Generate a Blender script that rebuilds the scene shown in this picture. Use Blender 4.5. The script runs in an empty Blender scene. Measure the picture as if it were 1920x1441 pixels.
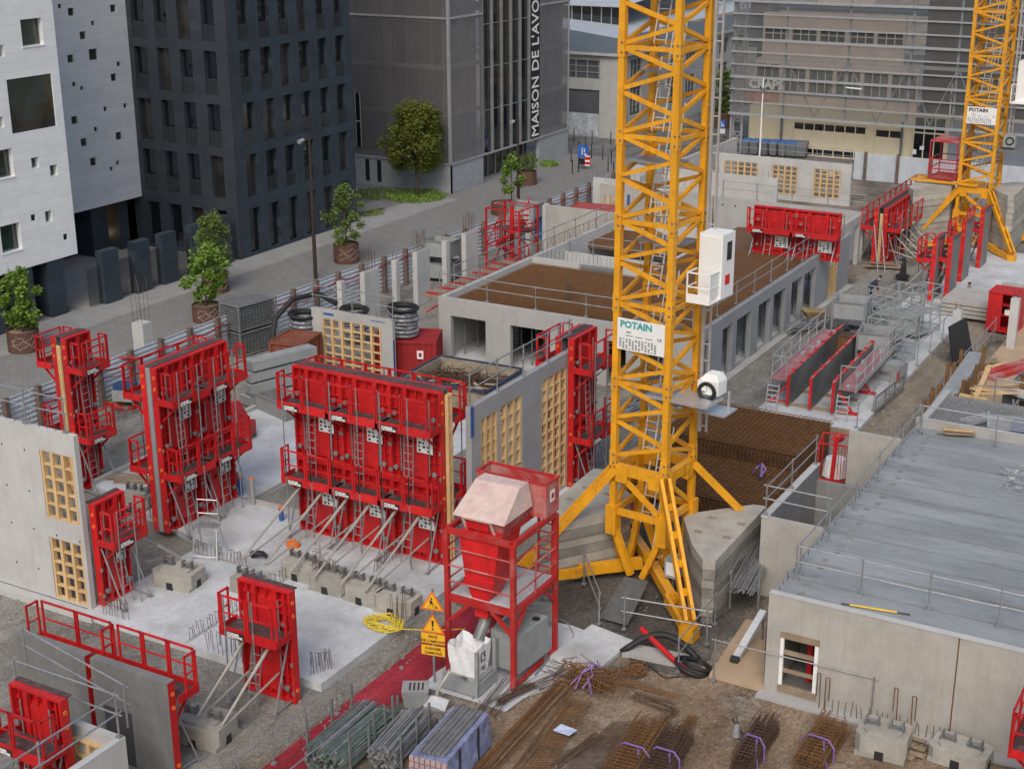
import bpy, bmesh, math, random
from mathutils import Vector, Matrix
R = math.radians
random.seed(7)
scene = bpy.context.scene
col = scene.collection
# ---------------------------------------------------------------- camera
YAW, PITCH, ROLL, FPX, CAMH = 2.08844436, -0.33132517, -0.00356942, 2745.47, 22.0
_d = Vector((math.cos(PITCH)*math.cos(YAW), math.cos(PITCH)*math.sin(YAW), math.sin(PITCH)))
_r = _d.cross(Vector((0, 0, 1))).normalized(); _u = _r.cross(_d)
_r2 = math.cos(ROLL)*_r + math.sin(ROLL)*_u; _u2 = -math.sin(ROLL)*_r + math.cos(ROLL)*_u
CAM = Vector((0, 0, CAMH))
cd = bpy.data.cameras.new("camera"); cam = bpy.data.objects.new("camera", cd); col.objects.link(cam)
mw = Matrix((_r2, _u2, -_d)).transposed().to_4x4(); mw.translation = CAM; cam.matrix_world = mw
cd.sensor_width = 36; cd.lens = 36*FPX/1920; cd.clip_start = .5; cd.clip_end = 2000
scene.camera = cam
# ---------------------------------------------------------------- light
world = bpy.data.worlds.new("World"); scene.world = world; world.use_nodes = True
nt = world.node_tree; nt.nodes.clear()
SUN_EL, SUN_AZ = 46.0, 160.0           # azimuth clockwise from +Y
wo = nt.nodes.new('ShaderNodeOutputWorld'); bg = nt.nodes.new('ShaderNodeBackground'); sk = nt.nodes.new('ShaderNodeTexSky')
sk.sky_type = 'NISHITA'; sk.sun_disc = False; sk.sun_elevation = R(SUN_EL); sk.sun_rotation = R(SUN_AZ)
sk.dust_density = 4.0; sk.air_density = 1.2; sk.ozone_density = 1.2
bg.inputs[1].default_value = 0.135
nt.links.new(sk.outputs[0], bg.inputs[0]); nt.links.new(bg.outputs[0], wo.inputs[0])
sd = bpy.data.lights.new("sun", 'SUN'); sd.energy = 1.25; sd.angle = R(32); sd.color = (1, .95, .89)
sun = bpy.data.objects.new("sun", sd); col.objects.link(sun)
_sv = Vector((math.sin(R(SUN_AZ))*math.cos(R(SUN_EL)), math.cos(R(SUN_AZ))*math.cos(R(SUN_EL)), math.sin(R(SUN_EL))))
sun.rotation_euler = _sv.to_track_quat('Z', 'Y').to_euler()
scene.view_settings.view_transform = 'Standard'; scene.view_settings.look = 'None'
scene.view_settings.exposure = 0.15; scene.view_settings.gamma = 1.0
# ---------------------------------------------------------------- where a sight line meets a level or an upright plane
def ray(x, y):
    return _d + _r2*((x-960)/FPX) - _u2*((y-720.5)/FPX)
def at(x, y, z=0.0):
    d = ray(x, y); return CAM + d*((z-CAMH)/d.z)
def onX(x, y, X):
    d = ray(x, y); return CAM + d*(X/d.x)
def onY(x, y, Y):
    d = ray(x, y); return CAM + d*(Y/d.y)
# ---------------------------------------------------------------- mesh builder
class MB:
    def __init__(s): s.v = []; s.f = []; s.mi = []; s.cur = 0
    def quad(s, a, b, c, d):
        n = len(s.v); s.v += [tuple(a), tuple(b), tuple(c), tuple(d)]; s.f.append((n, n+1, n+2, n+3)); s.mi.append(s.cur)
    def poly(s, pts):
        n = len(s.v); s.v += [tuple(p) for p in pts]; s.f.append(tuple(range(n, n+len(pts)))); s.mi.append(s.cur)
    def hexa(s, p):           # 8 points, bottom 4 ccw then top 4
        n = len(s.v); s.v += [tuple(q) for q in p]
        for f in ((3, 2, 1, 0), (4, 5, 6, 7), (0, 1, 5, 4), (1, 2, 6, 5), (2, 3, 7, 6), (3, 0, 4, 7)):
            s.f.append(tuple(n+i for i in f)); s.mi.append(s.cur)
        return s
    def box(s, x0, y0, z0, x1, y1, z1):
        if x1 < x0: x0, x1 = x1, x0
        if y1 < y0: y0, y1 = y1, y0
        if z1 < z0: z0, z1 = z1, z0
        return s.hexa([(x0, y0, z0), (x1, y0, z0), (x1, y1, z0), (x0, y1, z0), (x0, y0, z1), (x1, y0, z1), (x1, y1, z1), (x0, y1, z1)])
    def beam(s, p, q, w, h=None, up=(0, 0, 1)):
        p = Vector(p); q = Vector(q); h = h or w; t = (q-p)
        if t.length < 1e-6: return s
        t.normalize(); up = Vector(up)
        if abs(t.dot(up)) > .98: up = Vector((0, 1, 0)) if abs(t.y) < .9 else Vector((1, 0, 0))
        a = t.cross(up).normalized()*(w/2); b = a.cross(t).normalized()*(h/2)
        return s.hexa([p-a-b, q-a-b, q+a-b, p+a-b, p-a+b, q-a+b, q+a+b, p+a+b])
    def bar(s, p, q, w):      # thin bar without end caps
        p = Vector(p); q = Vector(q); t = (q-p).normalized(); up = Vector((0, 0, 1))
        if abs(t.z) > .9: up = Vector((0, 1, 0))
        a = t.cross(up).normalized()*(w/2); b = a.cross(t).normalized()*(w/2); n = len(s.v)
        for c in (p, q):
            s.v += [tuple(c+a), tuple(c+b), tuple(c-a), tuple(c-b)]
        for i in range(4):
            j = (i+1) % 4; s.f.append((n+i, n+j, n+4+j, n+4+i)); s.mi.append(s.cur)
        return s
    def tube(s, p, q, r, n=6, r2=None, caps=True):
        return s.path([p, q], r, n, r2, caps)
    def path(s, pts, r, n=6, r2=None, caps=True):
        pts = [Vector(p) for p in pts]; base = len(s.v); k = len(pts); r2 = r if r2 is None else r2
        prev = None
        for i, p in enumerate(pts):
            t = (pts[min(i+1, k-1)]-pts[max(i-1, 0)]).normalized()
            if prev is None:
                up = Vector((0, 0, 1)) if abs(t.z) < .95 else Vector((1, 0, 0))
                a = t.cross(up).normalized()
            else:
                a = prev - t*prev.dot(t)
                a = a.normalized() if a.length > 1e-5 else t.orthogonal().normalized()
            prev = a; b = t.cross(a); rr = r+(r2-r)*i/max(1, k-1)
            for j in range(n):
                an = 2*math.pi*j/n; s.v.append(tuple(p+a*(math.cos(an)*rr)+b*(math.sin(an)*rr)))
        for i in range(k-1):
            for j in range(n):
                j2 = (j+1) % n; o = base+i*n
                s.f.append((o+j, o+n+j, o+n+j2, o+j2)); s.mi.append(s.cur)
        if caps:
            s.f.append(tuple(base+j for j in range(n))); s.mi.append(s.cur)
            s.f.append(tuple(base+(k-1)*n+j for j in reversed(range(n)))); s.mi.append(s.cur)
        return s
    def prism(s, poly, z0, z1):
        n = len(s.v); k = len(poly)
        ar = sum(poly[i][0]*poly[(i+1) % k][1]-poly[(i+1) % k][0]*poly[i][1] for i in range(k))
        if ar < 0: poly = list(reversed(poly))
        s.v += [(p[0], p[1], z0) for p in poly]+[(p[0], p[1], z1) for p in poly]
        s.f.append(tuple(n+i for i in reversed(range(k)))); s.f.append(tuple(n+k+i for i in range(k))); s.mi += [s.cur]*2
        for i in range(k):
            j = (i+1) % k; s.f.append((n+i, n+j, n+k+j, n+k+i)); s.mi.append(s.cur)
        return s
    def torus(s, c, ax, Rr, r, n=12, m=5):
        c = Vector(c); ax = Vector(ax).normalized(); a = ax.orthogonal().normalized(); b = ax.cross(a)
        pts = [c+a*(Rr*math.cos(2*math.pi*i/n))+b*(Rr*math.sin(2*math.pi*i/n)) for i in range(n+1)]
        return s.path(pts, r, m, caps=False)
    def holed(s, o, u, nrm, L, z0, z1, t, holes):
        """upright wall: from o along u (length L), thickness t along nrm, rectangular holes (u0,u1,z0,z1)"""
        o = Vector(o); u = Vector(u).normalized(); nr = Vector(nrm).normalized()
        us = sorted({0, L} | {min(max(h[i], 0), L) for h in holes for i in (0, 1)})
        zs = sorted({z0, z1} | {min(max(h[i], z0), z1) for h in holes for i in (2, 3)})
        P = lambda a, z, k: o+u*a+nr*(t*k)+Vector((0, 0, z))
        flip = u.cross(nr).z > 0
        def q(a, b, c, d):
            s.quad(a, b, c, d) if flip else s.quad(d, c, b, a)
        def full(i, j):
            if i < 0 or j < 0 or i >= len(us)-1 or j >= len(zs)-1: return False
            um = (us[i]+us[i+1])/2; zm = (zs[j]+zs[j+1])/2
            return not any(h[0] < um < h[1] and h[2] < zm < h[3] for h in holes)
        for i in range(len(us)-1):
            for j in range(len(zs)-1):
                if not full(i, j): continue
                a, b, c, d = us[i], us[i+1], zs[j], zs[j+1]
                q(P(a, c, 0), P(b, c, 0), P(b, d, 0), P(a, d, 0)); q(P(b, c, 1), P(a, c, 1), P(a, d, 1), P(b, d, 1))
                if not full(i-1, j): q(P(a, c, 1), P(a, c, 0), P(a, d, 0), P(a, d, 1))
                if not full(i+1, j): q(P(b, c, 0), P(b, c, 1), P(b, d, 1), P(b, d, 0))
                if not full(i, j-1): q(P(a, c, 1), P(b, c, 1), P(b, c, 0), P(a, c, 0))
                if not full(i, j+1): q(P(a, d, 0), P(b, d, 0), P(b, d, 1), P(a, d, 1))
        return s
    def mesh(s, name, mats, smooth=False):
        me = bpy.data.meshes.new(name); me.from_pydata(s.v, [], s.f)
        if not isinstance(mats, (list, tuple)): mats = [mats]
        for m in mats: me.materials.append(m)
        if len(mats) > 1: me.polygons.foreach_set('material_index', s.mi)
        if smooth: me.polygons.foreach_set('use_smooth', [True]*len(me.polygons))
        me.update(); return me
    def build(s, name, mats, parent=None, smooth=False, kind=None, label=None):
        o = bpy.data.objects.new(name, s.mesh(name, mats, smooth)); col.objects.link(o)
        if parent is not None: o.parent = parent
        if kind: o['kind'] = kind
        if label: o['label'] = label
        return o
def pieces(mb, name, mats, parent=None):
    """link every unconnected piece of a builder as an object of its own"""
    par = list(range(len(mb.v)))
    def fd(i):
        while par[i] != i: par[i] = par[par[i]]; i = par[i]
        return i
    for f in mb.f:
        a = fd(f[0])
        for i in f[1:]: par[fd(i)] = a
    gr = {}
    for k, f in enumerate(mb.f): gr.setdefault(fd(f[0]), []).append(k)
    out = []
    for ks in gr.values():
        m = MB(); ix = {}
        for k in ks:
            for i in mb.f[k]:
                if i not in ix: ix[i] = len(m.v); m.v.append(mb.v[i])
            m.f.append(tuple(ix[i] for i in mb.f[k])); m.mi.append(mb.mi[k])
        out.append(m.build(name, mats, parent))
    return out
def thing(name, label, cat, loc=(0, 0, 0), rz=0.0, group=None):
    o = bpy.data.objects.new(name, None); col.objects.link(o); o.empty_display_size = .3
    o.location = loc; o.rotation_euler = (0, 0, rz); o['label'] = label; o['category'] = cat
    if group: o['group'] = group
    return o
def tag(o, label, cat, group=None):
    o['label'] = label; o['category'] = cat
    if group: o['group'] = group
    return o
def kids(o): return [c for c in KID.get(o, [])] if False else [c for c in o.children]
def dup(root, loc, rz, label, group=None):
    r = root.copy(); col.objects.link(r); r.location = loc; r.rotation_euler = (0, 0, rz); r['label'] = label
    if group: r['group'] = group
    for ch in list(root.children):
        c = ch.copy(); col.objects.link(c); c.parent = r
        for g in list(ch.children):
            d = g.copy(); col.objects.link(d); d.parent = c
    return r
_TXT = {}
def text_mesh(body, size, depth=.004, bold=0.0, align='LEFT'):
    k = (body, size, depth, bold, align)
    if k in _TXT: return _TXT[k]
    cu = bpy.data.curves.new('lettering', 'FONT'); cu.body = body; cu.size = size; cu.extrude = depth; cu.offset = bold; cu.align_x = align
    cu.resolution_u = 2
    ob = bpy.data.objects.new('lettering', cu); col.objects.link(ob)
    dg = bpy.context.evaluated_depsgraph_get(); me = bpy.data.meshes.new_from_object(ob.evaluated_get(dg))
    bpy.data.objects.remove(ob); bpy.data.curves.remove(cu)
    _TXT[k] = me; return me
def lettering(body, size, mat, origin, u, up, parent, bold=0.0, align='LEFT', name='lettering', sx=1.0, depth=.004):
    me = text_mesh(body, size, depth, bold, align).copy(); me.materials.clear(); me.materials.append(mat)
    o = bpy.data.objects.new(name, me); col.objects.link(o)
    u = Vector(u).normalized(); up = Vector(up).normalized(); n = u.cross(up)
    m = Matrix((u*sx, up, n)).transposed().to_4x4(); m.translation = Vector(origin)
    me.transform(m)
    if parent is not None: o.parent = parent
    return o
# ---------------------------------------------------------------- materials
def _nodes(name):
    m = bpy.data.materials.new(name); m.use_nodes = True; t = m.node_tree
    return m, t, t.nodes['Principled BSDF']
def _ramp(t, fac, stops, interp='LINEAR'):
    r = t.nodes.new('ShaderNodeValToRGB'); r.color_ramp.interpolation = interp
    e = r.color_ramp.elements
    while len(e) < len(stops): e.new(.5)
    for i, (p, c) in enumerate(stops): e[i].position = p; e[i].color = (*c, 1) if len(c) == 3 else c
    t.links.new(fac, r.inputs[0]); return r.outputs[0]
def _noise(t, vec, scale, detail=4, rough=.6):
    n = t.nodes.new('ShaderNodeTexNoise'); n.inputs['Scale'].default_value = scale; n.inputs['Detail'].default_value = detail; n.inputs['Roughness'].default_value = rough
    t.links.new(vec, n.inputs['Vector']); return n.outputs['Fac']
def _mix(t, fac, a, b, mode='MIX'):
    x = t.nodes.new('ShaderNodeMix'); x.data_type = 'RGBA'; x.blend_type = mode
    for s, v in ((0, fac), (6, a), (7, b)):
        if hasattr(v, 'type') and not isinstance(v, (tuple, float)): t.links.new(v, x.inputs[s])
        else: x.inputs[s].default_value = v if s == 0 else (*v, 1) if len(v) == 3 else v
    return x.outputs[2]
def _vec(t, kind, scale=None, rot=None):
    if kind == 'POS': g = t.nodes.new('ShaderNodeNewGeometry'); v = g.outputs['Position']
    else: g = t.nodes.new('ShaderNodeTexCoord'); v = g.outputs['Object']
    if scale or rot:
        mp = t.nodes.new('ShaderNodeMapping'); t.links.new(v, mp.inputs[0])
        if scale: mp.inputs['Scale'].default_value = scale
        if rot: mp.inputs['Rotation'].default_value = rot
        v = mp.outputs[0]
    return v
def _bump(t, b, h, strength, dist=.02):
    n = t.nodes.new('ShaderNodeBump'); n.inputs['Strength'].default_value = strength; n.inputs['Distance'].default_value = dist
    t.links.new(h, n.inputs['Height']); t.links.new(n.outputs[0], b.inputs['Normal'])
def M(name, c, rough=.6, metal=0.0, var=.15, scale=2.0, fine=25.0, bump=0.0, coord='OBJ', dirt=None, dirt_amt=.5, dirt_scale=1.5, stretch=None, spec=.5, streak=None, rnd=0.0):
    m, t, b = _nodes(name); v = _vec(t, coord, stretch)
    lo = tuple(max(0, x*(1-var)) for x in c); hi = tuple(min(1, x*(1+var)) for x in c)
    n1 = _noise(t, v, scale, 5, .65); colr = _ramp(t, n1, [(.3, lo), (.7, hi)])
    n2 = _noise(t, v, fine, 3, .7); g = _ramp(t, n2, [(.25, (1-var*.7,)*3), (.75, (1+var*.5,)*3)])
    colr = _mix(t, 1.0, colr, g, 'MULTIPLY')
    if streak:
        vs = _vec(t, coord, (4, 4, .25)); n4 = _noise(t, vs, 1.6, 4, .7); f4 = _ramp(t, n4, [(.52, (0, 0, 0)), (.75, (streak[1],)*3)])
        colr = _mix(t, f4, colr, streak[0])
    if dirt:
        n3 = _noise(t, v, dirt_scale, 6, .7); f = _ramp(t, n3, [(.62-.3*dirt_amt, (0, 0, 0)), (.85-.2*dirt_amt, (dirt_amt+.3,)*3)])
        colr = _mix(t, f, colr, dirt)
    if rnd:
        oi = t.nodes.new('ShaderNodeObjectInfo'); colr = _mix(t, 1.0, colr, _ramp(t, oi.outputs['Random'], [(0, (1-rnd,)*3), (1, (1+rnd,)*3)]), 'MULTIPLY')
    t.links.new(colr, b.inputs['Base Color'])
    b.inputs['Roughness'].default_value = rough; b.inputs['Metallic'].default_value = metal; b.inputs['Specular IOR Level'].default_value = spec
    if bump: _bump(t, b, n2, bump)
    return m
def leaf_mat(name, c1, c2):
    m, t, b = _nodes(name); v = _vec(t, 'POS')
    n = _noise(t, v, 1.1, 3, .7); c = _ramp(t, n, [(.3, c1), (.7, c2)])
    n2 = _noise(t, v, 14, 2, .6); g = _ramp(t, n2, [(.3, (.7,)*3), (.7, (1.3,)*3)]); c = _mix(t, 1.0, c, g, 'MULTIPLY')
    t.links.new(c, b.inputs['Base Color']); b.inputs['Roughness'].default_value = .55
    tr = t.nodes.new('ShaderNodeBsdfTranslucent'); t.links.new(c, tr.inputs[0]); mx = t.nodes.new('ShaderNodeMixShader'); mx.inputs[0].default_value = .3
    o = t.nodes['Material Output']; t.links.new(b.outputs[0], mx.inputs[1]); t.links.new(tr.outputs[0], mx.inputs[2]); t.links.new(mx.outputs[0], o.inputs[0])
    return m
def brick_mat(name, c1, c2, mortar, bw, rh, ms, axes, rough=.6, bump=.2, offs=.5, coord='POS', squash=None, var=.1):
    """blocks laid in the plane of two axes ('YZ', 'XZ', 'XY', ...)"""
    m, t, b = _nodes(name); v = _vec(t, coord)
    sp = t.nodes.new('ShaderNodeSeparateXYZ'); t.links.new(v, sp.inputs[0]); cb = t.nodes.new('ShaderNodeCombineXYZ')
    t.links.new(sp.outputs[axes[0]], cb.inputs[0]); t.links.new(sp.outputs[axes[1]], cb.inputs[1])
    k = t.nodes.new('ShaderNodeTexBrick'); t.links.new(cb.outputs[0], k.inputs['Vector'])
    k.inputs['Color1'].default_value = (*c1, 1); k.inputs['Color2'].default_value = (*c2, 1); k.inputs['Mortar'].default_value = (*mortar, 1)
    k.inputs['Scale'].default_value = 1; k.inputs['Brick Width'].default_value = bw; k.inputs['Row Height'].default_value = rh; k.inputs['Mortar Size'].default_value = ms
    k.inputs['Mortar Smooth'].default_value = .2; k.offset = offs
    n = _noise(t, v, 1.3, 5, .7); g = _ramp(t, n, [(.3, (1-var,)*3), (.7, (1+var,)*3)])
    n2 = _noise(t, v, 22, 3, .7); g2 = _ramp(t, n2, [(.3, (1-var,)*3), (.7, (1+var,)*3)])
    c = _mix(t, 1.0, _mix(t, 1.0, k.outputs['Color'], g, 'MULTIPLY'), g2, 'MULTIPLY'); t.links.new(c, b.inputs['Base Color'])
    b.inputs['Roughness'].default_value = rough
    if bump: 
        iv = t.nodes.new('ShaderNodeMath'); iv.operation = 'SUBTRACT'; iv.inputs[0].default_value = 1; t.links.new(k.outputs['Fac'], iv.inputs[1]); _bump(t, b, iv.outputs[0], bump)
    return m
def glass_mat(name, c, rough=.06, spec=.8):
    m, t, b = _nodes(name); v = _vec(t, 'POS'); n = _noise(t, v, .8, 2); cc = _ramp(t, n, [(.3, tuple(x*.6 for x in c)), (.7, tuple(x*1.4 for x in c))])
    t.links.new(cc, b.inputs['Base Color']); b.inputs['Roughness'].default_value = rough; b.inputs['Specular IOR Level'].default_value = spec
    return m
def sheer_mat(name, c, opacity, rough=.5, metal=0.0, stripes=None):
    """see-through sheet (mesh, film, clear glass): part of the light passes straight through"""
    m, t, b = _nodes(name); v = _vec(t, 'POS'); n = _noise(t, v, .7, 4, .7); cc = _ramp(t, n, [(.3, tuple(x*.85 for x in c)), (.7, tuple(x*1.15 for x in c))])
    t.links.new(cc, b.inputs['Base Color']); b.inputs['Roughness'].default_value = rough; b.inputs['Metallic'].default_value = metal
    tp = t.nodes.new('ShaderNodeBsdfTransparent'); mx = t.nodes.new('ShaderNodeMixShader'); mx.inputs[0].default_value = opacity
    if stripes:
        w = t.nodes.new('ShaderNodeTexWave'); w.inputs['Scale'].default_value = stripes[1]; w.bands_direction = stripes[0]; t.links.new(v, w.inputs[0])
        f = _ramp(t, w.outputs['Fac'], [(.0, (opacity*.8,)*3), (1, (min(1, opacity*1.15),)*3)]); t.links.new(f, mx.inputs[0])
    o = t.nodes['Material Output']; t.links.new(tp.outputs[0], mx.inputs[1]); t.links.new(b.outputs[0], mx.inputs[2]); t.links.new(mx.outputs[0], o.inputs[0])
    return m
def glow_mat(name, c, s):
    m, t, b = _nodes(name); b.inputs['Base Color'].default_value = (*c, 1); b.inputs['Emission Color'].default_value = (*c, 1); b.inputs['Emission Strength'].default_value = s
    return m
def ground_mat(name, cols, scale, stone=60, bump=.5, rough=.95, patch=None):
    """loose ground: three tones in blotches, pebbles, optional patch colour"""
    m, t, b = _nodes(name); v = _vec(t, 'POS')
    n = _noise(t, v, scale, 8, .7); c = _ramp(t, n, [(.28, cols[0]), (.5, cols[1]), (.72, cols[2])])
    vo = t.nodes.new('ShaderNodeTexVoronoi'); vo.inputs['Scale'].default_value = stone*.25; t.links.new(v, vo.inputs['Vector'])
    bw = t.nodes.new('ShaderNodeRGBToBW'); t.links.new(vo.outputs['Color'], bw.inputs[0])
    g = _ramp(t, bw.outputs[0], [(.1, (.68,)*3), (.9, (1.32,)*3)]); c = _mix(t, 1.0, c, g, 'MULTIPLY')
    n5 = _noise(t, _vec(t, 'POS', (1, .35, 1), (0, 0, .25)), .5, 6, .7); c = _mix(t, 1.0, c, _ramp(t, n5, [(.36, (.6,)*3), (.56, (1.08,)*3)]), 'MULTIPLY')
    if patch:
        n3 = _noise(t, v, patch[1], 7, .75); f = _ramp(t, n3, [(patch[2], (0, 0, 0)), (patch[2]+.1, (.85,)*3)]); c = _mix(t, f, c, patch[0])
    t.links.new(c, b.inputs['Base Color']); b.inputs['Roughness'].default_value = rough; b.inputs['Specular IOR Level'].default_value = .2
    n2 = _noise(t, v, stone*.3, 6, .75); _bump(t, b, n2, bump, .05)
    return m
X_, Y_, Z_ = 0, 1, 2
m_conc = M('concrete', (.375, .372, .36), .85, var=.10, scale=.8, fine=14, coord='POS', bump=.08, streak=((.27, .26, .24), .5))
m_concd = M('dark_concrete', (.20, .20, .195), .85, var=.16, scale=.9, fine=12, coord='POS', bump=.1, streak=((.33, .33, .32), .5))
m_concw = M('pale_concrete', (.455, .455, .445), .85, var=.12, scale=.7, fine=14, coord='POS', bump=.06, streak=((.36, .35, .33), .5))
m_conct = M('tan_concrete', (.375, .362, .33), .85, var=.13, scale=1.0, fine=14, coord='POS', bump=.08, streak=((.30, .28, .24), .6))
m_slab = M('slab_concrete', (.50, .525, .545), .8, var=.2, scale=.45, fine=9, coord='POS', bump=.05, dirt=(.29, .285, .27), dirt_amt=.55, dirt_scale=.5)
m_deck = M('deck_concrete', (.265, .285, .295), .7, var=.2, scale=.7, fine=10, coord='POS', dirt=(.15, .16, .165), dirt_amt=.45, dirt_scale=.9, stretch=(.35, 1.3, 1))
m_ball = M('weathered_concrete', (.35, .335, .295), .9, var=.2, scale=1.1, fine=16, coord='POS', bump=.12, dirt=(.21, .20, .175), dirt_amt=.35, dirt_scale=.9, rnd=.14)
m_balld = M('stained_concrete', (.235, .225, .20), .9, var=.3, scale=1.1, fine=16, coord='POS', bump=.12, dirt=(.12, .115, .10), dirt_amt=.45, dirt_scale=1.2)
m_red = M('red_paint', (.52, .012, .014), .46, var=.22, scale=1.3, fine=22, dirt=(.34, .12, .11), dirt_amt=.22, dirt_scale=4.5, streak=((.22, .012, .014), .7), rnd=.16)
m_redd = M('worn_red_paint', (.42, .02, .02), .5, var=.2, scale=2, fine=20, dirt=(.40, .25, .23), dirt_amt=.25, dirt_scale=2)
m_dusty = M('dusty_red_paint', (.42, .035, .03), .7, var=.2, scale=2, fine=15, coord='POS', dirt=(.46, .33, .30), dirt_amt=.6, dirt_scale=.9)
m_dust = M('pink_dust', (.55, .42, .38), .9, var=.15, scale=2.5, fine=20, dirt=(.45, .2, .17), dirt_amt=.4, dirt_scale=2)
m_yel = M('yellow_paint', (.72, .33, .012), .42, var=.12, scale=1.2, fine=14, dirt=(.30, .13, .02), dirt_amt=.32, dirt_scale=2.2, streak=((.40, .17, .015), .6), rnd=.06)
m_galv = M('galvanised_steel', (.33, .34, .35), .45, .55, var=.2, scale=3, fine=20)
m_galvd = M('dull_steel', (.20, .21, .21), .55, .4, var=.25, scale=3, fine=20)
m_alu = M('aluminium', (.55, .56, .57), .38, .6, var=.12, scale=3, fine=20)
m_rust = M('rusty_steel', (.165, .080, .028), .9, var=.3, scale=2.5, fine=12, coord='POS')
m_rustd = M('dark_rusty_steel', (.085, .048, .03), .9, var=.3, scale=2.5, fine=12, coord='POS')
m_rebar = M('rebar', (.13, .085, .06), .8, .2, var=.3, scale=6, fine=20, coord='POS')
m_wood = M('pine_timber', (.60, .41, .20), .7, var=.14, scale=2, fine=12, stretch=(1, 1, .3))
m_woodd = M('weathered_timber', (.26, .20, .14), .8, var=.25, scale=2, fine=12)
m_ply = M('plywood', (.42, .30, .19), .8, var=.15, scale=1.2, fine=10, coord='POS', dirt=(.33, .29, .24), dirt_amt=.4)
m_white = M('white_paint', (.78, .79, .78), .4, var=.05, scale=2, fine=10)
m_plate = M('white_plate', (.74, .75, .74), .5, var=.05, scale=3, fine=12)
m_black = M('black_plastic', (.018, .018, .02), .5, var=.2)
m_rubber = M('black_rubber', (.014, .014, .015), .65, var=.2)
m_ink = M('black_print', (.02, .02, .022), .6, var=.05)
m_grate = M('anti_slip_deck', (.075, .045, .045), .8, var=.35, scale=5, fine=40, dirt=(.30, .16, .15), dirt_amt=.4, dirt_scale=2.2)
m_skin = M('steel_form_face', (.19, .19, .185), .6, .15, var=.2, scale=.8, fine=9, dirt=(.34, .335, .32), dirt_amt=.4, dirt_scale=.6, streak=((.30, .30, .29), .4))
m_greyp = M('grey_painted_steel', (.29, .31, .31), .6, .1, var=.15, scale=2, fine=16, dirt=(.38, .36, .32), dirt_amt=.35)
m_orange = M('orange_paint', (.75, .18, .02), .5, var=.1)
m_purple = M('purple_strap', (.20, .12, .34), .6, var=.1)
m_bluep = M('blue_paint', (.03, .10, .30), .5, var=.2)
m_cream = M('cream_steel', (.40, .385, .34), .5, .2, var=.15)
m_film = M('clear_film', (.42, .45, .55), .22, var=.25, scale=2, fine=8, bump=.5)
# ================================================================ ground, street, paths
gm_dirt = ground_mat('site_dirt', ((.13, .11, .09), (.205, .178, .142), (.29, .255, .21)), .4, 60, .8, patch=((.36, .345, .315), .22, .56))
gm_gravel = ground_mat('grey_gravel', ((.185, .175, .155), (.235, .225, .20), (.285, .275, .25)), .5, 90, .7)
gm_tan = ground_mat('tan_gravel', ((.20, .165, .125), (.26, .22, .17), (.32, .28, .225)), .5, 90, .7)
gm_brown = ground_mat('brown_earth', ((.15, .105, .07), (.235, .172, .115), (.33, .255, .185)), .45, 60, .8, patch=((.36, .335, .30), .35, .56))
gm_pit = ground_mat('pit_shade_earth', ((.07, .065, .058), (.11, .10, .088), (.16, .15, .13)), .6, 60, .8)  # earth tone darkened: the hollow's shade is put into the colour
gm_red = ground_mat('red_walkway', ((.25, .022, .035), (.30, .03, .045), (.34, .05, .065)), .8, 120, .3, patch=((.35, .24, .22), .6, .66))
gm_asph = ground_mat('old_asphalt', ((.12, .118, .115), (.15, .148, .145), (.185, .183, .18)), .3, 120, .25)
m_paver = brick_mat('paving_setts', (.185, .182, .176), (.215, .212, .205), (.14, .138, .135), .42, .2, .014, 'XY', .85, .15)
m_pave = brick_mat('pavement_slabs', (.245, .245, .24), (.28, .28, .275), (.18, .18, .18), 1.2, .8, .012, 'XY', .85, .15)
def sheet(name, pts, z, mat, parent=None):
    mb = MB(); p = [(q[0], q[1], z) for q in pts]
    ar = sum(p[i][0]*p[(i+1) % len(p)][1]-p[(i+1) % len(p)][0]*p[i][1] for i in range(len(p)))
    mb.poly(p if ar > 0 else p[::-1]); return mb.build(name, mat, parent, kind='structure')
def wobbly(pts, z, name, mat, amp=.25, step=.8):
    out = []; k = len(pts); rg = random.Random(hash(name) % 99 if False else len(name))
    for i in range(k):
        a = Vector((*pts[i][:2], 0)); b = Vector((*pts[(i+1) % k][:2], 0)); n = max(1, int((b-a).length/step)); pr = (b-a).normalized().cross(Vector((0, 0, 1)))
        for j in range(n):
            out.append(a.lerp(b, j/n)+pr*(rg.uniform(-amp, amp) if j else 0))
    return sheet(name, out, z, mat)
rect = lambda x0, y0, x1, y1: [(x0, y0), (x1, y0), (x1, y1), (x0, y1)]
sheet('ground', rect(-400, -200, 400, 700), -.02, gm_dirt)
sheet('street', rect(-110, -40, -47.6, 200), -.012, m_paver)
sheet('plaza', rect(-110, 110.6, -16, 210), -.006, gm_asph)
sheet('pavement', rect(-58.4, -40, -55.6, 90), -.004, m_pave)
sheet('street_edge', rect(-49.9, -40, -47.9, 110), -.004, gm_asph)
wobbly([(-47.5, 25), (-23.3, 20), (-22.2, 30), (-22.2, 57), (-23.4, 58), (-47.5, 110)], -.012, 'gravel_yard', gm_gravel)
wobbly([(-23.3, 48), (-14.2, 48), (-14.2, 110), (-23.3, 110)], -.008, 'gravel_lane', gm_gravel, .1)
wobbly([(-15.9, 47.5), (-13.9, 47.5), (-13.9, 79), (-15.9, 79)], -.003, 'tan_gravel_lane', gm_tan, .08)
wobbly([(-20.6, 22), (-8, 20), (2, 26), (2, 35.2), (-12.2, 35.2), (-13.2, 37), (-16.5, 34.6), (-17.8, 33.2)], -.009, 'brown_earth_yard', gm_brown, .3)
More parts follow.
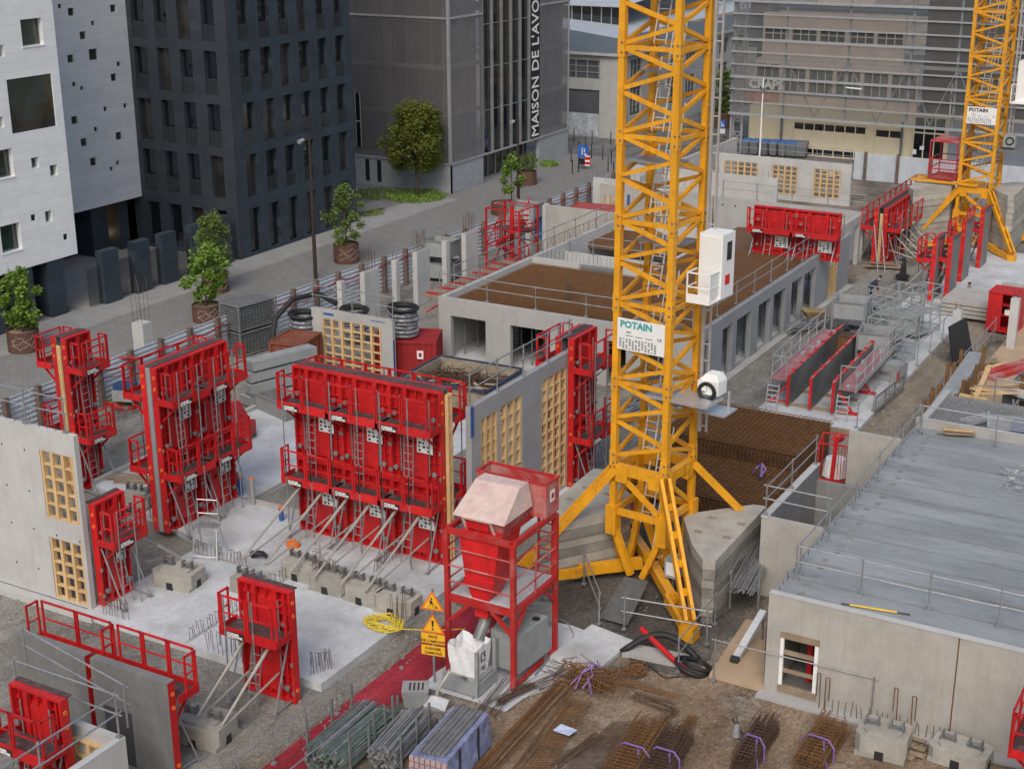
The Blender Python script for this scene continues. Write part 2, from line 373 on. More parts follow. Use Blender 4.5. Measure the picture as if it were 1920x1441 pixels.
wobbly([(-22.5, 35.8), (-20, 35.4), (-16.5, 35.8), (-14.0, 36.5), (-13.9, 46), (-19, 47), (-22.8, 46)], -.005, 'crane_pit', gm_pit, .3)  # flat patch; its dark colour paints the shade of the excavation
sheet('red_walkway', [(-22.1, 18), (-20.75, 18), (-20.75, 49.5), (-22.1, 49.5)], -.001, gm_red)
# left slab: top .25 above the gravel
ZS = .25
def slab(name, poly, z0, z1, mat):
    return MB().prism(poly, z0, z1).build(name, mat, kind='structure')
SL = slab('site_slab', [(-32.25, 29.25), (-26.2, 29.2), (-26.2, 29.0), (-25.4, 29.0), (-25.4, 29.35), (-23.05, 29.35), (-23.05, 46.5), (-25.6, 46.5), (-25.6, 41.6), (-29.0, 41.6), (-29.0, 50), (-39.6, 50), (-39.6, 37), (-32.25, 35)], -.05, ZS, m_slab)
mb = MB()
mb.box(-32.2, 34.2, ZS, -25.9, 34.32, ZS+.012); mb.box(-28.12, 29.3, ZS, -28.0, 36.5, ZS+.010)
mb.box(-39.6, 37, ZS, -39.4, 49.9, ZS+.16); mb.box(-39.3, 49.8, ZS, -29.0, 50, ZS+.16)
mb.build('slab_joint', m_conc, SL)
PL = slab('platform_slab', [(-20.45, 57.1), (-15.85, 57.1), (-15.95, 78), (-14.2, 82), (-14.2, 92), (-19.6, 92), (-19.6, 74), (-20.45, 72)], -.05, .16, m_slab)
MB().box(-20.6, 56.95, -.03, -15.8, 57.09, .12).build('slab_edge_board', m_woodd, PL)
slab('concrete_pad', [(-18.25, 34.2), (-16.6, 34.2), (-16.45, 36.3), (-18.0, 36.6)], -.05, .10, m_slab)
slab('concrete_kerb', [(-16.4, 35.4), (-14.6, 35.6), (-14.55, 36.3), (-16.3, 36.1)], -.05, .12, m_conc)
wobbly([(-20.7, 31.0), (-17.9, 31.0), (-17.3, 33.6), (-17.6, 36.2), (-20.7, 36.4)], .004, 'mixer_pad', m_slab, .15)
def rebars(parent, pts, h=.55, hook=True, r=.011, name='starter_bar', mat=None, lean=.06):
    mb = MB()
    for p in pts:
        p = Vector(p); l = Vector((random.uniform(-lean, lean), random.uniform(-lean, lean), 0)); t = p+l+Vector((0, 0, h*random.uniform(.85, 1.1)))
        mb.bar(p, t, r*2)
        if hook:
            q = t+Vector((random.choice((-.1, .1)), .04, -.02)); mb.bar(t, q, r*2); mb.bar(q, q-Vector((0, 0, h*.6)), r*2)
    return mb.build(name, mat or m_rebar, parent)
def rowpts(a, b, n, z, jit=.03):
    a = Vector((*a, z)); b = Vector((*b, z)); return [a.lerp(b, i/max(1, n-1))+Vector((random.uniform(-jit, jit), random.uniform(-jit, jit), 0)) for i in range(n)]
rebars(SL, rowpts((-31.6, 29.5), (-30.6, 29.5), 9, ZS), .6)
rebars(SL, rowpts((-28.06, 29.5), (-28.06, 36), 34, ZS), .45)
rebars(SL, rowpts((-32, 34.26), (-29.8, 34.26), 14, ZS), .5)
rebars(SL, rowpts((-27.2, 29.3), (-25.8, 29.2), 8, ZS), .75)
rebars(SL, rowpts((-23.6, 29.6), (-23.3, 30.2), 8, ZS), .7)
rebars(SL, rowpts((-25.8, 36), (-25.8, 37.6), 10, ZS), .5)
rebars(SL, rowpts((-27, 34.26), (-25.9, 34.26), 7, ZS), 1.0)
rebars(SL, [(-23.3+.18*(i % 3), 33.3+.16*(i//3), ZS) for i in range(9)], 1.0, False)
# ================================================================ street-side buildings
m_clad = brick_mat('white_cladding', (.74, .76, .78), (.80, .81, .82), (.60, .62, .64), 2.3, .45, .010, 'YZ', .55, .1, var=.05)
m_cladg = brick_mat('grey_white_cladding', (.53, .56, .60), (.58, .61, .65), (.42, .45, .48), 2.3, .45, .010, 'YZ', .55, .1, var=.05)
m_stoney = brick_mat('dark_stone_yz', (.022, .034, .047), (.031, .046, .061), (.015, .022, .030), .9, .62, .012, 'YZ', .6, .12, var=.14)
m_stonex = brick_mat('dark_stone_xz', (.025, .033, .044), (.034, .044, .055), (.017, .022, .029), .9, .62, .012, 'XZ', .6, .12, var=.14)
m_glass = glass_mat('dark_glass', (.006, .009, .012), .04, 1.0)
m_glassg = glass_mat('green_glass', (.02, .035, .03), .05, 1.0)
m_bal = sheer_mat('balustrade_glass', (.045, .055, .06), .45, .1)
m_void = M('dark_interior', (.012, .012, .013), .9, var=.2, coord='POS')
m_warm = glow_mat('lit_room', (.75, .42, .10), .35)
m_lampw = glow_mat('lamp_bulb', (1, .85, .55), 4)
wb = thing('white_building', 'white stone clad block with scattered square windows over a dark ground floor', 'building', (-58.5, 50, 0))
wb.location = (0, 0, 0)
def rect_onX(l, t, r, b, X):
    p = onX(l, (t+b)/2, X); q = onX(r, (t+b)/2, X); a = onX((l+r)/2, t, X); c = onX((l+r)/2, b, X); return p.y, q.y, c.z, a.z
XA, XB = -58.5, -65.6
wa = [(40, 35, 80, 86, 1), (-7, 85, 8, 107, 1), (17, 143, 102, 245, 0), (-7, 219, 7, 240, 1), (-15, 281, 25, 335, 1), (59, 295, 73, 315, 1), (94, 309, 108, 330, 1), (85, 395, 98, 416, 1), (58, 402, 67, 414, 0), (2, 420, 40, 472, 1), (119, 438, 127, 450, 0)]
ha = [(*rect_onX(*w[:4], XA), w[4]) for w in wa]
mb = MB(); mb.holed((XA, 20, 0), (0, 1, 0), (-1, 0, 0), 35.4, 3.05, 24, .45, [(h[0]-20, h[1]-20, h[2], h[3]) for h in ha])
mb.box(XA-.45, 55.0, 3.05, -75, 55.4, 24); mb.box(XA-.45, 20, 3.05, -75, 55, 3.3)
mb.build('wall', m_clad, wb)
for y0, y1, z0, z1, deep in ha:
    d = .3 if deep else .06; g = MB(); g.box(XA-d-.1, y0+.002, z0+.002, XA-d, y1-.002, z1-.002); f = g.build('window', m_glassg if (y1-y0) > 2 or deep else m_glass, wb)
    if y1-y0 > .7 and deep:
        s = MB(); w = .05
        s.box(XA-d, y0+.003, z0+.003, XA-d+.04, y0+w, z1-.003); s.box(XA-d, y1-w, z0+.003, XA-d+.04, y1-.003, z1-.003); s.box(XA-d, y0+w, z0+.003, XA-d+.04, y1-w, z0+w); s.box(XA-d, y0+w, z1-w, XA-d+.04, y1-w, z1-.003)
        s.build('frame', m_galvd, f); t = MB(); t.box(XA-d+.04, y0-.05, z0-.06, XA+.04, y1+.05, z0-.003); t.build('sill', m_white, f)
wbs = [(336, 36, 20), (400, 68, 34), (637, 48, 32), (523, 131, 20), (466, 200, 34), (397, 331, 34), (525, 307, 48), (668, 361, 20), (640, 436, 32), (417, 475, 20), (461, 496, 18), (593, 613, 20), (705, 595, 20), (419, 676, 34), (540, 727, 20), (669, 765, 34), (472, 801, 34), (525, 910, 34), (628, 950, 18), (663, 916, 18)]
hb = [rect_onX((x-s/2)/3, (y-s*.66)/3, (x+s/2)/3, (y+s*.66)/3, XB) for x, y, s in wbs]
mb = MB(); mb.holed((XB, 55.0, 0), (0, 1, 0), (-1, 0, 0), 13, 3.2, 24, .4, [(h[0]-55, h[1]-55, h[2], h[3]) for h in hb]); mb.box(XB-.4, 55, 3.2, -75, 68, 3.5)
mb.build('courtyard_wall', m_cladg, wb)
m_smallw = glass_mat('small_window_glass', (.03, .032, .026), .15)
for y0, y1, z0, z1 in hb:
    MB().box(XB-.2, y0+.002, z0+.002, XB-.1, y1-.002, z1-.002).build('window', m_smallw, wb)
mb = MB()                                        # dark ground floor with piers
mb.box(-60, 20, 0, -59.6, 55.2, 3.05); mb.build('shopfront', m_void, wb)
mb = MB(); y = 21.0
while y < 55: mb.box(-59.59, y, 0, -58.55, y+1.1, 3.045); y += 2.15
pieces(mb, 'pier', m_stoney, wb)
mb = MB(); mb.box(-68, 55.2, 0, -67.6, 68, 3.19); mb.build('entrance_glazing', m_void, wb)
mb = MB(); lw_ = onX(186, 420, -67.3).y, onX(207, 420, -67.3).y
for y0, y1 in ((55.4, 56.1), (lw_[0]-1.7, lw_[0]-.35), (lw_[1]+.5, lw_[1]+1.9), (66.4, 67.9)): mb.box(-67.59, y0, 0, -66.2, y1, 3.19)
pieces(mb, 'entrance_pier', m_stoney, wb)
lw = onX(186, 420, -67.3).y, onX(207, 420, -67.3).y; g = MB().box(-67.3, lw[0], .5, -67.25, lw[1], 3.0).build('lit_window', m_warm, wb); MB().box(-67.2, lw[0]+.15, .9, -67.1, lw[0]+.5, 1.05).build('lamp', m_lampw, g)
# courtyard screen
cf = thing('courtyard_screen', 'row of dark stone slabs with clear glass panes between them, closing the courtyard', 'fence', (0, 0, 0))
sl = [at(200, 563), at(259, 544), at(313, 528), at(362, 509), at(409, 494)]
for i, p in enumerate(sl):
    MB().box(-58.35, p.y-.62, 0, -57.85, p.y+.62, 2.95).build('stone_slab', m_stoney, cf)
ys = [55.5]+[p.y for p in sl]+[67.8]
for i in range(6):
    a = ys[i]+(.64 if i else 0); b = ys[i+1]-(.64 if i < 5 else 0)
    if b > a: MB().box(-58.12, a, .1, -58.08, b, 2.2).build('glass_pane', m_bal, cf)
sheet('courtyard_floor', rect(-67.5, 55.3, -58.4, 67.9), .0, m_pave)
# dark building
db = thing('dark_building', 'dark slate clad office block with rows of tall narrow windows', 'building', (0, 0, 0))
XD, YD = -57.85, 67.96
rows = [(.15, 2.95)]+[(3.72+3.12*i, 6.27+3.12*i) for i in range(6)]
cx = [(onY(l/3, t/3, YD).x, onY(r/3, t/3, YD).x) for l, r, t in ((762, 832, 380), (890, 958, 390), (1018, 1085, 400), (1152, 1222, 410))]
cy = [(onX(l/3, t/3, XD).y, onX(r/3, t/3, XD).y) for l, r, t in ((1352, 1418, 400), (1468, 1530, 390), (1579, 1638, 378), (1685, 1744, 365), (1790, 1842, 350), (1888, 1938, 338))]
YE = max(cy[-1][1]+.25, 80.3)
mb = MB(); L = 17
hl = [(a+72+2.85-(72+2.85-L) if False else a-(XD-L), b-(XD-L), z0, z1) for a, b in cx for z0, z1 in rows]
mb.holed((XD-L, YD, 0), (1, 0, 0), (0, 1, 0), L, 0, 26, .5, hl); mb.build('front_wall', m_stonex, db)
mb = MB(); mb.holed((XD, YD+.5, 0), (0, 1, 0), (-1, 0, 0), YE-YD-.5, 0, 26, .5, [(a-YD-.5, b-YD-.5, z0, z1) for a, b in cy for z0, z1 in rows])
mb.box(XD-.5, YE-.4, 0, XD-16, YE, 26)
mb.build('street_wall', m_stoney, db)
m_curt = glass_mat('curtained_glass', (.028, .027, .026), .12, .7)
for i, (z0, z1) in enumerate(rows[:6]):
    for k, (a, b) in enumerate(cx):
        w = MB().box(a, YD+.3, z0, b, YD+.34, z1).build('window', m_curt if (i*3+k*5) % 4 == 2 else m_glass, db)
        if i and (i*3+k*5) % 4 != 2: MB().box(a+.01, YD+.06, z0+.02, b-.01, YD+.08, z0+.95).build('balustrade', m_bal, w)
    for k, (a, b) in enumerate(cy):
        w = MB().box(XD-.34, a, z0, XD-.30, b, z1).build('window', m_curt if (i*2+k*3) % 5 == 2 else m_glass, db)
        if i and (i*2+k*3) % 5 != 2: MB().box(XD-.08, a+.01, z0+.02, XD-.06, b-.01, z0+.95).build('balustrade', m_bal, w)
# polycarbonate building
gb = thing('polycarbonate_building', 'grey translucent clad building with tall dark glazing and vertical white lettering', 'building', (0, 0, 0))
XG, YG = -57.1, 91.2
m_poly = sheer_mat('polycarbonate', (.30, .30, .31), .50, .2, .35, ('Y', 6))
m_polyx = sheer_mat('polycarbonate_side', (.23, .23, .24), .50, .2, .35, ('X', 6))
m_plinth = M('plinth_concrete', (.30, .32, .34), .8, var=.12, scale=1.5, fine=12, coord='POS', streak=((.22, .23, .25), .5))
m_panel = M('insulation_panel', (.24, .225, .21), .8, var=.25, scale=.25, fine=3, coord='POS')
mb = MB()
mb.box(XG-.05, YG, 2.25, XG, 96.0, 26); mb.box(XG-.05, 104.95, 2.25, XG, 110, 26)
for y in (92.8, 94.4, 106.5, 108.2): pass
mb.build('street_cladding', m_poly, gb)
MB().box(XG-9, YG-.0, 2.2, XG-.051, YG+.05, 26).build('side_cladding', m_polyx, gb)
MB().box(XG-16, YG-.02, 2.2, XG-9.001, YG+.05, 26).build('back_cladding', m_polyx, gb)
mb = MB()
mb.box(XG-15, YG+.55, 2.3, XG-.6, YG+.8, 26); mb.box(XG-.8, YG+.8, 2.3, XG-.6, 96, 26); mb.box(XG-.8, 105, 2.3, XG-.6, 110, 26)
mb.build('inner_wall', m_panel, gb)
mb = MB(); mb.box(XG-5.2, YG+.501, 2.6, XG-.9, YG+.545, 12.3); mb.box(XG-5.0, YG+.501, 12.7, XG-.9, YG+.545, 22); mb.build('dark_inner_panel', m_void, gb)
mb = MB()
for z in (2.3, 5.6, 9.0, 12.4, 15.8): mb.box(XG-14.8, YG+.1, z, XG-.1, YG+.5, z+.3); mb.box(XG-.5, YG+.6, z, XG-.1, 96, z+.3); mb.box(XG-.5, 105, z, XG-.1, 110, z+.3)
mb.build('floor_edge', m_conc, gb)
mb = MB()
for k in range(8): mb.box(XG-1.6-k*1.1, YG+.2, 2.6, XG-1.5-k*1.1, YG+.3, 26)
for y in (92.6, 94.2, 106.6, 108.3): mb.box(XG-.3, y, 2.6, XG-.2, y+.1, 26)
mb.build('stud', m_galvd, gb)
mb = MB(); mb.box(XG-15, YG+.03, 0, XG-.02, YG+.3, 2.1); mb.holed((XG-.02, YG, 0), (0, 1, 0), (-1, 0, 0), 18.8, 0, 2.1, .3, [(4.8, 13.7, -1, 3)]); mb.build('plinth', m_plinth, gb)
mb = MB(); mb.box(XG-16, YG-.06, 2.1, XG+.06, YG-.021, 2.25); mb.box(XG+.002, YG-.02, 2.1, XG+.06, 110, 2.25)
for z in (12.6,): mb.box(XG-16, YG-.06, z, XG+.06, YG-.021, z+.14); mb.box(XG+.002, YG-.02, z, XG+.06, 96, z+.14); mb.box(XG+.002, 105, z, XG+.06, 110, z+.14)
mb.box(XG-.1, YG-.09, 2.25, XG+.09, YG-.061, 26); mb.box(XG+.061, YG-.061, 2.25, XG+.09, YG+.12, 26); mb.box(XG+.002, 109.85, 2.25, XG+.06, 110, 26)
mb.build('trim', m_alu, gb)
gl = MB().box(XG-.30, 96.05, 2.2, XG-.22, 104.9, 26).build('glazing', m_glass, gb)
mb = MB()
for i in range(6): y = 96.02+i*1.46; mb.box(XG-.22, y, 2.2, XG+.02, y+.09, 26)
for z in (5.4, 8.6, 11.8, 15.0): mb.box(XG-.215, 96.1, z, XG-.18, 103.3, z+.06)
mb.build('mullion', m_galv, gl)
sp = MB().box(XG-.2, 103.4, 2.2, XG+.03, 104.9, 26).build('sign_panel', m_black, gb)
o = lettering("MAISON DE L'AVO", 1.62, m_white, (XG+.035, 104.72, 2.35), (0, 0, 1), (0, -1, 0), sp, .02, sx=.80)
en = MB().box(XG-1.2, 96.1, .05, XG-1.15, 104.8, 2.1).build('entrance', m_glass, gb)
mb = MB()
for i in range(8): mb.box(XG-1.14, 96.1+i*1.15, .05, XG-1.05, 96.18+i*1.15, 2.1)
mb.build('door_frame', m_galv, en)
m_slot = MB()
for px in (689, 711): q = onY(px, 320, YG); m_slot.box(q.x-.18, YG-.0, .3, q.x+.18, YG+.02, 1.95)
m_slot.build('slot_window', m_glass, gb)
q = onY(673, 250, YG-.07); w = MB().box(q.x-.2, YG-.1, 2.9, q.x+.2, YG-.061, 6.9).build('tall_window', m_glass, gb)
mb = MB()
for a in (-.24, .2): mb.box(q.x+a, YG-.12, 2.86, q.x+a+.05, YG-.061, 6.94)
mb.box(q.x-.19, YG-.12, 4.75, q.x+.19, YG-.101, 4.85); mb.build('frame', m_alu, w)
# old hall with a grey roof
oh = thing('old_hall', 'pale rendered industrial hall under a grey blue roof with strip windows', 'building', (0, 0, 0))
m_render = M('pale_render', (.36, .36, .34), .9, var=.12, scale=.8, fine=10, coord='POS', streak=((.24, .24, .235), .5))
m_roofd = M('dark_slate_roof', (.085, .105, .12), .8, var=.14, scale=1.2, fine=12, coord='POS')
m_roofl = M('pale_zinc_roof', (.40, .44, .48), .6, var=.08, scale=.6, fine=8, coord='POS')
m_indw = M('blocked_window', (.075, .078, .085), .5, var=.3, scale=.6, fine=6, coord='POS')
HX, HY = -56.5, 119.0
mb = MB(); mb.holed((-75, HY, 0), (1, 0, 0), (0, 1, 0), 18.5, 0, 7.3, .4, [(8, 17.3, 2.0, 4.2), (8, 17.3, 5.2, 6.8)])
mb.holed((HX, HY+.4, 0), (0, 1, 0), (-1, 0, 0), 40, 0, 7.3, .4, [(1.5+4.2*k, 3.9+4.2*k, z0, z1) for k in range(9) for z0, z1 in ((1.8, 4.3), (5.2, 6.8))])
mb.box(HX-.02, HY-.12, 0, HX+.12, HY+.9, 7.25); mb.box(-58.6, HY-.12, 0, HX-.02, HY-.002, 7.25); mb.build('wall', m_render, oh)
mb = MB(); mb.box(-76, HY-.5, 7.31, HX+.5, HY+.35, 7.55); mb.box(HX-.35, HY+.35, 7.31, HX+.5, 160, 7.55); mb.build('gutter', m_conc, oh)
w = MB().box(-75, HY+.15, 1.8, HX-1, HY+.25, 7.2).build('window', m_indw, oh); w2 = MB().box(HX-.3, HY+1, 1.8, HX-.2, 159, 7.2).build('side_window', m_indw, oh)
mb = MB()
for k in range(9): mb.box(-68+k*1.15, HY+.05, 5.2, -67.93+k*1.15, HY+.14, 6.8)
for z in (5.72, 6.26): mb.box(-67.5, HY+.06, z, -57.7, HY+.13, z+.05)
mb.build('window_bar', m_greyp, w)
mb = MB()
for k in range(9):
    for j in range(4): mb.box(HX-.19, HY+1.9+4.2*k+j*.78, 2, HX-.1, HY+1.96+4.2*k+j*.78, 7.1)
for z in (2.65, 3.3, 3.95, 6.15, 6.72): mb.box(HX-.18, HY+1.8, z, HX-.12, 158, z+.05)
mb.build('window_bar', m_greyp, w2)
mb = MB()                                         # steep dark band, then the flat pale roof
e = 7.56; P = [(-76, HY-.4, e), (HX+.4, HY-.4, e), (HX+.4, 160, e), (-76, 160, e)]; Q = [(-76, 125.5, e+2.4), (HX-1.6, HY+2.5, e+1.0), (HX-1.6, 160, e+1.0), (-76, 160, e+1.6)]
mb.quad(P[0], P[1], Q[1], Q[0]); mb.quad(P[1], P[2], Q[2], Q[1]); mb.build('lower_roof', m_roofd, oh)
mb = MB(); mb.poly([(-76, 125.5, e+2.4), (HX-1.6, HY+2.5, e+1.0), (HX-1.6, 132, e+1.2)]); mb.poly([(-76, 125.5, e+2.4), (HX-1.6, 132, e+1.2), (HX-1.6, 160, e+1.4), (-76, 160, e+2.6)])
mb.build('roof', m_roofl, oh)
mb = MB(); mb.box(-80, 129.01, e+1.2, -61, 129.4, e+3.1); cl = mb.build('clerestory', m_glass, oh)
mb = MB()
for k in range(12): mb.box(-74+k*1.05, 128.9, e+1.3, -73.92+k*1.05, 129.0, e+3.1)
mb.build('window_bar', m_alu, cl)
mb = MB(); mb.box(-80, 128.2, e+3.11, -60.5, 130, e+3.4); mb.build('fascia', m_roofl, cl)
mb = MB(); mb.quad((-80, 130, e+3.41), (-60.5, 130, e+3.41), (-60.5, 160, e+5.5), (-80, 160, e+5.5)); mb.build('upper_roof', m_roofl, oh)
mb = MB(); mb.box(-68, HY-.03, .2, -57.9+.0, HY-.003, 2.1); 
MB().box(-68, HY-.03, .1, -58.7, HY-.004, 2.1).build('faded_graffiti', M('graffiti_wash', (.37, .39, .42), .9, var=.4, scale=1.6, fine=5, coord='POS', dirt=(.5, .52, .55), dirt_amt=.5, dirt_scale=2.2), oh)
# building behind a steel lattice and screen
sb = thing('screened_building', 'cream and pink depot with garage doors behind a grey steel lattice and mesh screen', 'building', (0, 0, 0))
m_creamr = M('cream_render', (.62, .55, .40), .85, var=.07, scale=.8, fine=10, coord='POS', streak=((.45, .41, .32), .4))
m_pink = M('pink_render', (.52, .44, .38), .9, var=.08, scale=.8, fine=8, coord='POS', streak=((.36, .32, .29), .6))
m_latt = M('lattice_steel', (.36, .38, .39), .5, .3, var=.12, scale=2, coord='POS')
m_screen = sheer_mat('screen_mesh', (.15, .155, .16), .36, .7)
YS, YW = 117.0, 119.2
def bx(l, t, r, b, Y, d, mb):
    a = onY(l, (t+b)/2, Y); c = onY(r, (t+b)/2, Y); zt = onY((l+r)/2, t, Y).z; zb = onY((l+r)/2, b, Y).z
    mb.box(a.x, Y-.0, zb, c.x, Y+d, zt); return a.x, c.x, zb, zt
x0 = onY(1403, 260, YW).x
mb = MB(); mb.box(x0, YW, 0, -24, YW+.4, 3.9); mb.box(x0, YW+.4, 3.6, -14, YW+6, 3.9); mb.build('wall', m_creamr, sb)
mb = MB(); d1 = bx(1487, 232, 1622, 305, YW-.06, .06, mb); d2 = bx(1640, 243, 1692, 308, YW-.06, .06, mb); gd = mb.build('garage_door', m_creamr, sb)
mb = MB()
for d in (d1, d2):
    n = 7 if d is d1 else 2; w = (d[1]-d[0])/n
    for k in range(n):
        mb.box(d[0]+k*w+.05, YW-.09, d[3]-.62, d[0]+(k+1)*w-.05, YW-.061, d[3]-.1); mb.box(d[0]+k*w+.05, YW-.09, .15, d[0]+(k+1)*w-.05, YW-.061, .6)
pieces(mb, 'door_window', m_glass, gd)
mb = MB()
for d in (d1, d2):
    mb.box(d[0]-.12, YW-.10, 0, d[0]-.02, YW-.02, d[3]+.12); mb.box(d[1]+.02, YW-.10, 0, d[1]+.12, YW-.02, d[3]+.12); mb.box(d[0]-.019, YW-.10, d[3]+.02, d[1]+.019, YW-.02, d[3]+.12)
mb.build('door_frame', m_creamr, gd)
ex0 = onY(1712, 280, YW).x; ex1 = onY(1770, 285, YW).x
ent = MB().box(ex0, YW-.12, .0, ex1, YW-.02, 3.85).build('entrance_glazing', m_glass, sb)
mb = MB()
for k in range(4): xx = ex0+(ex1-ex0)*k/3; mb.box(xx-.04, YW-.2, 0, xx+.04, YW-.121, 3.85)
for z in (2.6,): mb.box(ex0, YW-.19, z, ex1, YW-.122, z+.12)
mb.build('door_frame', m_creamr, ent)
mb = MB(); mb.box(onY(1728, 250, YW).x, YW-.22, 1.3, onY(1728, 250, YW).x+.35, YW-.201, 1.6); mb.box(onY(1722, 250, YW).x-.3, YW-.22, .9, onY(1722, 250, YW).x, YW-.201, 1.3); mb.build('notice', m_plate, ent)
MB().box(ex1+.3, YW-.1, 0, -14, YW+.35, 3.85).build('blue_wall', M('blue_grey_panel', (.22, .25, .30), .6, var=.06, coord='POS'), sb)
# upper storeys, set back
YU = 121.0
def storey(l, r, t, b, Y, mat, name, wins=None):
    a = onY(l, (t+b)/2, Y).x; c = onY(r, (t+b)/2, Y).x; zt = onY((l+r)/2, t, Y).z; zb = onY((l+r)/2, b, Y).z
    mb = MB(); H = []
    if wins:
        wz1 = onY((l+r)/2, wins[0], Y).z; wz0 = onY((l+r)/2, wins[1], Y).z; n = wins[2]; W = (c-a)/n
        H = [(k*W+.16, (k+1)*W-.16, wz0, wz1) for k in range(n)]
    mb.holed((a, Y, 0), (1, 0, 0), (0, 1, 0), c-a, zb, zt, .4, H); o = mb.build(name, mat, sb)
    if wins:
        g = MB(); g.box(a+.1, Y+.22, wz0-.05, c-.1, Y+.28, wz1+.05); go = g.build('window', wins[3], o); f = MB()
        for k in range(n):
            for j in range(1, 3): xx = a+k*W+.16+(W-.32)*j/3; f.box(xx-.03, Y+.12, wz0, xx+.03, Y+.219, wz1)
            zz = (wz0+wz1)/2; f.box(a+k*W+.16, Y+.13, zz-.03, a+(k+1)*W-.16, Y+.218, zz+.03)
        f.build('window_bar', m_creamr, go)
    return a, c, zb, zt
m_greyg = glass_mat('grey_green_glass', (.11, .125, .115), .2, .6)
u1 = storey(1413, 1720, 122, 238, YU-.6, m_pink, 'first_storey', (134, 178, 6, m_greyg))
u2 = storey(1430, 1697, 28, 118, YU, m_pink, 'second_storey', (56, 80, 5, m_glass))
MB().box(u1[0], YU-.2, u1[3]-.02, -16, YU+8, u1[3]+.2).build('terrace', m_conc, sb)
MB().box(u1[1]+.05, YU+.5, 3.9, -14, YU+.8, 18).build('dark_wing', M('dark_panel', (.045, .045, .048), .6, var=.3, scale=.6, coord='POS'), sb)
MB().box(-47, YU+4, 3.9, u2[0]-.2, YU+4.3, 18).build('rear_wall', M('grey_panel', (.13, .135, .14), .7, var=.3, scale=.5, coord='POS'), sb)
MB().box(u2[0], YU+2, u2[3]+.02, -16, YU+8, u2[3]+.3).build('upper_roof', m_roofd, sb)
mb = MB(); mb.box(u2[0]+3, YU+5, u2[3]+.31, u2[0]+8, YU+7, u2[3]+2.5); mb.build('plant_room', m_pink, sb)
MB().box(onY(1393, 185, YU-.61).x, YU-.66, onY(1420, 195, YU-.61).z, onY(1460, 185, YU-.61).x, YU-.601, onY(1420, 170, YU-.61).z).build('red_graffiti', M('red_spray', (.42, .25, .20), .9, var=.3, scale=2, fine=6, coord='POS', dirt=(.5, .42, .36), dirt_amt=.3), sb)
MB().box(onY(1380, 150, YU-.4).x, YU-.58, 3.9, u1[0], YU-.3, 8.5).build('stair_wall', m_render, sb)
q = onY(1404, 164, YU-.68); o = lettering("CRAPS", 1.05, m_white, (q.x, YU-.68, q.z), (1, 0, .0), (0, 0, 1), sb, .05, name='graffiti_lettering')
q = onY(1422, 128, YU-.68); o = lettering("SOLET", .62, m_ink, (q.x, YU-.68, q.z), (1, 0, 0), (0, 0, 1), sb, name='graffiti_lettering')
# lattice
SX0, SX1 = onY(1372, 120, YS).x, -10.0; SZ0 = onY(1380, 212, YS).z
lat = MB(); z = SZ0; k = 0
while z < 20:
    lat.beam((SX0, YS-.2, z), (SX1, YS-.2, z), .13, .12 if k % 3 else .2); z += 1.02; k += 1
posts = [onY(p, 180, YS).x for p in (1372, 1468, 1585, 1702, 1790)]+[-22.5, -18, -13]
for x in posts: lat.beam((x, YS+.12, SZ0 if x > posts[0]+.1 else 0, ), (x, YS+.12, 22), .16, .16)
for i in range(1, 5):
    a, b = posts[i], posts[i+1] if i+1 < len(posts) else posts[i]+5
    for zz in (SZ0+.1, SZ0+10): lat.beam((a, YS+.3, zz+4.6), ((a+b)/2, YS+.3, zz), .1); lat.beam((b, YS+.3, zz+4.6), ((a+b)/2, YS+.3, zz), .1)
lat.beam((posts[1], YS+.25, SZ0+1.9), (posts[3], YS+.25, SZ0+1.9), .12, .35)
lo = lat.build('steel_lattice', m_latt, sb)
mb = MB()                                         # lattice leg at the corner
cx0 = SX0+.2
for dx in (0, .75): mb.beam((cx0+dx, YS+.5, 0), (cx0+dx, YS+.5, SZ0+14), .14)
for k in range(20): z = k*.9; mb.beam((cx0, YS+.5, z), (cx0+.75, YS+.5, z+.9 if k % 2 else z), .06); mb.beam((cx0, YS+.5, z+.9), (cx0+.75, YS+.5, z if k % 2 else z+.9), .06)
mb.build('lattice_leg', m_latt, sb)
mb = MB(); mb.quad((SX0, YS-.1, SZ0), (SX1, YS-.1, SZ0), (SX1, YS-.1, 22), (SX0, YS-.1, 22)); mb.quad((SX0, YS+9, SZ0), (SX0, YS-.1, SZ0), (SX0, YS-.1, 22), (SX0, YS+9, 22)); mb.build('screen', m_screen, sb)
mb = MB()
for px in (1467, 1693): x = onY(px, 250, YW).x; mb.tube((x, YW-.3, 0), (x, YW-.3, SZ0), .09, 6)
mb.build('downpipe', M('blue_steel', (.12, .15, .20), .5, .2), sb)
q = onY(1586, 164, YS-.15); MB().beam((q.x, YS-.15, q.z), (q.x+1.3, YS-.15, q.z-.05), .12, .1).build('tube_lamp', m_white, sb)
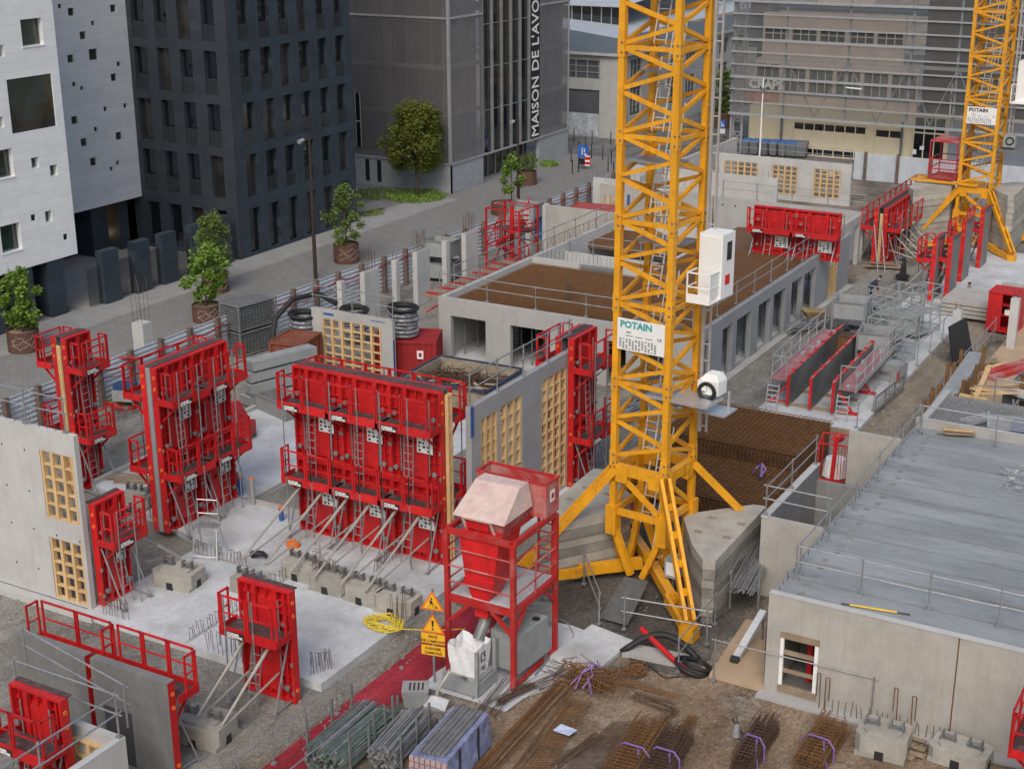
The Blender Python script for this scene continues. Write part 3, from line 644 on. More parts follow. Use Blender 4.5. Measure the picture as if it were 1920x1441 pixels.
# ================================================================ wall formwork panels
PROTO = {}
def frame_rail(mb, a, b, h=1.05, w=.055, mid=1, gap=.0, inset=.04):
    """one rectangular guard frame between two floor points"""
    a = Vector(a); b = Vector(b); t = (b-a).normalized(); a = a+t*inset; b = b-t*inset; H = Vector((0, 0, h))
    mb.beam(a, a+H, w); mb.beam(b, b+H, w); mb.beam(a+H-Vector((0, 0, w/2)), b+H-Vector((0, 0, w/2)), w)
    for k in range(mid): z = Vector((0, 0, h*(k+1)/(mid+1))); mb.beam(a+z, b+z, w*.7)
def ladder_mesh(mb, x, y, z0, z1, w=.38, dy=0.0, r=.022, step=.28):
    for s in (-w/2, w/2): mb.tube((x+s, y+dy, z0), (x+s, y, z1), r, 5)
    n = int((z1-z0)/step)
    for k in range(1, n+1):
        f = k/(n+.5); yy = y+dy*(1-f); mb.tube((x-w/2, yy, z0+(z1-z0)*f), (x+w/2, yy, z0+(z1-z0)*f), r*.75, 4, caps=False)
def formwork(label, loc, rz, W, kind='tall', stop=None, group=None, signs=True, props=None, ends=(1, 1)):
    key = (round(W, 2), kind, stop, signs, props, ends)
    if key in PROTO: return dup(PROTO[key], loc, rz, label, group)
    t = thing('formwork_panel', label, 'formwork panel', loc, rz, group)
    PROTO[key] = t
    segs = {'tall': [(0, 2.74, 2.2), (2.75, 6.12, 4.93)], 'single': [(0, 3.5, 2.25)], 'plain': [(0, 2.85, 2.25)], 'low': [(0, 3.5, 2.25)], 'cut': [(0, 2.6, 1.45)]}[kind]
    for si, (z0, z1, dk) in enumerate(segs):
        mb = MB(); rh = 1.08
        mb.box(.0, -.05, z0, W, -.012, z1)
        for x in (0, W-.07): mb.box(x, -.26, z0, x+.07, -.051, z1)
        for z in (z0, z1-.07): mb.box(.071, -.24, z, W-.071, -.051, z+.07)
        n = int((z1-z0-.2)/.36)
        for k in range(1, n): z = z0+k*(z1-z0)/n; mb.box(.072, -.13, z-.03, W-.072, -.0515, z+.03)
        for x in ((W*.30, W*.70) if W > 1.3 else (W*.5,)): mb.box(x-.07, -.25, z0+.072, x+.07, -.1305, z1-.072)
        for x in (W*.15, W*.5, W*.85) if W > 1.3 else (): mb.box(x-.02, -.19, z0+.072, x+.02, -.1302, z1-.072)
        if W > 1.3: mb.box(W*.3+.09, -.2, z0+.25, W*.7-.09, -.131, z0+(z1-z0)*.42); mb.box(W*.3+.09, -.2, z0+(z1-z0)*.47, W*.7-.09, -.131, z0+(z1-z0)*.88)
        pn = mb.build('panel', m_red, t)
        g = MB(); g.box(.003, -.0119, z0, W-.003, 0, z1); g.build('form_face', m_skin, t)
        # hardware: tie rods, wing nuts, screws
        g = MB()
        for x in (W*.12, W*.88):
            for z in (z0+.5, z0+(z1-z0)*.72):
                g.tube((x, -.36, z), (x, -.2, z), .03, 6); g.tube((x, -.34, z), (x, -.30, z), .09, 8)
        for x in (W*.22, W*.78): g.tube((x, -.29, z0+.4), (x, -.29, z1-.3), .022, 5)
        for x in (W*.02, W*.98):
            for z in (z0+.3, z0+1.2, z0+2.2): g.box(x-.03, -.30, z, x+.03, -.262, z+.12)
        g.build('tie_hardware', m_galv, t)
        if signs and dk and W > 1.3:
            zz = dk-.28
            s = MB().box(W*.53, -.275, zz-.72, W*.84, -.262, zz-.1).build('info_board', m_plate, t)
            g = MB()
            for r_ in range(4):
                for c_ in range(3):
                    if (r_*3+c_+si) % 5 == 1: continue
                    x = W*.56+c_*W*.085; z = zz-.24-r_*.135; g.box(x, -.279, z-.03, x+W*.05*(1 if (r_+c_) % 2 else .6), -.2755, z+.045)
            g.build('print', m_ink, s)
        if dk:
            y1 = -1.02; g = MB()
            g.box(-.05, y1, dk-.03, W+.05, -.262, dk)
            fl = g.build('walkway', m_grate, t)
            g = MB(); g.box(-.06, y1-.03, dk-.14, W+.06, y1-.001, dk+.16)
            for x in (.15, W-.15): g.beam((x, -.27, dk-.08), (x, y1, dk-.08), .07, .1); g.beam((x, -.27, dk-.75), (x, y1+.1, dk-.14), .06)
            for e, x in ((ends[0], -.09), (ends[1], W+.06)):
                if e: g.box(x, y1-.03, dk-.1, x+.03, -.27, dk+.14)
            g.build('toe_board', m_red, fl)
            g = MB(); n = max(1, round(W/1.05)); 
            for k in range(n): frame_rail(g, (W*k/n, y1-.02, dk+.05), (W*(k+1)/n, y1-.02, dk+.05), rh, .05)
            if ends[0]: frame_rail(g, (-.08, y1, dk+.05), (-.08, -.55, dk+.05), rh, .05)
            if ends[1]: frame_rail(g, (W+.08, y1, dk+.05), (W+.08, -.55, dk+.05), rh, .05)
            if W < 1.4: frame_rail(g, (.1, y1+.03, dk+.05), (W-.1, y1+.03, dk+.05), .8, .05, 2)
            g.build('guard_rail', m_red, t)
            if kind in ('tall', 'single') and W > 1.3:
                g = MB(); [g.tube((x, -1.06, max(.0, dk-2.6)), (x, -1.06, dk+1.15), .024, 5) for x in (W*.08, W*.62)]; g.build('tube', m_galv, t)
            g = MB(); g.box(W*.10, y1-.045, dk-.12, W*.10+.62, y1-.031, dk+.06); pl = g.build('name_plate', m_ink, t)
            lettering("STABILISER", .088, m_plate, (W*.10+.03, y1-.049, dk-.03), (1, 0, 0), (0, 0, 1), pl, .004)
            lettering("LES BANCHES", .088, m_plate, (W*.10+.03, y1-.049, dk-.105), (1, 0, 0), (0, 0, 1), pl, .004)
            zb = 0.05 if si == 0 else segs[si-1][2]+.05
            g = MB(); lx = W*.42
            if W > .9 and kind != 'plain':
                ladder_mesh(g, lx, -.40, zb, dk-.1, .36, -.42 if si == 0 and W > 1.3 else -.12)
                g.box(lx-.3, -.50, dk-.3, lx+.3, -.40, dk-.24); g.build('ladder', m_galv, t)
        if si == 0:
            for x in (W*.06, W*.94):
                g = MB(); g.tube((x, -.3, z0+2.0 if kind != 'cut' else z0+1.2), (x, -1.05, z0+.05), .03, 6); g.tube((x, -.27, z0+.12), (x, -1.05, z0+.05), .022, 5); g.box(x-.08, -1.15, z0, x+.08, -.98, z0+.03)
                g.build('stabiliser', m_galv, t)
            if props:
                for x in (W*.25, W*.72):
                    g = MB(); g.tube((x, -.3, 2.1), (x+.1, -props, .62), .04, 8); g.tube((x, -.3, 2.1), (x+.05, -.3-(props-.3)*.45, 1.43), .052, 8); g.tube((x+.02, -.3, .9), (x+.1, -props+.15, .55), .03, 6)
                    g.build('push_pull_prop', m_cream, t)
        hooks = MB()
        for x in (.035, W-.035):
            for z in (z1-.35, z1-.75, z0+.4): hooks.torus((x, -.15, z), (0, 1, 0) if False else (1, 0, 0), .05, .016, 10, 5)
            for z in (z1-.35, z1-.75, z0+.4): hooks.torus((x+(.05 if x > .5 else -.05), -.15, z), (1, 0, 0), .05, .016, 10, 5)
        hooks.build('ring_eye', m_orange, pn)
    if kind in ('tall', 'single', 'low'):
        zt = segs[-1][1]; mb = MB(); mb.box(.0, -.06, zt+.001, W, .11, zt+.03); mb.build('top_strip', m_grate, t)
    if kind == 'plain': MB().box(.0, -.26, 2.851, W, .0, 2.87).build('top_strip', m_skin, t)
    if stop:
        zt = segs[-1][1]; mb = MB()
        if stop == 'grey': mb.box(-.02, .01, 0, .06, .22, zt-.15); mb.build('stop_end', m_galv, t)
        if stop == 'wood':
            mb.box(-.03, .02, 0, 0, .20, zt-.3); mb.box(-.06, .03, 0, -.031, .07, zt-.3); mb.box(-.06, .16, 0, -.031, .20, zt-.3)
            k = .3
            while k < zt-.4: mb.box(-.055, .071, k, -.0315, .159, k+.08); k += .55
            mb.build('stop_end', m_wood, t)
    return t
R90 = math.pi/2
b0 = at(557, 995, ZS); b1 = at(835, 1055, ZS); Y3 = (b0.y+b1.y)/2+.26; X3 = b0.x; W3 = 2.0; PRL = Y3-at(690, 1112, .85).y
nm = ['next to the tall pine stop end', 'in the middle of the long row', 'street end of the long row']
for k in range(3):
    formwork('red two storey formwork panel, '+nm[2-k], (X3+W3*k, Y3, ZS), 0, W3, 'tall', None, 'long row of red formwork', True, PRL, (int(k == 0), int(k == 2)))
for k in range(3):
    formwork('formwork panel hidden behind the long row, '+['street end', 'middle one', 'end by the grey wall'][k]+', guard rail showing', (X3+W3*(k+1), Y3+.22, ZS), math.pi, W3, 'tall', None, 'back of the long row', False, None, (int(k == 2), int(k == 0)))
mb = MB(); se = thing('timber_stop_end', 'tall narrow pine stop end closing the long red formwork row', 'stop end', (X3+3*W3+.02, Y3, ZS))
mb.box(0, -.02, 0, .06, .26, 6.0); mb.box(.061, -.02, 0, .12, .06, 6.0); mb.box(.061, .18, 0, .12, .26, 6.0)
z = .3
while z < 5.9: mb.box(.062, .061, z, .115, .179, z+.1); z += .62
mb.build('board', m_wood, se)
# pair F2 along Y, open end toward the camera
c0 = at(318, 1000, ZS); X2, Y2 = c0.x-.26, c0.y
for k in range(2):
    formwork('tall red formwork panel with ladders on its side, '+['beside the grey stop strip', 'nearer the red trolley'][k], (X2, Y2+1.86*k, ZS), R90, 1.86, 'tall', None, 'free standing pair of red formwork', True, None, (int(k == 0), int(k == 1)))
for k in range(2):
    formwork('tall red formwork panel turned to the street, '+['front half of the free standing pair', 'rear half of the free standing pair'][k], (X2-.22, Y2+1.86*(k+1), ZS), -R90, 1.86, 'tall', None, 'free standing pair of red formwork, street side', False, None, (int(k == 1), int(k == 0)))
MB().box(-.2, 0, 0, -.02, .1, 6.1).build('stop_strip', m_alu, tag(MB().box(-.19, .101, 0, -.03, .5, 6.0).build('stop_end', m_galv), 'vertical grey steel stop strip closing the free standing formwork pair', 'stop end'))
o = bpy.data.objects['stop_end'] if False else [q for q in col.objects if q.name.startswith('stop_end') and q.get('category')][-1]
o.location = (X2, Y2, ZS)
# F1 tower at the far left
c1 = at(94, 790, 2.4); X1, Y1 = -40.0, 36.6
formwork('narrow tall red column formwork with a timber strip, before the planter tree', (X1, Y1, 0), R90, 1.25, 'tall', 'wood', 'column formwork')
formwork('narrow tall red column formwork half, street side of the timber strip', (X1-.24, Y1+1.25, 0), -R90, 1.25, 'tall', None, 'column formwork')
# behind the end of the windowed wall
c = at(172, 1142, ZS); 
formwork('red formwork panel close behind the end of the two storey lattice wall', (c.x-.05, c.y+.35, ZS), R90, 1.31, 'single', None)
# small one in front on the gravel
p = at(458, 1290, 0); q = at(555, 1320, 0); F4Y = (p.y+q.y)/2+.26
formwork('small single red formwork panel standing alone on the gravel by the slab edge', (p.x, F4Y, 0), 0, q.x-p.x, 'single', None, None, False, 2.9)
# two with bare grey faces in the foreground
for k, (l, rr) in enumerate(((20, 163), (165, 316))):
    a = at(l, 1189 if k == 0 else 1236, 2.85); b = at(rr, 1228 if k == 0 else 1281, 2.85)
    formwork('formwork panel showing its stained grey face, '+['nearer the street, partly hidden by its twin', 'in front, with a prop block behind it'][k], (b.x, (a.y+b.y)/2, 0), math.pi, b.x-a.x, 'plain', None, 'grey faced panels in the foreground', False)
# ================================================================ cast walls, columns and half-built blocks
def lattice(parent, o, u, W, z0, z1, nx, nz, depth=.16, mat=None, nrm=(0, 1, 0), name='timber_lattice', skip=()):
    mb = MB(); o = Vector(o); u = Vector(u); n = Vector(nrm)
    P = lambda a, z, d: o+u*a+Vector((0, 0, z))+n*d
    for i in range(nx+1):
        a = min(W-.06, max(.06, W*i/nx)); mb.beam(P(a, z0, depth/2), P(a, z1, depth/2), .12 if 0 < i < nx else .08, depth, up=n)
    for j in range(nz+1):
        z = z0+.03+(z1-z0-.06)*j/nz
        for i in range(nx):
            if (i, j) in skip: continue
            a0 = W*i/nx+.06; a1 = W*(i+1)/nx-.06; mb.beam(P(a0+(.04 if i == 0 else 0), z, depth/2+.01), P(a1-(.04 if i == nx-1 else 0), z, depth/2+.01), .055 if 0 < j < nz else .04, depth-.03, up=n)
    return mb.build(name, mat or m_wood, parent)
def guard_run(label, pts, h=1.05, sp=2.2, mids=(.55,), cat='guard rail', name='guard_rail', mat=None, group=None, r=.024, foot=True):
    pts = [Vector(p) for p in pts]; o = pts[0]; t = thing(name, label, cat, o, 0, group); m = mat or m_galv
    Rl = MB()
    for a, b in zip(pts, pts[1:]):
        n = max(1, round((b-a).length/sp))
        for k in range(n+(b == pts[-1])):
            p = a.lerp(b, k/n)-o; P = MB(); P.tube(p+Vector((0, 0, -.05)), p+Vector((random.uniform(-.03, .03), random.uniform(-.03, .03), h+.08)), r*1.15, 6)
            if foot: P.box(p.x-.07, p.y-.07, p.z-.0, p.x+.07, p.y+.07, p.z+.05)
            P.build('post', m, t)
        for f in (1.0,)+tuple(mids):
            for k in range(n):
                p = a.lerp(b, k/n)-o+Vector((0, .03, h*f+random.uniform(-.02, .02))); q = a.lerp(b, (k+1)/n)-o+Vector((0, .03, h*f+random.uniform(-.02, .02))); e = (q-p).normalized()*.12; Rl.tube(p-e, q+e, r, 6)
    Rl.build('rail', m, t)
    return t
def wall_holes(mb, pts, n): pass
# W1: two storey wall with timber lattices, left
w0 = at(172, 1142, ZS); YW1 = w0.y; XR = w0.x; ZT = onY(145, 820, YW1).z
t = thing('concrete_wall', 'two storey pale concrete wall with two pine lattices by its edge', 'wall', (XR, YW1, ZS))
def onw(px, py): q = onY(px, py, YW1); return q.x-XR, q.z-ZS
l1 = onw(73, 842)+onw(150, 985); l2 = onw(92, 1005)+onw(168, 1140)
L = 9.0; H = [(L+l1[0], L-.12, l1[3]-.02, l1[1]), (L+l2[0], L-.12, .05, l2[1])]
MB().holed((-L, 0, 0), (1, 0, 0), (0, 1, 0), L, 0, ZT-ZS, .2, H).build('wall', m_concw, t)
for i, h in enumerate(H): lattice(t, (-L+h[0], .01, 0), (1, 0, 0), h[1]-h[0], h[2], h[3], 3, 5)
mb = MB()
for k in range(9): x = -L+.8+k*1.0; [mb.tube((x, -.004, z), (x, .02, z), .035, 8) for z in (.9, 2.3, 3.6, 5.0) if not any(h[0]-.1 < x+L < h[1]+.1 and h[2] < z < h[3] for h in H)]
mb.build('tie_hole', m_ink, t)
rebars(t, [(-.5-.35*k, .1, ZT-ZS) for k in range(22)], .45, False)
MB().box(-L, -.35, -.45, .3, -.01, -.02).build('footing', m_concw, t)
guard_run('steel guard rail on top of the two storey lattice wall', [(XR-.4, YW1+.1, ZT), (XR-5.5, YW1+.1, ZT)], 1.1, 1.9)
# W2: wall along the lane axis with three lattices
XW2, YA, YB, ZW2 = -23.62, 38.75, 47.4, 5.58
t = thing('concrete_wall', 'tall grey concrete wall with three weathered timber lattices, behind the mixer tower', 'wall', (XW2, YA, ZS))
H = [(.6, 1.75, 2.2, 4.95-ZS), (1.85, 3.45, 0, 5.0-ZS), (4.85, 6.9, .05, 5.05-ZS)]
MB().holed((0, 0, 0), (0, 1, 0), (-1, 0, 0), YB-YA, 0, ZW2-ZS, .22, H).build('wall', M('grey_cast_wall', (.30, .31, .325), .8, var=.1, scale=1, fine=12, coord='POS', streak=((.31, .31, .31), .4)), t)
lattice(t, (-.02, .6, 0), (0, 1, 0), 1.15, 2.2, 4.7, 3, 5, .15, m_wood, (-1, 0, 0)); lattice(t, (-.02, 1.85, 0), (0, 1, 0), 1.6, 2.2, 4.75, 3, 5, .15, m_wood, (-1, 0, 0)); lattice(t, (-.02, 4.85, 0), (0, 1, 0), 2.05, .05, 4.8, 4, 11, .15, m_wood, (-1, 0, 0))
mb = MB()
for k in range(9): mb.box(-.1, 1.9+k*.17, .0, -.05, 2.0+k*.17, 2.15)
mb.build('timber_slat', m_wood, t)
MB().box(.001, -.05, 4.3, .03, .12, 5.35).build('blue_tape', m_bluep, t)
guard_run('steel guard rail along the top of the tall grey wall behind the mixer tower', [(XW2-.1, YA+.1, ZW2), (XW2-.1, YB-1.4, ZW2)], 1.1, 2.0)
formwork('tall red formwork panel clamped on the far end of the grey wall, lane side', (XW2+.02, 45.6, 0), R90, 1.9, 'tall', None, 'formwork pair at the wall end', False)
formwork('tall red formwork panel clamped on the far end of the grey wall, container side', (XW2-.24, 47.5, 0), -R90, 1.9, 'tall', None, 'formwork pair at the wall end', False)
# W3: single storey wall with one wide lattice
t = thing('concrete_wall', 'single storey pale concrete wall with one wide pine lattice, before the cable drums', 'wall', (-41.05, 53.0, 0))
MB().holed((0, 0, 0), (1, 0, 0), (0, 1, 0), 4.6, 0, 3.05, .2, [(.6, 3.95, .05, 2.62)]).build('wall', m_conc, t)
lattice(t, (.6, .0, 0), (1, 0, 0), 3.35, .05, 2.62, 6, 6)
mb = MB(); mb.box(4.601, -.01, .4, 4.62, .1, 2.1); mb.box(.7, -.004, 2.78, 1.3, 0, 2.9); mb.box(3.4, -.004, 2.86, 4.2, 0, 2.9); mb.build('blue_tape', m_bluep, t)
rebars(t, [(.3+.42*k, .1, 3.05) for k in range(10)], .5, False)
guard_run('steel guard rail over the single storey wall before the cable drums', [(-41, 53.1, 3.05), (-36.5, 53.1, 3.05)], 1.05, 2.2)
# columns beside the hoarding
cols = [(57.7, .3, 'slim column nearest the single storey lattice wall'), (60.2, 1.3, 'wide pier between two slim columns, first of the line'), (62.6, .3, 'slim column between two wide piers, near the tree planter'), (65.1, 1.25, 'wide pier beside the stacked grey bins'), (67.6, .3, 'slim column before the grey bins'), (70.2, 1.3, 'wide pier beside the red spiral stair'), (75.0, 1.25, 'wide pier behind the red spiral stair'), (77.2, .35, 'slim column before the blue bin')]
for y, w, lb in cols:
    t = thing('concrete_column', 'pale concrete '+lb, 'column', (-42.75, y, 0), 0, 'concrete columns along the hoarding')
    MB().box(-.15, -w/2, 0, .15, w/2, 3.0).build('shaft', m_concw, t)
    rebars(t, [(dx, -w/2+.06+j*.16, 3.0) for dx in (-.1, .1) for j in range(int((w-.06)/.16))], 1.1 if w > 1 else .5, False, .013)
t = thing('concrete_column', 'square pale concrete column with long bars, standing alone before the hoarding', 'column', (-46.45, 47.4, 0), 0, 'concrete columns along the hoarding')
MB().box(-.33, -.3, 0, .33, .3, 3.0).build('shaft', m_concw, t); rebars(t, [(dx, dy, 3.0) for dx in (-.26, 0, .26) for dy in (-.24, .24)], 2.0, False, .014)
# middle block
mbld = thing('concrete_shell_building', 'one storey concrete shell with open doorways and a brown mesh covered slab', 'building', (0, 0, 0))
XL, XRt, YF, YBk, ZM = -36.8, -23.42, 57.45, 80.0, 3.05
fx = lambda px: onY(px, 640, YF).x
dr = [(-36.1+.0, -34.15), (-32.8, -30.7), (fx(1138), fx(1174)), (fx(1212), fx(1262))]
MB().holed((XL, YF, 0), (1, 0, 0), (0, 1, 0), XRt-XL, 0, ZM, .25, [(a-XL, b-XL, -1, 2.2) for a, b in dr]).build('front_wall', m_conc, mbld)
dy = [(57.95, 59.3), (60.7, 61.95), (62.5, 64.4), (65.35, 67.1), (67.5, 69.3), (70.15, 71.8), (72.1, 74.0), (76.3, 77.85)]
m_lane = M('shaded_lane_concrete', (.25, .265, .28), .8, var=.1, scale=.8, fine=12, coord='POS', streak=((.35, .35, .35), .4))  # darker bluish copy: shade on the lane side put into the concrete colour
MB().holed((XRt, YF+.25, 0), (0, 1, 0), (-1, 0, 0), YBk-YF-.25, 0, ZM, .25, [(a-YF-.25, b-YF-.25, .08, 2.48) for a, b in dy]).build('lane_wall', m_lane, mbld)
lattice(mbld, (XRt-.04, 76.3, 0), (0, 1, 0), 1.55, .08, 2.48, 3, 8, .14, m_wood, (-1, 0, 0))
mb = MB(); mb.box(XL, YF+.25, 0, XL+.25, 66.5, ZM); mb.box(XL, 66.5, 0, XL+.25, 77, ZM); mb.box(XL+.25, 76.75, 0, -30.4, 77, ZM)
mb.box(XL+.25, 66.45, 0, -30.2, 66.7, ZM); mb.box(-30.4, 66.7, 0, -30.2, 73, ZM-.3); mb.box(XL+.25, 70.2, 0, -30.41, 70.4, ZM-.5); mb.build('inner_wall', m_concw, mbld)
mb = MB(); mb.box(XL+.25, YF+.25, 2.45, XRt-.25, 66.45, 2.7); mb.box(-30.2, 66.45, 2.45, XRt-.25, YBk, 2.7); mb.box(XL+.25, 73, 2.2, -30.41, 76.75, 2.5); slab_o = mb.build('slab', M('wet_formwork_deck', (.13, .060, .027), .8, var=.3, scale=.35, fine=6, coord='POS', dirt=(.16, .10, .06), dirt_amt=.4, dirt_scale=.3), mbld)
mb = MB()
def matgrid(mb, x0, y0, x1, y1, z, s, w):
    n = int((x1-x0)/s)
    for k in range(n+1): x = x0+k*s; mb.bar((x, y0, z), (x, y1, z), w)
    n = int((y1-y0)/s)
    for k in range(n+1): y = y0+k*s; mb.bar((x0, y, z+w), (x1, y, z+w), w)
matgrid(mb, XL+.4, YF+.4, XRt-.4, 66.3, 2.75, .2, .02); matgrid(mb, XL+.45, YF+.45, XRt-.4, 66.3, 2.84, .2, .02); matgrid(mb, -30, 66.5, XRt-.4, 74.3, 2.76, .2, .02); matgrid(mb, XL+.4, 73.1, -30.6, 76.5, 2.55, .2, .02)
mb.build('reinforcing_mesh', m_rust, slab_o)
rebars(mbld, [(XL+.12, YF+.5+.2*k, ZM) for k in range(44)], .5, False); rebars(mbld, [(XRt-.12, YF+.4+.3*k, ZM) for k in range(72)], .22, False); rebars(mbld, [(-31.5+.1*(k % 4), 60.5+.1*(k//4), 2.7) for k in range(12)], 1.0, False)
rebars(mbld, rowpts((XL+.3, 66.58), (-30.3, 66.58), 26, ZM), .5, False); rebars(mbld, rowpts((XL+.12, 67), (XL+.12, 76.5), 40, ZM), .55, False)
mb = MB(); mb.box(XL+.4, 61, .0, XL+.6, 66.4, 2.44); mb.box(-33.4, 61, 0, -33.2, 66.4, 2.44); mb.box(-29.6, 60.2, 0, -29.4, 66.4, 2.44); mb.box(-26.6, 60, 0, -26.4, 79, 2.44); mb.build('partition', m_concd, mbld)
mb = MB()
for x in [XL+.9+k*1.25 for k in range(10)]:
    for y in (58.4, 59.6): mb.tube((x, y, .05), (x, y, 2.44), .035, 6)
for y in [58.3+k*.8 for k in range(26)]: mb.tube((XRt-.75, y, .05), (XRt-.75, y, 2.44), .035, 6)
mb.build('slab_prop', m_galvd, mbld)
for x0_, x1_, lb in ((-35.3, -33.9, 'first'), (-32.4, -30.9, 'second')):
    t = thing('panel_stack', 'stack of grey panels stored inside the '+lb+' doorway of the shell', 'stored panels', (x0_, 60.2, .03), 0, 'panels stored in the shell'); mb = MB()
    for i in range(9): mb.box(0, 0, .07+i*.2, x1_-x0_, 1.2, .23+i*.2)
    pieces(mb, 'panel', m_galvd, t)
MB().box(XL+.25, YF+.2, 0, XRt-.2, YBk, .03).build('floor', m_slab, mbld)
MB().box(XRt-.05, YF+.3, .0, XRt+.35, YBk, .1).build('plinth', m_conc, mbld)
guard_run('steel guard rail along the front edge of the brown mesh slab', [(XL-.1, YF+.35, ZM), (XRt-.3, YF+.35, ZM)], 1.05, 2.6)
guard_run('steel guard rail along the lane side of the brown mesh slab', [(XRt-.35, YF+1, ZM), (XRt-.35, YBk-.3, ZM)], 1.05, 2.3)
guard_run('steel guard rail along the hoarding side of the shell, past the spiral stair', [(XL-.3, YF+2, ZM), (XL-.3, 66.4, ZM)], 1.05, 2.2)
guard_run('steel guard rail on the inner wall behind the brown slab', [(XL+.1, 66.6, ZM), (XL+.1, 76.9, ZM)], 1.05, 2.4)
guard_run('low steel guard rail across the open void behind the brown slab', [(XL+.5, 70.3, ZM-.5), (-30.6, 70.3, ZM-.5)], 1.0, 1.5)
mb = MB()
for k in range(46): mb.torus((XL+3.2+k*.05, 66.2, 2.98), (1, 0, 0), .13, .008, 8, 3)
tag(mb.build('spacer_coil', m_galvd), 'grey wire spacer coil lying along the back edge of the brown slab', 'wire coil')
mb = MB()
for k in range(40): mb.torus((-27.6+k*.055, 58.15, 2.98), (1, 0, 0), .13, .008, 8, 3)
tag(mb.build('spacer_coil', m_galvd), 'grey wire spacer coil by the front edge of the brown slab', 'wire coil')
mb = MB(); mb.box(XL-1.3, YF+.6, 2.75, XL-.02, 66.4, 2.85); o = mb.build('edge_scaffold', m_woodd, mbld); mb = MB()
for k in range(8): mb.beam((XL-1.2, YF+.8+k*1.1, 1.9), (XL-.02, YF+.8+k*1.1, 2.7), .08); mb.box(XL-1.25, YF+.8+k*1.1, 2.852, XL-.1, YF+1.1+k*1.1, 2.89)
mb.build('bracket', m_redd, o)
# formwork row standing on the slab
fL = onY(1413, 440, 74.6).x
for k in range(2):
    formwork('short red formwork panel on the brown slab, '+['near the void', 'near the lane wall'][k], (fL+2.42*k, 74.7, 2.72), 0, 2.42, 'cut', None, 'red formwork on the brown slab', True, None, (int(k == 0), int(k == 1)))
# walls behind
t = thing('concrete_wall', 'long pale concrete wall with three pine lattices, before the cream depot', 'wall', (-40.1, 100.9, 0))
H = [(onY(l, 340, 100.9).x+40.1, onY(r, 340, 100.9).x+40.1, .45, 2.5) for l, r in ((1357, 1420), (1446, 1495), (1525, 1576))]
MB().holed((0, 0, 0), (1, 0, 0), (0, 1, 0), 10.25, 0, 3.0, .22, H).build('wall', m_concw, t)
for i, h in enumerate(H): lattice(t, (h[0], 0, 0), (1, 0, 0), h[1]-h[0], h[2], h[3], 5 if i == 0 else 4, 6)
rebars(t, [(.4+.5*k, .1, 3.0) for k in range(20)], .4, False)
guard_run('thin guard rail on the long wall before the cream depot', [(-40, 101, 3), (-30, 101, 3)], 1.0, 2.5, r=.016)
t = thing('concrete_wall', 'low grey concrete wall with dark sockets behind the short red formwork', 'wall', (-34, 85.8, 0))
MB().box(0, 0, 0, 9.6, .22, 3.05).build('wall', m_conc, t)
mb = MB()
for k in range(11): mb.tube((.5+k*.85, -.006, 2.6), (.5+k*.85, .02, 2.6), .06, 8)
mb.build('socket', m_ink, t)
mb = MB(); mb.box(9.35, -6, 2.55, 9.6, -.001, 3.05); mb.box(9.35, -.9, 0, 9.6, -.6, 2.54); mb.box(9.35, -6, 0, 9.6, -5.3, 2.549); mb.build('return_frame', m_conc, t)
guard_run('steel guard rail before the lattice wall, past the short red formwork', [(-33.6, 86.0, 3.05), (-24.5, 86.0, 3.05)], 1.0, 2.1)
a = at(1025, 385, 3.0); b = at(1165, 402, 3.0)
t = thing('concrete_wall', 'pale concrete end wall beside the red container, behind the columns', 'wall', (a.x, a.y, 0))
MB().box(0, 0, 0, b.x-a.x+1, .22, 3.0).build('wall', m_conct, t); mb = MB(); mb.box(-.25, -.1, 0, -.001, .5, 3.0); mb.build('return', m_concw, t)
a = at(1125, 345, 3.0); b = at(1170, 350, 3.0)
t = thing('concrete_wall', 'far pale concrete wall with one small lattice and a blue mark, behind the crane mast', 'wall', (a.x, a.y, 0))
MB().holed((0, 0, 0), (1, 0, 0), (0, 1, 0), 8, 0, 3.0, .2, [(.25, 1.6, .4, 2.3), (3.5, 5, .3, 2.3)]).build('wall', m_conct, t); lattice(t, (.25, 0, 0), (1, 0, 0), 1.35, .4, 2.3, 3, 4); lattice(t, (3.5, 0, 0), (1, 0, 0), 1.5, .3, 2.3, 3, 4)
MB().box(2.0, -.004, 1.7, 2.2, 0, 2.5).build('blue_mark', m_bluep, t)
for (y, x0, x1, z) in ((88.5, -44, -36, 2.9), (94.5, -44, -33, 2.8)):
    t = thing('concrete_wall', 'low pale concrete cross wall seen through the crane mast, '+('nearer row' if y < 90 else 'farther row'), 'wall', (x0, y, 0)); MB().box(0, 0, 0, x1-x0, .22, z).build('wall', m_concw, t); rebars(t, [(.3+.4*k, .1, z) for k in range(int((x1-x0)/.4))], .5, False)
t = thing('concrete_wall', 'long pale concrete wall running away beside the hoarding, beyond the columns', 'wall', (-41.6, 90.5, 0)); MB().box(0, 0, 0, .22, 18, 2.9).build('wall', m_concw, t)
rebars(t, [(.1, .3+.3*k, 2.9) for k in range(55)], .4, False)
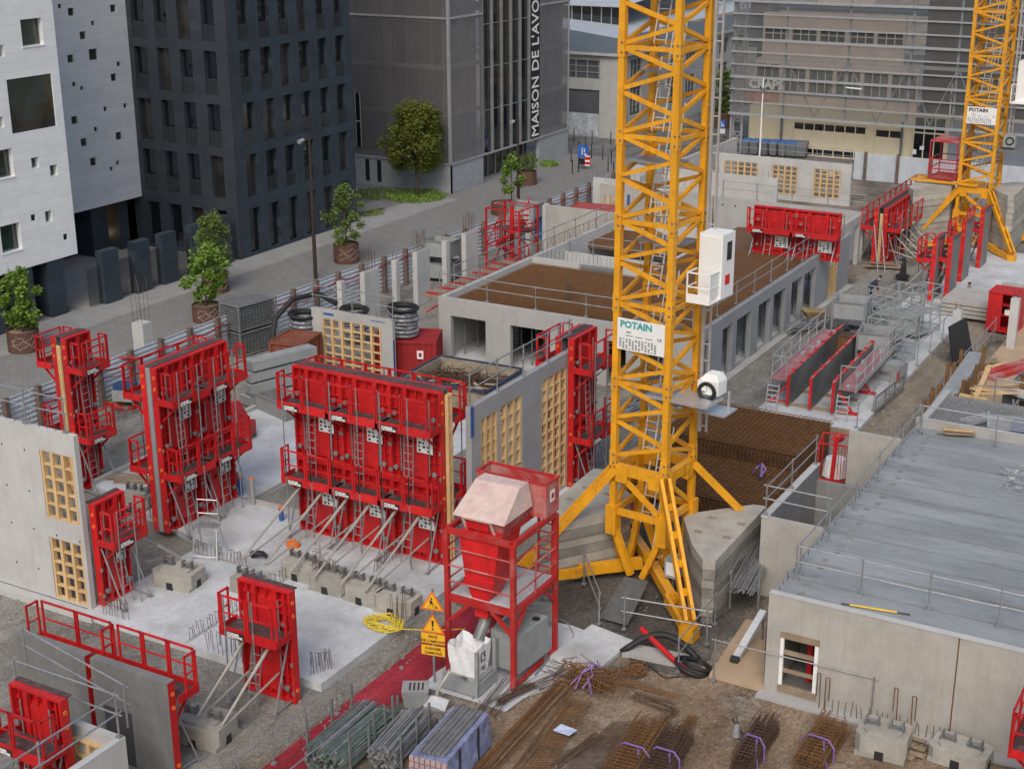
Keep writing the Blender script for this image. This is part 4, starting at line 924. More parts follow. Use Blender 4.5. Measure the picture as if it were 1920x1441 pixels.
# right front block with precast deck
rb = thing('precast_building', 'low concrete block with a wide grey plank roof and one window in its front', 'building', (0, 0, 0))
XP, YP, ZP = -12.0, 35.6, 3.05
mb = MB(); mb.holed((XP, YP, 0), (1, 0, 0), (0, 1, 0), 5.24, 0, 3.12, .2, [(.42, 1.52, .15, 2.02)]); mb.holed((XP+5.28, YP, 0), (1, 0, 0), (0, 1, 0), 9, 0, 3.12, .2, []); mb.build('front_wall', m_conct, rb)
MB().box(XP+5.241, YP+.03, 0, XP+5.279, YP+.18, 3.1).build('joint', m_rust, rb)
MB().box(XP, YP-.02, 3.121, XP+14.3, YP+.2, 3.15).build('coping', m_concw, rb)
wn = MB(); wn.box(XP+.40, YP-.03, .13, XP+1.54, YP+.06, .36); wn.box(XP+.40, YP-.03, 1.84, XP+1.54, YP+.06, 2.04); wn.box(XP+.52, YP-.02, 1.35, XP+1.42, YP+.05, 1.47); wn.box(XP+.52, YP-.02, .78, XP+1.42, YP+.05, .88)
wf = wn.build('window_frame', m_woodd, rb); mb = MB(); mb.box(XP+.42, YP-.035, .361, XP+.52, YP+.05, 1.839); mb.box(XP+1.42, YP-.035, .361, XP+1.52, YP+.05, 1.839); mb.build('side_trim', m_white, wf)
mb = MB(); mb.box(XP, YP+.2, 0, XP+.2, 50.6, 2.8); mb.box(XP+.2, 50.4, 0, 3, 50.6, 2.8); mb.build('side_wall', m_conct, rb)
mb = MB(); sm = MB(); y = YP+.22; k = 0
while y < 50.3:
    h = ZP+.012*((k*7) % 3); mb.box(XP+.01, y, 2.81, 3, y+1.09, h); sm.box(XP+.01, y+1.095, 2.81, 3, y+1.199, h-.07); y += 1.2; k += 1
dk = mb.build('roof_plank', m_deck, rb); sm.build('seam', M('seam_mortar', (.06, .063, .066), .9, var=.3, coord='POS'), dk)
mb = MB(); y = YP+.5
while y < 50: x = XP+.75+random.uniform(-.1, .1); mb.tube((x, y, ZP-.02), (x, y, ZP+.031), .10, 9); y += .6
mb.build('lifting_socket', m_concd, dk)
rebars(rb, rowpts((XP+.1, YP+.5), (XP+.1, 50), 46, 2.82), .38, False)
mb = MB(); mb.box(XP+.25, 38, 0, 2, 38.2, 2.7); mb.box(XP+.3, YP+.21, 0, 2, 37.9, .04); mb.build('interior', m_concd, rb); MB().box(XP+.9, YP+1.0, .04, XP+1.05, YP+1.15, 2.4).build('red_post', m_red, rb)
guard_run('steel guard rail along the lane edge of the plank roof', [(XP+.35, YP+1.6, ZP), (XP+.35, 50.2, ZP)], 1.05, 2.4)
guard_run('steel guard rail along the front of the plank roof, over the windowed wall', [(XP+.35, YP+1.25, ZP), (1.5, YP+1.25, ZP)], 1.05, 1.85)
guard_run('steel guard rail along the back edge of the plank roof', [(XP+.35, 50.3, ZP), (1.5, 50.3, ZP)], 1.05, 2.4)
a = at(1593, 1133, ZP+.06); b = at(1692, 1149, ZP+.06)
t = thing('tool_pole', 'yellow pole tool with dark ends lying on the plank roof', 'tool', a); MB().tube((0, 0, 0), (b-a)*.9, .028, 8).build('yellow_shaft', M('safety_yellow', (.75, .48, .02), .4), t); mb = MB(); mb.tube(-(b-a)*.16, -(b-a)*.005, .02, 6); mb.tube((b-a)*.905, (b-a)*1.15, .02, 6); mb.build('end_grip', m_black, t)
# walled pit room between crane and plank roof
t = thing('concrete_room', 'roofless concrete room beside the plank roof, a guard rail on its corner', 'room walls', (-14.3, 41.2, 0))
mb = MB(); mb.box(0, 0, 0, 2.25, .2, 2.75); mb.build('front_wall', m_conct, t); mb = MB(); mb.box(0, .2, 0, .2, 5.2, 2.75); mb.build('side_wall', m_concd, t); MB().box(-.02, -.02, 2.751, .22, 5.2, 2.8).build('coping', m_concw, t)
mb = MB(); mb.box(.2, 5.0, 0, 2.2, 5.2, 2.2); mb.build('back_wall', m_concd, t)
t2 = thing('concrete_wall', 'tan concrete wall stub beside the red cage hoist and the plank roof', 'wall', (-14.0, 49.4, 0)); MB().box(0, 0, 0, 1.95, .2, 3.0).build('wall', m_conct, t2); 
guard_run('steel guard rail on the corner of the roofless room', [(-12.2, 41.3, 2.8), (-14.2, 41.3, 2.8), (-14.2, 46.2, 2.8)], 1.0, 2.0)
# unfinished block beyond the plank roof
ub = thing('unfinished_basement', 'unfinished concrete pit with formed walls and rusty posts beyond the plank roof', 'building', (0, 0, 0))
mb = MB(); mb.box(XP+.0, 50.9, 0, 3, 51.1, 3.4); mb.box(XP, 51.1, 0, XP+.25, 55.2, 3.2); mb.build('kerb_wall', m_conc, ub)
mb = MB(); mb.tube((-8.15, 50.89, 2.9), (-8.15, 50.95, 2.9), .09, 10); mb.tube((-7.6, 50.89, 2.9), (-7.6, 50.95, 2.9), .09, 10); mb.build('wall_opening', m_ink, ub)
mb = MB(); mb.box(XP+.26, 51.11, 2.9, 3, 55.2, 3.0); mb.build('slab', m_concd, ub)
mb = MB(); matgrid(mb, XP+.3, 51.2, 2.5, 54.6, 3.1, .2, .02); mb.build('reinforcing_mesh', m_galvd, ub)
mb = MB(); mb.box(-10.4, 58.4, 0, 3, 58.6, 2.5); mb.build('formed_wall', m_greyp, ub)
mb = MB(); 
for k in range(9): mb.box(-9.9+k*1.0, 58.3, .3, -9.82+k*1.0, 58.39, 2.4)
for z in (.6, 1.4, 2.2): mb.box(-10.3, 58.31, z, 2, 58.38, z+.08)
mb.build('wale', m_galv, ub)
MB().box(-10.4, 58.2, 2.501, 3, 58.75, 2.75).build('timber_header', m_ply, ub)
mb = MB(); matgrid(mb, -10.2, 58.8, 2.5, 62.5, 2.62, .25, .03); mb.box(-10.3, 58.8, 2.3, 2.5, 62.5, 2.4); mb.build('mesh_floor', m_galvd, ub)
MB().box(-13.2, 62.6, -.0, 4, 76, .12).build('plywood_floor', m_ply, ub)
MB().box(-11, 59, .0, 3, 62.5, .02).build('pit_floor', m_concd, ub)
guard_run('steel guard rail round the unfinished pit, rusty posts behind it', [(-10.3, 56.2, 2.6), (1, 56.2, 2.6)], 1.0, 2.0)
guard_run('steel guard rail between the plywood floor and the mesh floor', [(-10.2, 63, 2.4), (1, 63, 2.4)], 1.0, 1.9)
# ================================================================ tower cranes
def beam2(mb, p, q, w, h=None): mb.beam(p, q, w, h)
def ballast_stack(label, top_pts, z1, n, lift=0.0, holes=None, group=None):
    """heavy wedge blocks stacked in layers"""
    c = sum((Vector((*p[:2], 0)) for p in top_pts), Vector())/len(top_pts); t = thing('ballast_stack', label, 'ballast blocks', (c.x, c.y, 0), 0, group)
    P = [(p[0]-c.x, p[1]-c.y) for p in top_pts]; h = (z1-lift)/n
    for k in range(n):
        j = .02*((k*5) % 3-1); mb = MB(); mb.prism([(x*(1-.004*(k % 2))+j, y*(1-.004*(k % 2))-j) for x, y in P], lift+k*h+.018, lift+(k+1)*h); b = mb.build('ballast_block', m_balld if k in (n-2, n//2-1) and n < 8 else m_ball, t)
    if holes:
        mb = MB()
        for hx, hy in holes: x, y = hx-c.x, hy-c.y; mb.box(x-.13, y-.10, z1+.001, x+.13, y+.10, z1+.006)
        mb.build('lifting_pocket', m_woodd, b)
    m = MB(); m.prism([(x*.96, y*.96) for x, y in P], 0, lift+.01); m.build('bearer', m_concd, t)
    return t
def crane(label, c, rot, S, zf, H, feet_r, mast0, sign_z, bay=2.5, sc=1.0):
    t = thing('tower_crane', label, 'crane', (c.x, c.y, 0), rot)
    h = S/2; L = [(-h, -h), (h, -h), (h, h), (-h, h)]; w = .20*sc
    mb = MB()
    for x, y in L: mb.beam((x, y, mast0), (x, y, H), w, w, up=(1, 0, 0))
    mb.build('mast_leg', m_yel, t)
    mb = MB(); z = zf; k = 0
    while z < H-.1:
        z1 = z+bay
        for i in range(4):
            a = L[i]; b = L[(i+1) % 4]
            if i % 2: a, b = b, a
            mid = z+bay/2
            mb.beam((a[0], a[1], z+.1), (b[0], b[1], mid+.02), .105*sc, .12*sc); mb.beam((b[0], b[1], mid+.06), (a[0], a[1], z1), .105*sc, .12*sc)
        if k % 2 == 1:
            for i in range(4): a = L[i]; b = L[(i+1) % 4]; mb.beam((*a, z1), (*b, z1), .10*sc, .13*sc)
        z = z1; k += 1
    mb.build('mast_brace', m_yel, t)
    mb = MB()                                      # splice plates and pins
    z = zf; k = 0
    while z < H:
        for x, y in L: mb.box(x-w*.58, y-w*.58, z-.28, x+w*.58, y+w*.58, z+.28)
        z += bay*2
    sp = pieces(mb, 'splice', m_yel, t)[0]; mb = MB(); z = zf
    while z < H:
        for x, y in L:
            for dz in (-.14, .14): mb.tube((x-w*.66, y-.03, z+dz), (x+w*.66, y-.03, z+dz), .04, 8); mb.tube((x+.03, y-w*.66, z+dz), (x+.03, y+w*.66, z+dz), .04, 8)
        z += bay*2
    mb.build('pin', m_galvd, sp)
    # bottom: portal frame, V legs, struts, cross base
    mb = MB()
    for i in range(4):
        a = Vector((*L[i], 0)); b = Vector((*L[(i+1) % 4], 0)); zt = zf-.35
        mb.beam(a+Vector((0, 0, zt)), b+Vector((0, 0, zt)), .22, .34); mb.beam(a+Vector((0, 0, mast0+.55)), b+Vector((0, 0, mast0+.55)), .16, .2)
        m = (b-a)*.82+a
        mb.beam(a.lerp(b, .08)+Vector((0, 0, zt-.15)), a.lerp(b, .9)+Vector((0, 0, mast0+.75)), .12, .16)
        for p, q in ((a, a.lerp(b, .38)), (b, a.lerp(b, .62))): mb.beam(p+Vector((0, 0, mast0+.1)), q+Vector((0, 0, .35)), .2, .2)
        for p in (a, b): d = (b-a).normalized()*(1 if p is a else -1); mb.box(*(min(p.x, p.x+d.x*.42)-.12, min(p.y, p.y+d.y*.42)-.12, zt-.42), *(max(p.x, p.x+d.x*.42)+.12, max(p.y, p.y+d.y*.42)+.12, zt+.1))
    for x, y in L: mb.box(x-.19, y-.19, mast0-.25, x+.19, y+.19, mast0+.75)
    mb.build('portal_frame', m_yel, t)
    mb = MB()
    for x, y in L:
        d = Vector((x, y, 0)).normalized(); p = Vector((x, y, zf-.35)); q = d*feet_r+Vector((0, 0, .62)); s = d.cross(Vector((0, 0, 1)))*.13
        mb.beam(p+s, q+s, .11, .24); mb.beam(p-s, q-s, .11, .24); n = 5
        for k in range(1, n): r = p.lerp(q, k/n); mb.beam(r+s, r-s, .14, .2)
    mb.build('strut', m_yel, t)
    mb = MB()
    for x, y in L:
        d = Vector((x, y, 0)).normalized(); q = d*feet_r; s = d.cross(Vector((0, 0, 1)))*.17
        mb.beam(d*.3+Vector((0, 0, .5)), q*.55+Vector((0, 0, .42)), .30, .34)
        mb.beam(q*.55+s+Vector((0, 0, .42)), q+s+Vector((0, 0, .35)), .13, .34); mb.beam(q*.55-s+Vector((0, 0, .42)), q-s+Vector((0, 0, .35)), .13, .34)
        for f in (.6, .75, .9): mb.beam(q*f+s+Vector((0, 0, .42)), q*f-s+Vector((0, 0, .42)), .1, .2)
        mb.box(q.x-.24, q.y-.24, .02, q.x+.24, q.y+.24, .5)
    mb.build('cross_base', m_yel, t)
    # ladders with cages, landings
    mb = MB(); z = .5; k = 0
    while z < H:
        z1 = min(z+bay, H); x = -.15 if k % 2 else .2; y = .1 if k % 2 else .25
        for s in (-.2, .2): mb.tube((x+s-.12, y, z), (x+s+.12, y+.1, z1+.9), .024, 5)
        n = int((z1+.7-z)/.3)
        for j in range(n): f = j/n; mb.tube((x-.2-.12+.24*f, y+.1*f, z+.1+j*.3), (x+.2-.12+.24*f, y+.1*f, z+.1+j*.3), .015, 4)
        z = z1; k += 1
    ld = mb.build('ladder', m_white, t)
    mb = MB(); z = zf+bay*.8
    while z < H:
        for j in range(6): mb.torus((.05, .0, z+j*.75), (0, 0, 1), .36, .012, 12, 4)
        z += bay*3
    mb.build('ladder_cage', m_galv, ld)
    mb = MB(); z = zf+bay*1.4; k = 0
    while z < H: mb.box(-h+.1, -h+.12 if k % 2 else -.1, z, h-.1, .15 if k % 2 else h-.1, z+.05); z += bay*2; k += 1
    mb.build('landing', m_galv, t)
    # maker's board
    bd = thing('crane_board', '', 'board') if False else None
    mb = MB(); mb.box(-h+.1, -h-w*.62-.03, sign_z, h-.08, -h-w*.62, sign_z+1.02*sc); sg = mb.build('load_board', m_plate, t)
    yb = -h-w*.62-.034
    lettering("POTAIN", .30, M('board_teal', (.05, .33, .32), .6) if c.y < 60 else m_ink, (-h+.2, yb, sign_z+.74), (1, 0, 0), (0, 0, 1), sg, .012, sx=1.05)
    lettering("MDT", .09, m_ink, (-h+.42, yb, sign_z+.56), (1, 0, 0), (0, 0, 1), sg); lettering("CE", .13, m_ink, (h-.34, yb, sign_z+.47), (1, 0, 0), (0, 0, 1), sg)
    g = MB()
    for r_ in range(7):
        for c_ in range(12):
            if (r_*5+c_*3) % 7 == 0: continue
            x = -h+.18+c_*(S-.5)/12; g.box(x, yb, sign_z+.05+r_*.05, x+.07, yb+.003, sign_z+.075+r_*.05)
    for c_ in range(3): g.box(-h+.4+c_*.35, yb, sign_z+.47, -h+.66+c_*.35, yb+.003, sign_z+.49)
    g.build('print', m_ink, sg)
    return t
# near crane
ca = at(1163.7, 578.9, 9.35); cb = at(1264.9, 597.8, 9.35); cc = at(1303.7, 568.7, 9.35)
C1 = (ca+cc)/2; C1.z = 0; ROT1 = R(-5.0)
cr1 = crane('big yellow tower crane standing among ballast blocks beside the red mixer', C1, ROT1, 1.86, 4.35, 27, 4.45, 1.95, 8.1, 1.3)
def tri(pts, z): return [at(x, y, z) for x, y in pts]
zb = 2.2
hr = tri(((1336, 970), (1390, 982), (1309, 996), (1363, 1007)), zb)
ballast_stack('stack of wedge shaped concrete ballast blocks on the walled room side of the big crane', tri(((1282, 972), (1290, 962), (1413, 945), (1438, 948), (1341, 1052), (1318, 1050), (1297, 1020)), zb), zb, 6, .25, [(q.x, q.y) for q in hr], 'crane ballast')
hl = tri(((1096, 923), (1066, 945), (1137, 935)), zb)
ballast_stack('stack of wedge shaped concrete ballast blocks between the mixer tower and the big crane', [q+Vector((-.15, .4, 0)) for q in tri(((1110, 886), (1135, 888), (1180, 935), (1181, 952), (1160, 967), (1005, 1000), (1003, 975)), zb)], zb, 6, .25, [(q.x-.15, q.y+.4) for q in hl], 'crane ballast')
# hanging on the mast: lift car, rail and cable box
t = thing('lift_car', 'white service lift car with an open cage balcony, hanging on the big crane mast', 'lift car', C1+Vector((0, 0, 9.5)), ROT1)
mb = MB(); mb.box(1.52, .1, 0, 2.55, 1.2, 2.65); bdy = mb.build('cabin', m_white, t)
mb = MB(); mb.box(2.551, .5, 1.55, 2.57, .9, 2.3); mb.build('window', m_glass, bdy); MB().box(1.58, .08, .2, 2.48, .099, 2.55).build('door', m_plate, bdy); mb = MB(); mb.box(2.551, .42, .55, 2.565, .82, .95); mb.build('red_label', m_red, bdy)
mb = MB(); mb.box(1.45, -.75, -.05, 2.5, .08, .02)
for x in (1.46, 2.46): mb.beam((x, -.73, .02), (x, -.73, 1.2), .05); mb.beam((x, -.73, .6), (x, .07, .6), .04); mb.beam((x, -.73, 1.18), (x, .07, 1.18), .05)
for z in (.6, 1.18): mb.beam((1.46, -.73, z), (2.46, -.73, z), .05)
mb.box(1.45, -.76, -.05, 2.5, -.735, .32); mb.build('balcony', m_white, t); MB().box(2.44, -.7, .25, 2.46, .05, 1.15).build('side_screen', m_plate, t)
for o_ in t.children:
    o_.matrix_basis = Matrix.Translation((1.3, .1, .35)) @ Matrix.Scale(.76, 4) @ Matrix.Translation((-1.5, -.1, 0))
t = thing('lift_rail', 'grey toothed lift rail running up the side of the big crane mast', 'lift rail', C1, ROT1)
mb = MB(); mb.beam((1.25, .72, 5.2), (1.25, .72, 27), .09); mb.beam((1.46, .78, 5.2), (1.46, .78, 27), .06)
z = 5.4
while z < 27: mb.beam((1.25, .72, z), (1.46, .78, z), .035); z += .55
z = 6
while z < 27: mb.beam((.98, .9, z), (1.25, .72, z), .05); z += 3.2
mb.build('rail', m_alu, t)
t = thing('cable_box', 'white cable drum box with a black coiled hose on a bracket of the big crane', 'cable box', C1+Vector((0, 0, 6.75)), ROT1)
mb = MB(); mb.prism([(1.65, -.1), (2.6, -.1), (2.6, .7), (1.65, .7)], .15, .8); mb.hexa([(1.65, -.1, .801), (2.6, -.1, .801), (2.6, .7, .801), (1.65, .7, .801), (1.9, .0, 1.1), (2.45, .0, 1.1), (2.45, .6, 1.1), (1.9, .6, 1.1)]); bx_ = mb.build('casing', m_white, t)
mb = MB(); mb.box(1.62, -.22, .35, 2.05, -.101, .8); mb.build('switch_box', m_plate, bx_); mb = MB(); mb.poly([(1.8, -.225, .5), (1.95, -.225, .5), (1.875, -.225, .63)]); mb.build('warning_label', m_yel, bx_)
mb = MB(); mb.torus((2.1, -.24, .35), (0, 1, 0), .38, .045, 18, 6); mb.torus((2.08, -.2, .32), (0, 1, 0), .32, .045, 18, 6); mb.torus((2.12, -.28, .34), (0, 1, 0), .43, .04, 18, 6); mb.build('hose', m_rubber, t)
mb = MB(); mb.box(.1, -.95, -.12, 2.3, .2, -.05); mb.beam((1.75, -.1, -.5), (1.75, -.1, .15), .08); mb.beam((2.45, .3, -.45), (2.45, .3, .15), .07); mb.box(1.6, -.3, -.52, 2.6, .6, -.46); mb.build('bracket', m_alu, t)
for o_ in t.children:
    if o_.name.split('.')[0] != 'bracket': o_.matrix_basis = Matrix.Translation((1.6, -.1, -.05)) @ Matrix.Scale(.7, 4) @ Matrix.Translation((-1.65, .1, 0))
t = thing('walk_plate', 'grey ribbed gangway plate sloping up to the foot of the big crane', 'gangway', at(1145, 1160, .0)); a = at(1125, 1158, .12); b = at(1177, 1172, .12); c = at(1215, 1093, .5); d = at(1170, 1085, .5); o_ = t.location
mb = MB(); up = Vector((0, 0, .06)); mb.hexa([a-o_, b-o_, c-o_, d-o_, a-o_+up, b-o_+up, c-o_+up, d-o_+up])
for k in range(12): f = (k+.5)/12; mb.beam((a.lerp(b, f)-o_)+up*1.3, (d.lerp(c, f)-o_)+up*1.3, .035, .05)
mb.build('plate', m_galvd, t)
t = thing('floodlight', 'grey site floodlight on the wedge blocks below the big crane', 'floodlight', at(1262, 1085, .6)); MB().box(-.25, -.18, .1, .25, .18, .75).build('housing', m_greyp, t); MB().beam((0, 0, -.6), (0, 0, .1), .07).build('stand', m_galvd, t); MB().box(-.18, -.195, .2, .18, -.181, .65).build('lens', m_plate, t)
# far crane
C2 = Vector((-19.4, 93.1, 0))
cr2 = crane('farther yellow tower crane at the far side of the site before the depot', C2, R(-2), 1.95, 4.1, 24, 4.45, 1.7, 7.85, 1.3, 1.0)
_c1 = Vector((C1.x, C1.y, 0)); lft = [Vector((q.x, q.y, 0))-_c1 for q in tri(((1110, 886), (1135, 888), (1180, 935), (1181, 952), (1160, 967), (1005, 1000), (1003, 975)), zb)]; rgt = [Vector((q.x, q.y, 0))-_c1 for q in tri(((1282, 972), (1290, 962), (1413, 945), (1438, 948), (1341, 1052), (1318, 1050), (1297, 1020)), zb)]
ballast_stack('tall stack of tan ballast blocks below the red cage of the farther crane', [C2+q+Vector((-.5, -.4, 0)) for q in lft], 3.9, 10, .2, None, 'farther crane ballast')
ballast_stack('tall stack of tan ballast blocks of the farther crane, by the grey sloping wall', [C2+q+Vector((-.5, 0, 0)) for q in rgt], 3.9, 10, .2, None, 'farther crane ballast')
t = thing('cage', 'red mesh access cage on the tall block stack of the farther crane', 'cage', (C2.x-3.0, C2.y-.8, 4.25), R(-3))
mb = MB()
for x in (0, 1.7):
    for y in (0, 2.2): mb.beam((x, y, 0), (x, y, 2.3), .07)
for z in (0, .6, 1.2, 2.3):
    for y in (0, 2.2): mb.beam((0, y, z), (1.7, y, z), .06)
    for x in (0, 1.7): mb.beam((x, 0, z), (x, 2.2, z), .06)
mb.build('frame', m_redd, t); mb = MB(); mb.box(0, 0, -.06, 1.7, 2.2, 0); mb.box(-.05, -.05, 2.3, 1.75, 2.25, 2.36); mb.build('floor', m_dusty, t)
mb = MB()
for k in range(16): mb.bar((.1*k+.05, 0, 0), (.1*k+.05, 0, 1.2), .025); mb.bar((1.7, .13*k+.1, 0), (1.7, .13*k+.1, 1.2), .025)
mb.build('mesh_infill', m_redd, t)
mb = MB(); mb.beam((-1.0, -.2, -.15), (3.2, -.2, -.15), .14); mb.beam((-1.0, .9, -.15), (3.2, .9, -.15), .14); mb.build('carrying_beam', m_yel, t)
t = thing('cable_box', 'grey hose reel box on the farther crane mast', 'cable box', C2+Vector((1.3, -.6, 6.5)), 0); MB().box(0, 0, 0, .7, .6, .7).build('casing', m_greyp, t); mb = MB(); mb.torus((.4, -.06, .4), (0, 1, 0), .22, .04, 16, 5); mb.build('hose', m_rubber, t); MB().box(-.6, -.3, -.25, 1.4, .8, -.15).build('bracket', m_galvd, t)
t = thing('lift_car', 'white lift car on the farther crane mast, cut by the picture edge', 'lift car', C2+Vector((1.5, 0, 9.2)), R(-3)); MB().box(.1, .1, 0, 1.1, 1.1, 2.4).build('cabin', m_white, t); mb = MB(); mb.box(.0, -.7, -.05, 1.05, .09, .02); [mb.beam((x, -.68, 0), (x, -.68, 1.1), .05) for x in (.02, 1.0)]; mb.beam((.02, -.68, 1.1), (1.0, -.68, 1.1), .05); mb.build('balcony', m_white, t)
t = thing('lift_rail', 'grey toothed lift rail on the farther crane mast', 'lift rail', C2, R(-3)); mb = MB(); mb.beam((1.35, .5, 7), (1.35, .5, 24), .09); mb.beam((1.55, .55, 7), (1.55, .55, 24), .06); z = 7.0
while z < 24: mb.beam((1.35, .5, z), (1.55, .55, z), .04); z += .6
mb.build('rail', m_alu, t)
# ================================================================ mortar mixer tower
mx0, mx1, my0, my1, mz, md = -20.44, -18.26, 32.1, 34.62, 4.66, 2.56
t = thing('mixer_tower', 'red steel tower with a dusty mixer drum and funnel above a white bag', 'mixer tower', (mx0, my0, 0)); W, D = mx1-mx0, my1-my0
mb = MB()
for x in (0, W):
    for y in (0, D): mb.box(x-.07, y-.07, 0, x+.07, y+.07, mz-.09)
for z, w in ((mz-.08, .16), (md-.09, .2)):
    for y in (0, D): mb.beam((.071, y, z), (W-.071, y, z), .12, w)
    for x in (0, W): mb.beam((x, .071, z), (x, D-.071, z), .12, w)
mb.beam((W, .071, .12), (W, D-.071, .12), .1, .1); mb.beam((0, .071, .12), (0, D-.071, .12), .1, .1)
for x, s in ((0, 1), (W, -1)): mb.beam((x+s*.05, 0, 1.75), (x+s*.7, 0, md-.2), .1)
mb.beam((W, .05, 1.75), (W, .7, md-.2), .09); mb.beam((W, D-.05, 1.75), (W, D-.7, md-.2), .09)
mb.beam((.9, .07, mz-.06), (.9, D-.07, mz-.06), .1); mb.beam((W-.5, .07, mz-.06), (W-.5, D-.07, mz-.06), .1)
mb.build('frame', M('mixer_frame_red', (.42, .02, .018), .5, var=.15, scale=1.2, fine=15, coord='POS', dirt=(.36, .2, .18), dirt_amt=.35, dirt_scale=1.6), t)
MB().box(.07, .07, md, W-.07, D-.07, md+.03).build('deck', m_slab, t)
mb = MB()
for z in (3.0, 3.5, 4.05): mb.tube((.07, -.02, z), (W-.07, -.02, z), .028, 6); mb.tube((W+.02, .07, z), (W+.02, D-.07, z), .025, 6); mb.tube((-.02, .07, z), (-.02, D-.07, z), .025, 6)
mb.tube((W+.02, D*.5, md), (W+.02, D*.5, 4.05), .025, 6); mb.build('handrail', m_dusty, t)
mb = MB(); a = [(.38, .02), (1.72, .02), (1.72, 1.3), (.38, 1.3)]; b = [(.86, .10), (1.24, .10), (1.24, .6), (.86, .6)]
mb.hexa([(.60, .03, 3.1), (1.50, .03, 3.1), (1.50, 1.1, 3.1), (.60, 1.1, 3.1)]+[(x, y, mz-.02) for x, y in a]); mb.hexa([(x, y, 2.35) for x, y in b]+[(.60, .03, 3.099), (1.50, .03, 3.099), (1.50, 1.1, 3.099), (.60, 1.1, 3.099)])
mb.box(.84, .12, 2.0, 1.26, .64, 2.36)
hp = mb.build('hopper', m_red, t)
# name raised on the funnel
pl = MB().box(.56, -.02, 2.98, 1.52, .045, 3.22).build('name_plate', m_red, hp); lettering("LEON GROSSE", .155, m_redd, (.60, -.024, 3.04), (1, 0, 0), (0, 0, 1), pl, .002, depth=.006)
# drum box with a dusty gabled lid
mb = MB(); X0, X1, Y0, Y1 = .25, 1.78, .15, 1.7; z0 = mz-.15
mb.hexa([(X0+.2, Y0+.25, z0), (X1-.15, Y0+.25, z0), (X1-.15, Y1, z0), (X0+.2, Y1, z0), (X0, Y0, z0+.55), (X1, Y0, z0+.55), (X1, Y1, z0+.55), (X0, Y1, z0+.55)]); dr = mb.build('drum', m_dusty, t)
mb = MB(); z1 = z0+.552; zr = z0+1.25; yr = Y0+1.05
mb.poly([(X0-.08, Y0-.1, z1), (X1+.08, Y0-.1, z1), (X1-.06, yr, zr), (X0+.02, yr, zr)]); mb.poly([(X0-.08, Y1, z1), (X0-.08, Y0-.1, z1), (X0+.02, yr, zr), (X0+.02, Y1, zr)]); mb.poly([(X1+.08, Y0-.1, z1), (X1+.08, Y1, z1), (X1-.06, Y1, zr), (X1-.06, yr, zr)]); mb.poly([(X0+.02, yr, zr), (X1-.06, yr, zr), (X1-.06, Y1, zr), (X0+.02, Y1, zr)]); mb.poly([(X0-.08, Y0-.1, z1), (X0-.08, Y1, z1), (X1+.08, Y1, z1), (X1+.08, Y0-.1, z1)])
mb.build('lid', m_dust, dr); mb = MB(); mb.box(X0+.28, Y0+.04, z0+.18, X1-.5, Y0+.06, z0+.50); mb.build('front_panel', m_red, dr); mb = MB()
for x in (X0+.2, X1-.42): mb.beam((x, Y0-.02, z0+.5), (x+.08, Y0+.15, z0-.02), .09, .05)
mb.beam((X0+.2, Y0-.03, z0+.52), (X1-.42, Y0-.03, z0+.52), .06); mb.build('bracket', m_dust, dr)
mb = MB(); mb.box(-.05, D-.72, mz+.02, W+.07, D-.69, mz+1.05); mb.box(-.05, D+.02, mz+.02, W+.07, D+.05, mz+1.05); mb.box(-.05, D-.689, mz+.02, -.02, D+.019, mz+1.05); mb.box(W+.04, D-.689, mz+.02, W+.07, D+.019, mz+1.05); mb.box(-.02, D-.689, mz+.02, W+.04, D+.019, mz+.05); sk_ = mb.build('skip_bucket', m_dusty, t)
mb = MB()
for y in (D-.705, D+.035): mb.beam((-.08, y, mz+1.07), (W+.1, y, mz+1.07), .06)
for x in (-.035, W+.055): mb.beam((x, D-.67, mz+1.07), (x, D+.0, mz+1.07), .06)
mb.build('rim', m_redd, sk_); MB().box(W+.071, D-.48, mz+.45, W+.08, D-.22, mz+.8).build('label_plate', m_plate, sk_); MB().box(W+.081, D-.43, mz+.55, W+.084, D-.27, mz+.7).build('mark', m_redd, sk_)
mb = MB()
for x in (W-.55, W-.1): mb.beam((x, D-.05, md), (x+.0, D+.0, mz), .05)
for k in range(7): mb.beam((W-.55, D-.04, md+.25+k*.28), (W-.1, D-.04, md+.25+k*.28), .035)
mb.build('ladder', m_redd, t)
mb = MB(); mb.path([(1.04, .42, 2.02), (1.06, .28, 1.75), (1.02, -.02, 1.35)], .18, 12); mb.build('chute', m_galvd, t)
